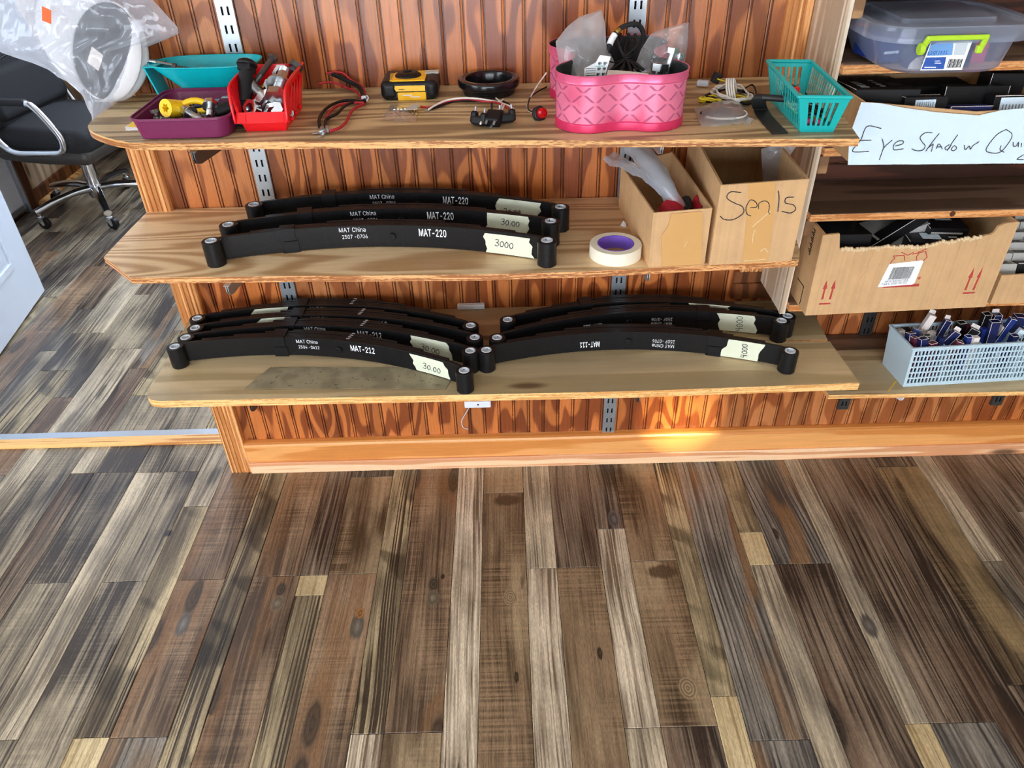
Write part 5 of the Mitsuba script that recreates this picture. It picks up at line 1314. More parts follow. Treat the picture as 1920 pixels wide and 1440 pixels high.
for i in range(3):
    P = [(.262 + .030 * i, -.300, .8 - .01 * i), (.270 + .030 * i, -.296, .842 - .006 * i), (.290 + .026 * i, -.288, .856 - .005 * i), (.310 + .018 * i, -.284, .850 - .006 * i), (.328 + .006 * i, -.284, .810)]
    S = smooth_path(P, 6); rings = []
    for q in range(len(S)):
        t_ = S[min(q + 1, len(S) - 1)] - S[max(q - 1, 0)]; t_ /= np.linalg.norm(t_)
        w_ = np.array([.003, .020, .004]); w_ -= t_ * (w_ @ t_); nn = np.cross(t_, w_); nn /= np.linalg.norm(nn)
        c0_ = S[q] + [0, .012 * i, 0]
        rings.append([c0_ - w_ - nn * .001, c0_ + w_ - nn * .001, c0_ + w_ + nn * .001, c0_ - w_ + nn * .001])
    part(kst, 'fold', loft(rings), 'm_webbing' if i != 1 else 'm_black_matte', smooth=35)

B = thing('cardboard_box', 'taller open cardboard box marked Seals on the middle shelf', 'box')
fl, fr_, bl, br = np.array([.3590, -.3270, ZM]), np.array([.5095, -.3190, ZM]), np.array([.3640, -.045, ZM]), np.array([.5150, -.040, ZM])
quad_wall([fl, fr_, up(fr_, .153, -.002), up(fl, .149, .003)], .004, (0.05, -1, 0), 'm_card', B, 'front_wall')
quad_wall([bl, fl, up(fl, .149, .003), up(bl, .158, -.004)], .004, np.cross(fl - bl, [0, 0, 1]), 'm_card', B, 'side_wall')
quad_wall([fr_, br, up(br, .156), up(fr_, .153, -.002)], .004, np.cross(br - fr_, [0, 0, 1]), 'm_card', B, 'side_wall')
quad_wall([br, bl, up(bl, .150), up(br, .150)], .004, (0, 1, 0), 'm_card', B, 'back_wall')
part(B, 'floor', hull([p + [0, 0, z] for p in (fl, fr_, bl, br) for z in (.0003, .004)]), 'm_card')
yB = lambda x: -.3272 + (x - .359) * (.008 / .1505)
def onB(P): return (P[0], yB(P[0]) - .0006, P[2])
quad_wall([onB(p) for p in ((0.4199, -0.3230, 0.7545), (0.4658, -0.3230, 0.7563), (0.4601, -0.3230, 0.8494), (0.4513, -0.3230, 0.9069), (0.4066, -0.3230, 0.9054), (0.4133, -0.3230, 0.8310))], .0003, (0.053, -1, 0), 'm_packtape', B, 'parcel_tape', label='torn strip of shiny brown parcel tape')
sc = 4.174
pS = [[(0.3951, -0.3240, 0.8900), (0.3764, -0.3240, 0.8916), (0.3724, -0.3240, 0.8815), (0.3859, -0.3240, 0.8719), (0.4012, -0.3240, 0.8646), (0.4053, -0.3240, 0.8529), (0.3905, -0.3240, 0.8415), (0.3739, -0.3240, 0.8420), (0.3655, -0.3240, 0.8486)],
      [(0.4160, -0.3240, 0.8618), (0.4268, -0.3240, 0.8627), (0.4243, -0.3240, 0.8709), (0.4137, -0.3240, 0.8757), (0.4083, -0.3240, 0.8620), (0.4124, -0.3240, 0.8502), (0.4195, -0.3240, 0.8466)],
      [(0.4307, -0.3240, 0.8591), (0.4300, -0.3240, 0.8695), (0.4404, -0.3240, 0.8727), (0.4482, -0.3240, 0.8656), (0.4498, -0.3240, 0.8504), (0.4527, -0.3240, 0.8487)],
      [(0.4590, -0.3240, 0.8900), (0.4637, -0.3240, 0.8744), (0.4656, -0.3240, 0.8523)],
      [(0.4886, -0.3240, 0.8771), (0.4758, -0.3240, 0.8763), (0.4764, -0.3240, 0.8671), (0.4903, -0.3240, 0.8632), (0.4964, -0.3240, 0.8549), (0.4889, -0.3240, 0.8481), (0.4727, -0.3240, 0.8521)]]
pens(B, 'handwriting', [[onB(p) for p in l] for l in pS], .0008, label='handwritten word Seals')
pens(B, 'scuff', [[onB(p) for p in ((0.4253, -0.3230, 0.8256), (0.4396, -0.3230, 0.8402), (0.4529, -0.3230, 0.8535))], [onB(p) for p in ((0.4314, -0.3230, 0.7950), (0.4298, -0.3230, 0.8104), (0.4318, -0.3230, 0.8204))], [onB(p) for p in ((0.4478, -0.3230, 0.7769), (0.4553, -0.3230, 0.7829), (0.4625, -0.3230, 0.7744))], [onB(p) for p in ((0.4210, -0.3230, 0.7597), (0.4411, -0.3230, 0.7602), (0.4610, -0.3230, 0.7618))]], .0009, 'm_card_core')
k = standing_bag('plastic_bag', 'clear plastic bag standing inside the cardboard box marked Seals', pts(0, [(0.4862, -0.1600, 0.8378), (0.4696, -0.1600, 0.9101), (0.4991, -0.1600, 0.9163), (0.5358, -0.1600, 0.9153), (0.5202, -0.1600, 0.8836), (0.5210, -0.1600, 0.8368)]), -.17, .016, 'm_film_milky', 12, 'bag', None)
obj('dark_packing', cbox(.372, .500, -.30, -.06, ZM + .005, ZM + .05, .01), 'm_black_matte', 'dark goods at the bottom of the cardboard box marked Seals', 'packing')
obj('paper_scrap', hull([(.222, -.150, ZM + .0003), (.232, -.158, ZM + .0003), (.236, -.146, ZM + .0003), (.228, -.148, ZM + .010), (.233, -.152, ZM + .006)]), 'm_paper_white', 'tiny scrap of white paper on the middle shelf, left of the smaller box', 'paper')

# ------------------------------------------------------------------ right shelves: torn carton
ZD = .574
C = thing('cardboard_box', 'wide torn carton with red arrows and a barcode label', 'box')
FLc, FRc = np.array([.6065, -.2140, ZD]), np.array([.9860, -.1985, ZD])
exC = (FRc - FLc) / np.linalg.norm(FRc - FLc); outC = np.cross(exC, [0, 0, 1.0])
def onC(p, d=.0): 
    u_ = (p[0] - FLc[0]) / exC[0]
    return np.array([FLc[0] + exC[0] * u_, FLc[1] + exC[1] * u_, p[2]]) + outC * d
tear = [(.948, .7555), (.9440, .7430), (.9385, .7385), (.9300, .7380), (.9220, .7345), (.9060, .7320), (.8900, .7325), (.8780, .7300), (.8600, .7270), (.8450, .7285), (.8300, .7240), (.8150, .7210)]
r4 = random.Random(4)
for i in range(18): tear.append((.807 - i * .0095, .7215 + r4.uniform(-.0018, .0022) - .0003 * abs(i - 9) * .2))
tear += [(.6430, .7240), (.6362, .7550)]
front = [FLc, FRc, onC((.9810, 0, .7635)), onC((.9600, 0, .7610))] + [onC((a, 0, b)) for a, b in tear] + [onC((.6035, 0, .7535))]
quad_wall(front, .005, outC, 'm_card', C, 'front_wall')
BLc, BRc = np.array([.6060, -.030, ZD]), np.array([.9830, -.024, ZD])
quad_wall([BLc, FLc, up(FLc, .1795), up(BLc, .1795)], .005, (-1, 0, 0), 'm_card', C, 'side_wall')
quad_wall([FRc, BRc, up(BRc, .1850), up(FRc, .1890)], .005, (1, 0, 0), 'm_card', C, 'side_wall')
quad_wall([BRc, BLc, up(BLc, .175), up(BRc, .175)], .005, (0, 1, 0), 'm_card', C, 'back_wall')
part(C, 'floor', hull([p + [0, 0, z] for p in (FLc, FRc, BLc, BRc) for z in (.0006, .004)]), 'm_card')
core = []
for i in range(46):
    a = .650 + i * .0060
    zt_ = np.interp(a, [q[0] for q in tear[::-1]], [q[1] for q in tear[::-1]])
    core.append(move(rbox(.0055, .0050, r4.uniform(.004, .010), .0012), onC((a, 0, zt_ - .0015 + r4.uniform(-.0015, .002)), -.0018), ry=r4.uniform(-25, 25)))
part(C, 'torn_edge', cat(core), 'm_card_core', stuff=True, label='ragged pale torn edge')
def arrow(p0, p1, w=.0042):
    p0, p1 = np.array([p0[0], p0[2]]), np.array([p1[0], p1[2]]); d_ = (p1 - p0) / np.linalg.norm(p1 - p0); n_ = np.array([-d_[1], d_[0]])
    L_ = np.linalg.norm(p1 - p0); h_ = L_ * .45
    return Polygon([p0 - n_ * w / 2, p0 + n_ * w / 2, p1 - d_ * h_ + n_ * w * .38, p1 - d_ * h_ + n_ * w * 1.05, p1, p1 - d_ * h_ - n_ * w * 1.05, p1 - d_ * h_ - n_ * w * .38])
def printC(poly, name, m, d=.0001, th=.0003, label=None):
    q = extr(poly, th); v = q.vertices
    P = np.array([onC((x_, 0, z_), d + w_) for x_, z_, w_ in v])
    return part(C, name, TM(P, q.faces[:, ::-1]) if False else TM(P, q.faces), m, label=label)
for (a, b) in (((.634, 0, .6105), (.634, 0, .655)), ((.650, 0, .610), (.651, 0, .655)), ((.929, 0, .6165), (.930, 0, .668)), ((.946, 0, .616), (.948, 0, .668))):
    printC(arrow(a, b), 'red_arrow', 'm_red_ink')
printC(sbox(.6295, .5985, .6530, .6020), 'red_bar', 'm_red_ink'); printC(sbox(.9270, .6080, .9510, .6115), 'red_bar', 'm_red_ink')
printC(sbox(.7540, .6310, .8280, .6365), 'red_bar', 'm_red_ink')
tr = [[(.7555, .702), (.777, .702), (.782, .691)], [(.7555, .702), (.760, .697), (.754, .688), (.756, .684)], [(.770, .7095), (.784, .7020), (.794, .7085)], [(.793, .7040), (.8180, .7090), (.8250, .6960), (.8190, .6880)], [(.804, .7080), (.8190, .7150)], [(.8190, .6880), (.8060, .6890), (.8030, .6985), (.8060, .7050)], [(.8190, .6880), (.8080, .6740)]]
printC(unary_union([LineString(l).buffer(.0008) for l in tr]), 'recycling_mark', 'm_red_ink')
lab_ = [(.7435, .6345), (.7530, .6840), (.8170, .6890), (.8190, .6870), (.8155, .6400), (.8130, .6370)]
lb = printC(Polygon(lab_).buffer(.001), 'barcode_label', 'm_paper_white', .0006, .0004, label='white barcode label')
bars, x_ = [], .7590
for i in range(24):
    w_ = r4.choice([.0006, .0006, .0011, .0016]); bars.append(affinity.skew(sbox(x_, .6505, x_ + w_, .6770), 7, 0, origin=(.78, .6505))); x_ += w_ + r4.choice([.0007, .0011])
    if x_ > .802: break
printC(unary_union(bars), 'barcode', 'm_ink', .0011, .0002)
for txt, x_, z_, ww in (('M 0 12067 01', .778, .6445, .046), ('TRAY: 001 OF 01', .774, .6385, .052)):
    m = text_fit(txt, .0042, ww, .0002, False); v = m.vertices
    part(C, 'lettering', TM(np.array([onC((x_ + a, 0, z_ + b + .04 * a), .0011 + c) for a, b, c in v]), m.faces), 'm_ink')
m = text_fit('e', .0075, None, .0003, True); v = m.vertices
part(C, 'lettering', TM(np.array([onC((.8235 + a, 0, .6470 + b), .0001 + c) for a, b, c in v]), m.faces), 'm_red_ink')
for i in range(14):
    part(C, 'side_print', cbox(.6055, .6063, -.172, -.166 + .004 * (i % 3), .690 + i * .0040, .6920 + i * .0040, .0001), 'm_slot')
part(C, 'side_print', cbox(.6055, .6063, -.178, -.1765, .58, .622, .0001), 'm_slot'); part(C, 'side_print', cbox(.6055, .6063, -.178, -.14, .6205, .622, .0001), 'm_slot')
for (a, b) in ((.690, .715), (.727, .735), (.890, .884), (.925, .918), (.955, .945)):
    pens(C, 'crease', [[onC((a, 0, .585), .0002), onC(((a + b) / 2, 0, .65), .0003), onC((b, 0, .72), .0002)]], .0009, 'm_card')

GC = 'boxes in the torn carton'
def tbox(lab, c, s, m, rx=0, ry=0, rz=0, grp=None, name='cosmetic_box', edges=None, labels_=()):
    k = thing(name, lab, 'box', grp)
    part(k, 'carton', move(cbox(-s[0] / 2, s[0] / 2, -s[1] / 2, s[1] / 2, -s[2] / 2, s[2] / 2, .0006), c, rx, ry, rz), m)
    if edges:
        E = []
        x_, y_, z_ = s[0] / 2, s[1] / 2, s[2] / 2
        for e in edges:
            a, b = {'ft': ((-x_, -y_, z_), (x_, -y_, z_)), 'fl': ((-x_, -y_, -z_), (-x_, -y_, z_)), 'fr': ((x_, -y_, -z_), (x_, -y_, z_)), 'lt': ((-x_, -y_, z_), (-x_, y_, z_)), 'rt': ((x_, -y_, z_), (x_, y_, z_)), 'bt': ((-x_, y_, z_), (x_, y_, z_)), 'fb': ((-x_, -y_, -z_), (x_, -y_, -z_))}[e]
            E.append(tube([a, b], .0006, 5, 1))
        part(k, 'worn_edge', move(cat(E), c, rx, ry, rz), 'm_ivory', label='white worn edges')
    for (face, u0, u1, v0, v1, mm) in labels_:
        x_, y_, z_ = s[0] / 2, s[1] / 2, s[2] / 2
        if face == 'f': q = cbox(-x_ + s[0] * u0, -x_ + s[0] * u1, -y_ - .0004, -y_ - .0001, -z_ + s[2] * v0, -z_ + s[2] * v1, .0001)
        else: q = cbox(-x_ + s[0] * u0, -x_ + s[0] * u1, -y_ + s[1] * v0, -y_ + s[1] * v1, z_ + .0001, z_ + .0004, .0001)
        part(k, 'label' if u1 - u0 > .2 and v1 - v0 > .2 else 'print', move(q, c, rx, ry, rz), mm)
    return k
txtf = lambda n, u0, u1, v0, dv: [('f', u0, u1 - .1 * (i % 3 == 1), v0 - i * dv, v0 - i * dv + dv * .45, 'm_greybox') for i in range(n)]
tbox('large black box standing at the left inside the torn carton', (.672, -.110, .655), (.088, .16, .15), 'm_black', rx=-6, grp=GC, labels_=txtf(4, .25, .75, .42, .035))
tbox('black box edge with a silver line behind the large black one in the torn carton', (.668, -.060, .668), (.100, .05, .165), 'm_black', grp=GC, edges=['ft'])
tbox('long black box slanting up to the right in the torn carton', (.768, -.140, .712), (.16, .030, .022), 'm_black', ry=-33, rz=8, grp=GC, edges=['ft'])
tbox('grey box under the slanting black one in the torn carton', (.800, -.105, .690), (.110, .08, .070), 'm_greybox', ry=-14, rz=8, grp=GC, edges=['fb'])
tbox('square black box with lines of print and a grey label, right in the torn carton', (.884, -.110, .706), (.078, .090, .060), 'm_black', rz=-3, ry=2, rx=4, grp=GC, edges=['lt'], labels_=txtf(5, .06, .86, .80, .14) + [('t', .30, .72, .40, .80, 'm_greybox')])
tbox('flat black box with a white label at the front right of the torn carton', (.838, -.164, .700), (.080, .050, .040), 'm_black', rz=-8, grp=GC, edges=['lt'], labels_=[('t', .35, .80, .30, .85, 'm_paper')])
tbox('black box in the middle of the torn carton, behind the grey one', (.800, -.050, .690), (.10, .05, .12), 'm_black', grp=GC)
tbox('dark filler box at the bottom of the torn carton', (.850, -.120, .603), (.24, .15, .050), 'm_black_matte', grp=GC)

# second carton, packed with rows of small boxes
D = thing('cardboard_box', 'low carton of grey boxes at the right edge, beside the torn carton', 'box')
x0, x1, yf = 1.001, 1.145, -.189
for nm, P, o_ in (('front_wall', [(x0, yf, ZD), (x1, yf + .006, ZD), (x1, yf + .006, ZD + .068), (x0, yf, ZD + .068)], (0, -1, 0)), ('side_wall', [(x0, -.02, ZD), (x0, yf, ZD), (x0, yf, ZD + .068), (x0, -.02, ZD + .068)], (-1, 0, 0)),
                  ('side_wall', [(x1, yf + .006, ZD), (x1, -.02, ZD), (x1, -.02, ZD + .068), (x1, yf + .006, ZD + .068)], (1, 0, 0)), ('back_wall', [(x1, -.02, ZD), (x0, -.02, ZD), (x0, -.02, ZD + .068), (x1, -.02, ZD + .068)], (0, 1, 0))):
    quad_wall(P, .004, o_, 'm_card', D, nm)
part(D, 'floor', cbox(x0, x1, yf + .006, -.02, ZD + .0005, ZD + .004, .0005), 'm_card')
GD = 'small boxes packed in the low carton'
ords = ['front', 'second', 'third', 'fourth', 'fifth', 'sixth']
for i in range(6):
    for j in range(3):
        dark = (i == 0 and j == 1) or (i == 5 and j in (0, 1))
        nm = ords[i]
        tbox(f'{"black" if dark else "grey-white"} small box, {nm} row, {["left", "middle", "right"][j]} column of the low carton', (1.023 + j * .0445, -.158 + i * .0250, ZD + .040 + .0115 * i), (.042, .0245, .075), 'm_black' if dark else 'm_greybox', rx=-12, rz=-2, grp=GD,
             labels_=[] if dark else [('t', .12, .80, .2, .3, 'm_ink'), ('t', .12, .70, .45, .55, 'm_ink'), ('t', .12, .75, .7, .78, 'm_ink')], edges=['ft'] if dark else None)

# carton with the paper sign
ZB_ = .907
E_ = thing('cardboard_box', 'carton of black boxes behind the handwritten paper sign', 'box')
x0, x1, yf, yb = .604, 1.02, -.2465, -.030
for nm, P, o_ in (('front_wall', [(x0, yf, ZB_), (x1, yf, ZB_), (x1, yf, ZB_ + .088), (.80, yf, ZB_ + .083), (.70, yf, ZB_ + .094), (x0, yf, ZB_ + .104)], (0, -1, 0)), ('side_wall', [(x0, yb, ZB_), (x0, yf, ZB_), (x0, yf, ZB_ + .104), (x0, yb, ZB_ + .100)], (-1, 0, 0)),
                  ('side_wall', [(x1, yf, ZB_), (x1, yb, ZB_), (x1, yb, ZB_ + .10), (x1, yf, ZB_ + .09)], (1, 0, 0)), ('back_wall', [(x1, yb, ZB_), (x0, yb, ZB_), (x0, yb, ZB_ + .10), (x1, yb, ZB_ + .10)], (0, 1, 0))):
    quad_wall(P, .004, o_, 'm_card', E_, nm)
part(E_, 'floor', cbox(x0, x1, yf, yb, ZB_ + .0005, ZB_ + .004, .0005), 'm_card')
sg = thing('paper_sign', 'handwritten white paper sign taped on the carton front, reading Eye Shadow', 'sign')
YS = -.2490
out_ = [(0.6007, -0.2490, 0.9049), (0.9143, -0.2490, 0.8992), (1.02, YS, .9030), (1.02, YS, 1.0000), (0.8777, -0.2490, 0.9951), (0.8415, -0.2490, 0.9930), (0.8093, -0.2490, 0.9867), (0.8043, -0.2490, 0.9854), (0.7315, -0.2490, 0.9923), (0.6781, -0.2490, 1.0003), (0.6300, -0.2490, 1.0099), (0.5971, -0.2490, 1.0125), (0.5925, -0.2490, 0.9673), (0.5937, -0.2490, 0.9415)]
P2 = Polygon([(p[0], p[2]) for p in out_])
m = extr(P2, .0005)
m = m.subdivide_to_size(.02)
v = m.vertices
wv = meshkit.fbm(np.column_stack([v[:, 0] * 22, v[:, 1] * 22, v[:, 0] * 0]), 3, 4) - .5
part(sg, 'paper', TM(np.column_stack([v[:, 0], YS - v[:, 2] - .0015 + wv * .0024, v[:, 1]]), m.faces), 'm_paper', smooth=40)
HS = [[(490,620),(350,600),(290,730),(235,800),(210,860),(365,858)], [(270,745),(330,742),(390,740)], [(500,730),(515,790),(510,815)], [(600,740),(520,815),(490,890),(472,945)],
      [(630,800),(700,780),(710,750),(660,750),(615,790),(620,840),(710,830)], [(1000,665),(930,665),(880,710),(900,760),(930,800),(900,845),(840,850),(795,830)],
      [(1070,670),(1000,760),(935,855)], [(965,815),(1010,780),(1000,820),(990,860)], [(1040,830),(1055,790),(1070,780),(1085,800),(1100,830)], [(1050,812),(1095,807)],
      [(1170,785),(1130,815),(1135,838),(1160,832),(1190,790)], [(1255,685),(1190,780),(1150,850)], [(1215,798),(1190,835),(1215,850),(1245,820),(1220,795)],
      [(1320,790),(1330,840),(1370,800),(1380,835),(1410,795),(1470,755)], [(1740,630),(1640,690),(1540,830),(1580,870),(1680,865),(1770,760),(1800,680),(1740,630)], [(1690,795),(1680,840),(1720,865)],
      [(1810,760),(1812,800),(1840,800),(1865,760),(1860,810)], [(1895,770),(1890,810)], [(1915,890),(1850,940),(1915,945)]]
q0, q1, q2 = np.array((0.5332, -0.2520, 1.0749)), np.array((0.8487, -0.2520, 1.0669)), np.array((0.5768, -0.2520, 0.8859))
q3 = np.array((0.9213, -0.2520, 0.8764))
def sgp(p):
    a, b = p[0] / 1920, p[1] / 1120
    r_ = (q0 * (1 - a) + q1 * a) * (1 - b) + (q2 * (1 - a) + q3 * a) * b
    return (r_[0], -.2523, r_[2])
pens(sg, 'handwriting', [[sgp(p) for p in l] for l in HS], .00065, label='thin handwritten words Eye Shadow')
GE = 'black boxes in the carton behind the sign'
tbox('wide black box with small print, leftmost in the carton behind the sign', (.668, -.130, .968), (.110, .15, .085), 'm_black', rx=-6, rz=-4, grp=GE, labels_=[('t', .15, .28, .15 + .12 * i, .21 + .12 * i, 'm_greybox') for i in range(4)] + [('t', .48, .56, .2 + .14 * i, .27 + .14 * i, 'm_greybox') for i in range(4)] + [('t', .66, .86, .3, .5, 'm_zinc_dark')], edges=['lt'])
tbox('black box with a white barcode sticker in the carton behind the sign', (.726, -.205, .976), (.075, .030, .060), 'm_black', rx=-10, grp=GE, edges=['bt', 'lt'], labels_=[('f', .25, .72, .45, .92, 'm_paper')] + [('f', .30 + .05 * i, .32 + .05 * i, .60, .86, 'm_ink') for i in range(8)])
tbox('grey-topped slab at the front of the carton behind the sign', (.720, -.232, .952), (.060, .018, .074), 'm_zinc_dark', rx=-5, grp=GE)
tbox('dark navy box with a white worn edge, front of the carton behind the sign', (.800, -.222, .960), (.072, .026, .066), 'm_navy', rx=-8, grp=GE, edges=['ft', 'fl'])
tbox('long dark box lying across the carton behind the sign', (.832, -.165, .985), (.112, .030, .052), 'm_black', rx=-8, ry=1, grp=GE, edges=['fr', 'fl'])
tbox('black box with a barcode sticker, rightmost behind the sign', (.880, -.205, .975), (.070, .028, .058), 'm_black', rx=-10, grp=GE, edges=['ft'], labels_=[('f', .15, .92, .50, .95, 'm_paper')] + [('f', .22 + .08 * i, .25 + .08 * i, .53, .76, 'm_ink') for i in range(8)])
tbox('small black box at the back right of the carton behind the sign', (.905, -.120, 1.000), (.060, .05, .050), 'm_black', rz=-6, grp=GE, edges=['fl'])
tbox('black filler box at the back of the carton behind the sign', (.80, -.075, .955), (.13, .06, .08), 'm_black_matte', grp=GE)

# clear plastic storage bin
ZA = 1.0525
S_ = thing('storage_bin', 'clear plastic storage bin with a lime green handle on the upper right shelf', 'bin')
def binring(x0, x1, y0, y1, r, z): return ring3(rrect(x1 - x0, y1 - y0, r, 8, (x0 + x1) / 2, (y0 + y1) / 2), z)
rg = [binring(.648, .826, -.238, -.050, .045, ZA + .0003), binring(.632, .838, -.2445, -.040, .055, ZA + .006), binring(.620, .845, -.2465, -.034, .058, ZA + .030), binring(.611, .850, -.2485, -.028, .060, ZA + .052), binring(.606, .853, -.252, -.026, .062, ZA + .0525), binring(.606, .853, -.252, -.026, .062, ZA + .056)]
inner = [binring(.650, .824, -.236, -.052, .043, ZA + .002), binring(.634, .836, -.2428, -.042, .053, ZA + .0075), binring(.6217, .8433, -.2448, -.0357, .0565, ZA + .030), binring(.6127, .8483, -.2468, -.0297, .0585, ZA + .056)]
part(S_, 'tub', loft(rg, cap0=True, cap1=False), 'm_bin', smooth=40)
lid = [binring(.602, .872, -.257, -.022, .064, ZA + .050), binring(.602, .872, -.257, -.022, .064, ZA + .072), binring(.604, .870, -.255, -.024, .062, ZA + .0745), binring(.616, .856, -.243, -.036, .055, ZA + .0745), binring(.618, .854, -.241, -.038, .055, ZA + .0700),
       binring(.655, .815, -.205, -.060, .012, ZA + .0700), binring(.657, .813, -.203, -.062, .012, ZA + .0775)]
part(S_, 'lid', loft(lid, cap0=False, cap1=True), 'm_bin_lid', smooth=40)
hd = []
for a, b in (((0.6717, -0.2600, 1.1015), (0.6741, -0.2640, 1.1125)), ((0.6741, -0.2640, 1.1125), (0.7653, -0.2640, 1.1126)), ((0.7653, -0.2640, 1.1126), (0.7639, -0.2600, 1.0936))):
    hd.append(hull(np.vstack([rbox(.008, .006, .0075, .002).vertices + np.array(p) for p in (a, b)])))
hd.append(cyl(np.array((0.6672, -0.2620, 1.0964)) + [-.004, 0, 0], np.array((0.6672, -0.2620, 1.0964)) + [.004, 0, 0], .009, 20, .001))
hd.append(hull(np.vstack([rbox(.007, .006, .006, .002).vertices + np.array(p) for p in ((0.6676, -0.2620, 1.0948), (0.6731, -0.2600, 1.1022))])))
hd.append(move(rbox(.010, .008, .012, .002), (0.7615, -0.2610, 1.0939)))
part(S_, 'handle', cat(hd), 'm_lime', smooth=35, label='lime green handle')
YL = -.2515
def lab_poly(L, d, nm, m, par, th=.0004, label=None):
    P = Polygon([(p[0], p[2]) for p in L]); q = extr(P, th)
    return part(par, nm, frame(q, (0, YL - d, 0), (1, 0, 0), (0, 0, 1), (0, -1, 0)), m, label=label)
ll = lab_poly([(0.6808, -0.2515, 1.0612), (0.7492, -0.2515, 1.0603), (0.7518, -0.2515, 1.1040), (0.6853, -0.2515, 1.1033), (0.6839, -0.2515, 1.0937)], 0, 'product_label', 'm_paper_white', S_, label='blue and white product label')
lab_poly([(0.6851, -0.2520, 1.0833), (0.7256, -0.2520, 1.0839), (0.7218, -0.2520, 1.1033), (0.6861, -0.2520, 1.1026)], .0005, 'blue_field', 'm_skyblue_print', ll)
lab_poly([(0.6826, -0.2520, 1.0629), (0.7186, -0.2520, 1.0624), (0.7170, -0.2520, 1.0809), (0.6842, -0.2520, 1.0809)], .0005, 'blue_field', 'm_blue_print', ll)
lab_poly([(0.6860, -0.2520, 1.1002), (0.6962, -0.2520, 1.1031), (0.6867, -0.2520, 1.1034)], .0006, 'blue_field', 'm_navy', ll)
lab_poly([(0.7282, -0.2520, 1.0839), (0.7456, -0.2520, 1.0834), (0.7460, -0.2520, 1.1027), (0.7254, -0.2520, 1.1028)], .0005, 'picture', 'm_nylon', ll)
lab_poly([(0.6854, -0.2520, 1.0653), (0.7047, -0.2520, 1.0648), (0.7051, -0.2520, 1.0665), (0.6858, -0.2520, 1.0669)], .0010, 'print', 'm_paper_white', ll)
lab_poly([(0.7009, -0.2520, 1.0715), (0.7114, -0.2520, 1.0712), (0.7115, -0.2520, 1.0725), (0.7010, -0.2520, 1.0727)], .0010, 'print', 'm_paper_white', ll)
lab_poly([(0.6999, -0.2520, 1.0748), (0.7086, -0.2520, 1.0746), (0.7087, -0.2520, 1.0758), (0.6999, -0.2520, 1.0760)], .0010, 'print', 'm_paper_white', ll)
tl_ = text_fit('6.2 QT / 5.9 L', .0052, .032, .0003, True)
o_ = np.array((0.7009, -0.2520, 1.0854))
part(ll, 'lettering', frame(tl_, (o_[0], YL - .0010, o_[2]), (1, 0, 0), (0, 0, 1), (0, -1, 0)), 'm_blue_print')
bb, i = [], 0
for i in range(11):
    a, b = np.array((0.7232, -0.2520, 1.0643)), np.array((0.7459, -0.2520, 1.0642)); t0_, t1_ = np.array((0.7233, -0.2520, 1.0775)), np.array((0.7459, -0.2520, 1.0773))
    f0, f1 = i / 11, i / 11 + (.035, .06, .04)[i % 3]
    bb.append(Polygon([((a + (b - a) * f0)[0], (a + (b - a) * f0)[2]), ((a + (b - a) * f1)[0], (a + (b - a) * f1)[2]), ((t0_ + (t1_ - t0_) * f1)[0], (t0_ + (t1_ - t0_) * f1)[2]), ((t0_ + (t1_ - t0_) * f0)[0], (t0_ + (t1_ - t0_) * f0)[2])]))
part(ll, 'barcode', frame(extr(unary_union(bb), .0003), (0, YL - .0006, 0), (1, 0, 0), (0, 0, 1), (0, -1, 0)), 'm_slot')
GS = 'contents of the clear storage bin'
tbox('dark purple box inside the clear storage bin', (.725, -.185, ZA + .026), (.105, .07, .044), 'm_navy', grp=GS, name='packed_box')
obj('round_disc', frame(extr(Point(0, 0).buffer(.020, 24).intersection(sbox(-.03, 0, .03, .03)), .002), (.694, -.2225, ZA + .004), (1, 0, 0), (0, 0, 1), (0, -1, 0)), 'm_ivory', 'pale round disc standing at the front inside the clear storage bin', 'disc', GS)
tbox('blue packet at the left end inside the clear storage bin', (.650, -.150, ZA + .030), (.040, .08, .044), 'm_navy2', rz=12, grp=GS, name='packed_box', labels_=[('f', .1, .8, .3, .4, 'm_paper')])
tbox('pink packet at the right end inside the clear storage bin', (.806, -.150, ZA + .020), (.036, .09, .032), 'm_pinkish', rz=-12, grp=GS, name='packed_box')
tbox('small red packet at the top left inside the clear storage bin', (.632, -.100, ZA + .048), (.020, .03, .012), 'm_red', grp=GS, name='packed_box')
tbox('dark flat box along the back of the clear storage bin', (.725, -.085, ZA + .032), (.14, .07, .056), 'm_black', grp=GS, name='packed_box')

# grey-blue crate of small cosmetic boxes
ZK = .3885
K_ = thing('plastic_crate', 'grey-blue lattice plastic crate of small cosmetic boxes on the lowest right shelf', 'crate')
bFL, bFR, bBR, bBL = np.array([.8570, -.2200, ZK + .0005]), np.array([1.300, -.198, ZK + .0005]), np.array([1.300, -.112, ZK + .0005]), np.array([.8500, -.1340, ZK + .0005])
tFL, tFR, tBR, tBL = np.array([.8560, -.2130, ZK + .0945]), np.array([1.300, -.191, ZK + .0945]), np.array([1.300, -.100, ZK + .0945]), np.array([.8485, -.1180, ZK + .0945])
rows = [(.09 + i * .147, .09 + i * .147 + .112) for i in range(6)]
lattice_wall(bFL, bFR, tFR, tFL, 54, .0025, 'm_crate', K_, 'front_lattice', ends=.012, bar=.34, rows=rows)
lattice_wall(bBR, bBL, tBL, tBR, 54, .0025, 'm_crate', K_, 'back_lattice', ends=.012, bar=.34, rows=rows)
part(K_, 'end_wall', hull([bFL, bBL, tFL, tBL, bFL + [.003, 0, 0], bBL + [.003, 0, 0], tFL + [.003, 0, 0], tBL + [.003, 0, 0]]), 'm_crate')
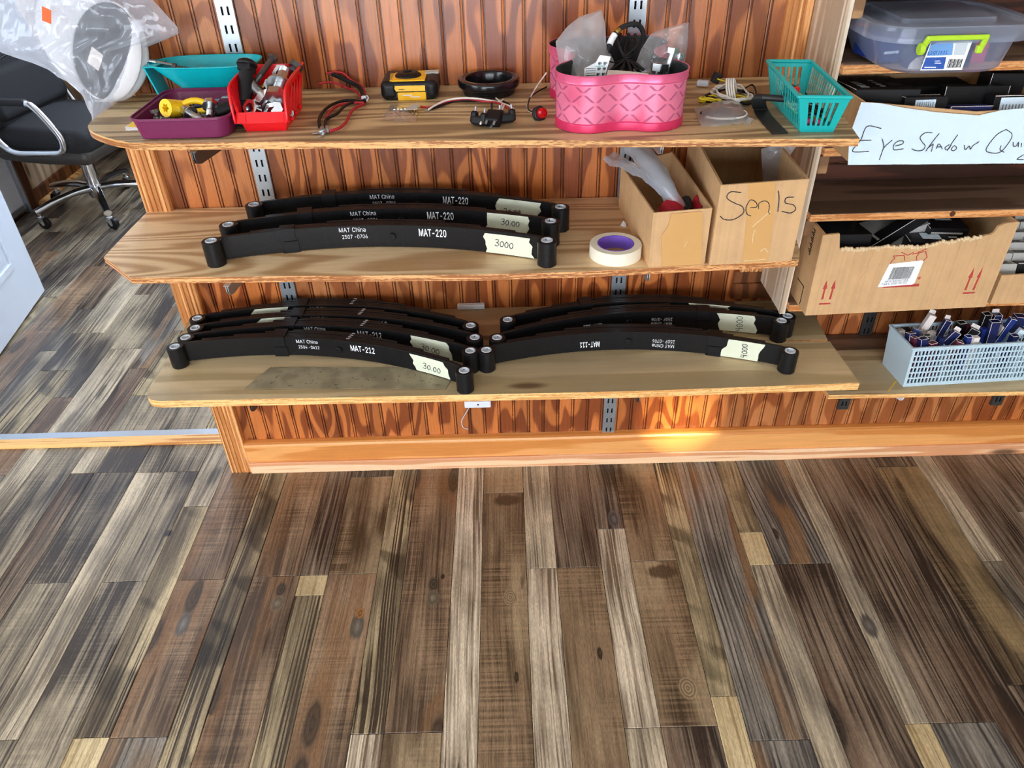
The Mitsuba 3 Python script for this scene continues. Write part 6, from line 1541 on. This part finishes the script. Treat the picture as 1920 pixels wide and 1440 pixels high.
part(K_, 'end_wall', hull([bFR, bBR, tFR, tBR, bFR - [.003, 0, 0], bBR - [.003, 0, 0], tFR - [.003, 0, 0], tBR - [.003, 0, 0]]), 'm_crate')
part(K_, 'floor', hull([bFL, bFR, bBR, bBL] + [p + [0, 0, .003] for p in (bFL, bFR, bBR, bBL)]), 'm_crate')
part(K_, 'rim', cat(*[hull(np.vstack([rbox(.006, .006, .005, .0015).vertices + p for p in (a, b)])) for a, b in ((tFL, tFR), (tFR, tBR), (tBR, tBL), (tBL, tFL))]), 'm_crate', smooth=40)
for f in (.18, .36, .55, .74, .90):
    P = [bFL * (1 - f) + bFR * f, bBL * (1 - f) + bBR * f, tFL * (1 - f) + tFR * f, tBL * (1 - f) + tBR * f]
    part(K_, 'divider', hull([p + [dx, 0, (-.006 if i > 1 else .003)] for i, p in enumerate(P) for dx in (0, .002)]), 'm_crate')
obj('paper_strip', extr(LineString([p[:2] for p in ((0.8205, -0.2357, 0.3890), (0.8358, -0.2187, 0.3890), (0.8523, -0.1994, 0.3890))]).buffer(.0012), .0004, ZK + .0003), 'm_yellow', 'thin yellow straw of paper on the lowest right shelf beside the crate', 'paper')
GQ = 'cosmetic boxes in the crate'
def cos(lab, top, w, d, lx, ly, m, edges=(), rz=0, tip=None):
    """a slim carton hanging down from its top point with a lean"""
    top = np.array(top, float)
    ax = np.array([lx, ly, -1.0]); ax /= np.linalg.norm(ax)
    L = min((top[2] - (ZK + .010)) / -ax[2], .090)
    k = thing('cosmetic_box', lab, 'box', GQ)
    z = -ax; x = np.array([math.cos(math.radians(rz)), math.sin(math.radians(rz)), 0]); x -= z * (x @ z); x /= np.linalg.norm(x); y = np.cross(z, x)
    part(k, 'carton', frame(cbox(-w / 2, w / 2, -d / 2, d / 2, -L, 0, .0005), top, x, y, z), m)
    E = []
    for e in edges:
        a, b = {'t': None, 'fl': ((-w / 2, -d / 2, -L), (-w / 2, -d / 2, 0)), 'fr': ((w / 2, -d / 2, -L), (w / 2, -d / 2, 0))}.get(e) or (None, None)
        if e == 't':
            c = [(-w / 2, -d / 2, 0), (w / 2, -d / 2, 0), (w / 2, d / 2, 0), (-w / 2, d / 2, 0), (-w / 2, -d / 2, 0)]
            E += [tube([c[i], c[i + 1]], .0006, 4, 1) for i in range(4)]
        else: E.append(tube([a, b], .0006, 4, 1))
    if E: part(k, 'worn_edge', frame(cat(E), top, x, y, z), 'm_ivory', label='white worn edges')
    if tip: part(k, 'flap', frame(hull([(-w / 2, d / 2, 0), (w / 2, d / 2, 0), (-w / 2 + .001, d / 2 + .002, .008), (w / 2 - .001, d / 2 + .002, .008), (0, d / 2 - .0006, 0)]), top, x, y, z), tip)
    return k
Xc = lambda a, b: (1640 + a / 6.857, 560 + b / 6.857)
cos('pinkish white box corner at the left end of the crate', (0.8643, -0.1350, 0.4823), .014, .014, .1, -.2, 'm_ivory')
cos('black rounded box behind the left end of the crate', (0.8786, -0.1300, 0.4815), .016, .014, .1, .0, 'm_black')
cos('navy box with white torn edges, leftmost at the front of the crate', (0.8705, -0.1650, 0.4927), .016, .014, .0, -.3, 'm_navy', ('t', 'fl'), 15)
cos('burgundy box between two navy ones near the left end of the crate', (0.8723, -0.1800, 0.4913), .010, .014, .05, -.25, 'm_burgundy', ('t',), 10)
cos('navy box lying back near the left end of the crate', (0.8957, -0.1450, 0.4890), .016, .012, -.3, -.2, 'm_navy2', ('t',), -20)
cos('navy box at the front left of the crate, beside the burgundy one', (0.8839, -0.1920, 0.4959), .018, .014, .12, -.15, 'm_navy', ('t', 'fl'), 12)
cos('burgundy box at the front of the first compartment of the crate', (0.9043, -0.1960, 0.4869), .016, .014, .1, -.1, 'm_burgundy', ('t',), 15)
cos('black box with a loose flap in the first compartment of the crate', (0.9073, -0.1650, 0.4861), .012, .014, .2, -.1, 'm_black', ('t',), -25)
cos('tall white box leaning right at the back of the crate', (0.9273, -0.1300, 0.5159), .015, .014, -.32, -.05, 'm_ivory', (), -10, 'm_ivory')
cos('crumpled ivory liner between the white and navy boxes in the crate', (0.9265, -0.1500, 0.4843), .016, .012, -.1, 0, 'm_ivory', (), 30)
cos('slim tall navy box with white edges, alone in the second compartment', (0.9592, -0.1400, 0.5073), .013, .012, -.24, -.05, 'm_navy', ('t', 'fl', 'fr'), -6, 'm_ivory')
cos('short navy box at the front of the second compartment of the crate', (0.9272, -0.1850, 0.4927), .012, .012, .0, -.05, 'm_navy', (), 5)
cos('wide navy box with a white end, leaning right in the second compartment', (0.9646, -0.1750, 0.4988), .016, .010, -.55, .05, 'm_navy', ('t', 'fl', 'fr'), -8, 'm_ivory')
cos('small burgundy box low at the front of the second compartment', (0.9636, -0.1960, 0.4878), .014, .012, -.3, 0, 'm_burgundy', ('t',), -8)
cos('black box at the back of the second compartment of the crate', (0.9977, -0.1300, 0.4945), .016, .014, .05, 0, 'm_black', ('t',), 5)
cos('dark burgundy box at the back of the crate beside a black one', (1.0146, -0.1320, 0.4869), .010, .014, .0, 0, 'm_burgundy', (), 5)
cos('black box with white edges lying across the third compartment', (1.0203, -0.1500, 0.4882), .020, .012, -.4, 0, 'm_black', ('t', 'fl', 'fr'), -15, 'm_ivory')
cos('teal-blue box at the front of the third compartment of the crate', (0.9867, -0.1850, 0.4936), .014, .012, .05, -.05, 'm_navy2', ('t',), 10)
cos('ivory box at the front of the third compartment of the crate', (0.9986, -0.1900, 0.4951), .014, .012, .0, 0, 'm_ivory', (), 8)
cos('black box with a white panel at the back of the fourth compartment', (1.0487, -0.1280, 0.5137), .016, .014, .02, 0, 'm_black', ('t', 'fl', 'fr'), 3)
cos('navy box with an open white-edged top at the back of the fourth compartment', (1.0740, -0.1250, 0.5097), .017, .015, .0, 0, 'm_navy', ('t', 'fl', 'fr'), 0, 'm_ivory')
cos('tall navy box at the front of the fourth compartment of the crate', (1.0491, -0.1600, 0.5140), .018, .014, .06, -.06, 'm_navy', ('t', 'fl'), -4)
cos('short blue box left of the tall navy one in the fourth compartment', (1.0394, -0.1500, 0.4904), .012, .012, .03, 0, 'm_navy2', (), 3)
cos('ivory box right of the tall navy one in the crate', (1.0879, -0.1400, 0.4882), .012, .012, -.05, 0, 'm_ivory', (), 0)
cos('tall bright blue box leaning right in the fifth compartment of the crate', (1.0981, -0.1450, 0.5101), .012, .012, -.25, 0, 'm_navy2', ('t', 'fl'), -5)
cos('large dark navy box at the right edge of the picture, in the crate', (1.1256, -0.1280, 0.5058), .024, .018, -.1, 0, 'm_navy', ('t',), -5)
cos('short navy box at the front of the fifth compartment of the crate', (1.0937, -0.1750, 0.4866), .015, .013, .0, 0, 'm_navy', ('t',), 10)
cos('white and blue box at the right edge of the picture, front of the crate', (1.1171, -0.1600, 0.4901), .012, .012, -.45, 0, 'm_paper', ('t',), -10)
# ------------------------------------------------------------------ office chair in the back room
CH = thing('office_chair', 'black office chair with chrome arms and five-star chrome base in the back room', 'chair')
cC, aC = np.array([-1.95, 1.85, 0.0]), -10.0
def ch(m): return move(m, cC, rz=aC)
def cushion(sx, sy, sz, r, sag=.0):
    m = rbox(sx, sy, sz, r).subdivide().subdivide()
    v = m.vertices.copy()
    v[:, 2] += np.where(v[:, 2] > 0, .018 * np.cos(np.clip(v[:, 1] / sy * 2, -1, 1) * np.pi / 2) - sag * (v[:, 0] / sx) ** 2, 0)
    return TM(v, m.faces)
part(CH, 'seat', ch(move(cushion(.42, .47, .105, .045), (.035, 0, .385), ry=2)), 'm_fabric', smooth=True)
sh = rbox(.44, .47, .07, .034).subdivide().subdivide(); v = sh.vertices.copy()
v[:, 2] -= .030 * np.exp(-((v[:, 0] + .03) / .16) ** 2 - (v[:, 1] / .2) ** 2) * (v[:, 2] < 0)
part(CH, 'seat_shell', ch(move(TM(v, sh.faces), (.020, 0, .335), ry=2)), 'm_shell', smooth=True)
part(CH, 'backrest', ch(move(cushion(.58, .48, .10, .046), (-.215, 0, .70), ry=-104)), 'm_fabric', smooth=True)
part(CH, 'lumbar_pad', ch(move(cushion(.20, .45, .07, .034), (-.140, 0, .555), ry=-102)), 'm_fabric', smooth=True)
part(CH, 'back_shell', ch(move(rbox(.58, .47, .05, .024), (-.262, 0, .70), ry=-104)), 'm_shell', smooth=True)
part(CH, 'seam', ch(tube([(-.128, -.20, .655), (-.122, -.05, .690), (-.122, .12, .695)], .0035, 6)), 'm_black', smooth=True)
for s in (-1, 1):
    y_ = s * .262
    lo_ = [(.070, y_, .562), (.095, y_, .555), (.125, y_, .520), (.160, y_, .462), (.176, y_, .425), (.174, y_, .392), (.160, y_, .372), (.130, y_, .362), (.02, y_, .358), (-.060, y_, .360), (-.105, y_, .385), (-.135, y_, .440), (-.160, y_, .500), (-.19, y_, .545), (-.21, y_, .56)]
    part(CH, 'arm_frame', ch(tube(lo_, .0135, 12, 5)), 'm_chrome', smooth=True)
    part(CH, 'arm_pad', ch(move(rbox(.31, .036, .026, .011), (-.075, y_, .564))), 'm_black_matte', smooth=True)
hub = np.array([-1.915, 1.845, 0])
part(CH, 'column', cyl(hub + [0, 0, .075], hub + [0, 0, .29], .0275, 24), 'm_chrome', smooth=40)
part(CH, 'hub', move(lathe([(1e-4, .065), (.030, .065), (.034, .075), (.034, .118), (.030, .128), (1e-4, .128)], 24), hub), 'm_chrome', smooth=35)
for i in range(5):
    a = math.radians(-126 + 72 * i - 4)
    dx, dy = math.cos(a), math.sin(a); px_ = np.array([-dy, dx, 0])
    S = smooth_path([hub + [dx * .02, dy * .02, .108], hub + [dx * .10, dy * .10, .112], hub + [dx * .19, dy * .19, .102], hub + [dx * .285, dy * .285, .080]], 6)
    rings = []
    for j, p in enumerate(S):
        f = j / (len(S) - 1); w_, h_ = .021 - .004 * f, .018 - .005 * f
        rings.append([p + px_ * w_ * math.cos(q) + np.array([0, 0, h_ * math.sin(q)]) for q in np.linspace(0, 2 * np.pi, 14, endpoint=False)])
    part(CH, 'leg', loft(rings), 'm_chrome', smooth=40)
    c_ = hub + [dx * .270, dy * .270, 0]
    b_ = a + [2.2, .8, 1.5, 2.9, .3][i]
    f_ = np.array([math.cos(b_), math.sin(b_), 0]); s_ = np.array([-f_[1], f_[0], 0])
    cs = part(CH, 'caster', cyl(c_ + [0, 0, .044], c_ + [0, 0, .080], .0075, 12), 'm_chrome', smooth=30)
    part(cs, 'cup', cyl(c_ + [0, 0, .050], c_ + [0, 0, .060], .016, 18, .002), 'm_chrome', smooth=30)
    wc = c_ + f_ * .010 + [0, 0, .0255]
    part(cs, 'wheel', cyl(wc - s_ * .010, wc + s_ * .010, .0252, 24, .003), 'm_black', smooth=30)
    for q in (-1, 1):
        part(cs, 'fork', hull([c_ + s_ * q * .012 + f_ * u + [0, 0, z] for u, z in ((-.012, .050), (.014, .050), (.016, .022), (.006, .018))] + [c_ + s_ * q * .0145 + f_ * u + [0, 0, z] for u, z in ((-.012, .050), (.014, .050), (.016, .022), (.006, .018))]), 'm_chrome')

fc = thing('file_cabinet', 'black cabinet standing in the dark corner behind the office chair', 'cabinet')
part(fc, 'body', cbox(-1.95, -1.35, 2.36, 2.69, .0, .72, .004), 'm_black')
for i in range(2):
    d_ = part(fc, 'drawer', cbox(-1.94, -1.36, 2.345, 2.3595, .05 + .33 * i, .36 + .33 * i, .003), 'm_black')
    part(d_, 'handle', tube([(-1.70, 2.342, .26 + .33 * i), (-1.70, 2.325, .26 + .33 * i), (-1.60, 2.325, .26 + .33 * i), (-1.60, 2.342, .26 + .33 * i)], .005, 8, 1), 'm_zinc', smooth=40)
wn = thing('wall_notice', 'pale paper notice with a blue band on the panelled wall, behind the plastic bag', 'notice')
part(wn, 'sheet', cbox(-2.2645, -2.2637, 2.05, 2.36, .70, 1.10, .0001), 'm_paper')
part(wn, 'blue_band', cbox(-2.2636, -2.2632, 2.06, 2.35, .79, .815, .0001), 'm_blue_print')

# ------------------------------------------------------------------ cap in a plastic bag hanging at the end of the wall
hk = thing('wall_hook', 'small metal hook on the wall trim above the hanging plastic bag', 'hook')
part(hk, 'plate', cbox(-.775, -.745, -.0215, -.0185, 1.435, 1.475, .001), 'm_zinc')
part(hk, 'prong', tube([(-.76, -.021, 1.45), (-.76, -.060, 1.440), (-.76, -.082, 1.448), (-.76, -.086, 1.470)], .003, 8), 'm_zinc', smooth=True)
YB = -.078
BO = [(-.760, 1.452), (-.800, 1.40), (-.868, 1.235), (-.900, 1.137), (-.921, 1.101), (-.918, 1.095), (-.874, 1.077), (-.842, 1.066), (-.796, 1.035), (-.782, 1.005), (-.766, .977), (-.752, .980), (-.720, 1.006), (-.690, 1.035), (-.640, 1.095), (-.585, 1.110), (-.574, 1.118), (-.596, 1.150), (-.640, 1.215), (-.715, 1.39), (-.742, 1.452)]
bagk = standing_bag('plastic_bag', 'large clear plastic bag holding a cap, hanging at the left end of the wall', BO, YB, .050, 'm_film_bag', 21, 'bag', None, n=46, wr=.014)
part(bagk, 'orange_tag', extr(Polygon([(-.783, 1.150), (-.770, 1.144), (-.762, 1.165), (-.775, 1.172)]), .0006).apply_transform(np.array([[1, 0, 0, 0], [0, 0, -1, YB - .053], [0, 1, 0, 0], [0, 0, 0, 1.0]])), 'm_orange', label='orange sticker')
cap = thing('baseball_cap', 'pale grey cap with a dark lining inside the hanging plastic bag', 'cap')
oc = np.array([-.718, YB, 1.086])
ea = np.array([.105, .0, .155]); ea /= np.linalg.norm(ea)                  # long axis of the opening
nrm = np.array([-.28, -.93, .22]); nrm -= ea * (nrm @ ea); nrm /= np.linalg.norm(nrm)
eb = np.cross(nrm, ea)
if eb[0] < 0: eb = -eb
def cring(sa, sb, depth, shift=0.0, n=48):
    a = np.linspace(0, 2 * np.pi, n, endpoint=False)
    return [oc + ea * (sa * math.cos(q) - .012 * depth / .09) + eb * (sb * math.sin(q) + shift) - nrm * depth * (1 if True else 0) for q in a]
prof = [(1.0, 0), (.99, .012), (.95, .024), (.84, .036), (.62, .044), (.34, .048)]
def flat(rs):   # the crown is squeezed flat by the bag
    out_ = []
    for r_ in rs:
        q = np.array(r_)
        q[:, 1] = YB + (q[:, 1] - YB) * .55
        out_.append(q)
    return out_
crown = flat([cring(.090 * s, .066 * s, d, d * .2) for s, d in prof])
part(cap, 'crown', loft(crown, cap0=False, cap1=True), 'm_cap', smooth=True)
inner_ = flat([cring(.0885 * s, .0645 * s, max(0, d - .0015), d * .2 - .0005) for s, d in prof])
part(cap, 'lining', loft([r_[::-1] for r_ in inner_], cap0=False, cap1=True), 'm_cap_in', smooth=True)
part(cap, 'sweatband_edge', tube(np.vstack([crown[0], crown[0][:1]]), .0018, 6, 1), 'm_cap', smooth=True)
Fl = []
for i in range(9):                       # folded front band of pale cloth on the near side of the opening
    f = i / 8; row = []
    for j in range(15):
        q = math.radians(20 + 150 * j / 14)
        p = oc + ea * .091 * math.cos(q) + eb * .067 * math.sin(q)
        p = p + nrm * (.004 + .010 * math.sin(math.pi * f)) - eb * .030 * f * math.sin(math.pi * j / 14) + eb * .004
        p[1] = YB + (p[1] - YB) * .55 - .004
        row.append(p)
    Fl.append(row)
part(cap, 'front_band', sheet(np.array(Fl), .0015), 'm_cap', smooth=True)
Br = []
for i in range(10):
    f = i / 9; row = []
    for j in range(17):
        q = math.radians(195 + 150 * j / 16)
        p = oc + ea * .090 * math.cos(q) + eb * .066 * math.sin(q)
        out_v = -eb * .075 * f * math.sin(math.pi * j / 16) ** .7 + nrm * .010 * math.sin(math.pi * f) + ea * .012 * f * math.cos(q)
        p = p + out_v
        p[1] = YB + (p[1] - YB) * .55
        row.append(p)
    Br.append(row)
part(cap, 'visor', sheet(np.array(Br), .0025), 'm_cap', smooth=True)
tg = oc - eb * .018 - ea * .020 - nrm * .012; tg[1] = YB - .004
part(cap, 'care_label', sheet(np.array([[tg + ea * u * .016 + eb * (w * .013) for w in (-1, 0, 1)] for u in (-1, 0, 1)]), .0006), 'm_ivory', label='white care label')
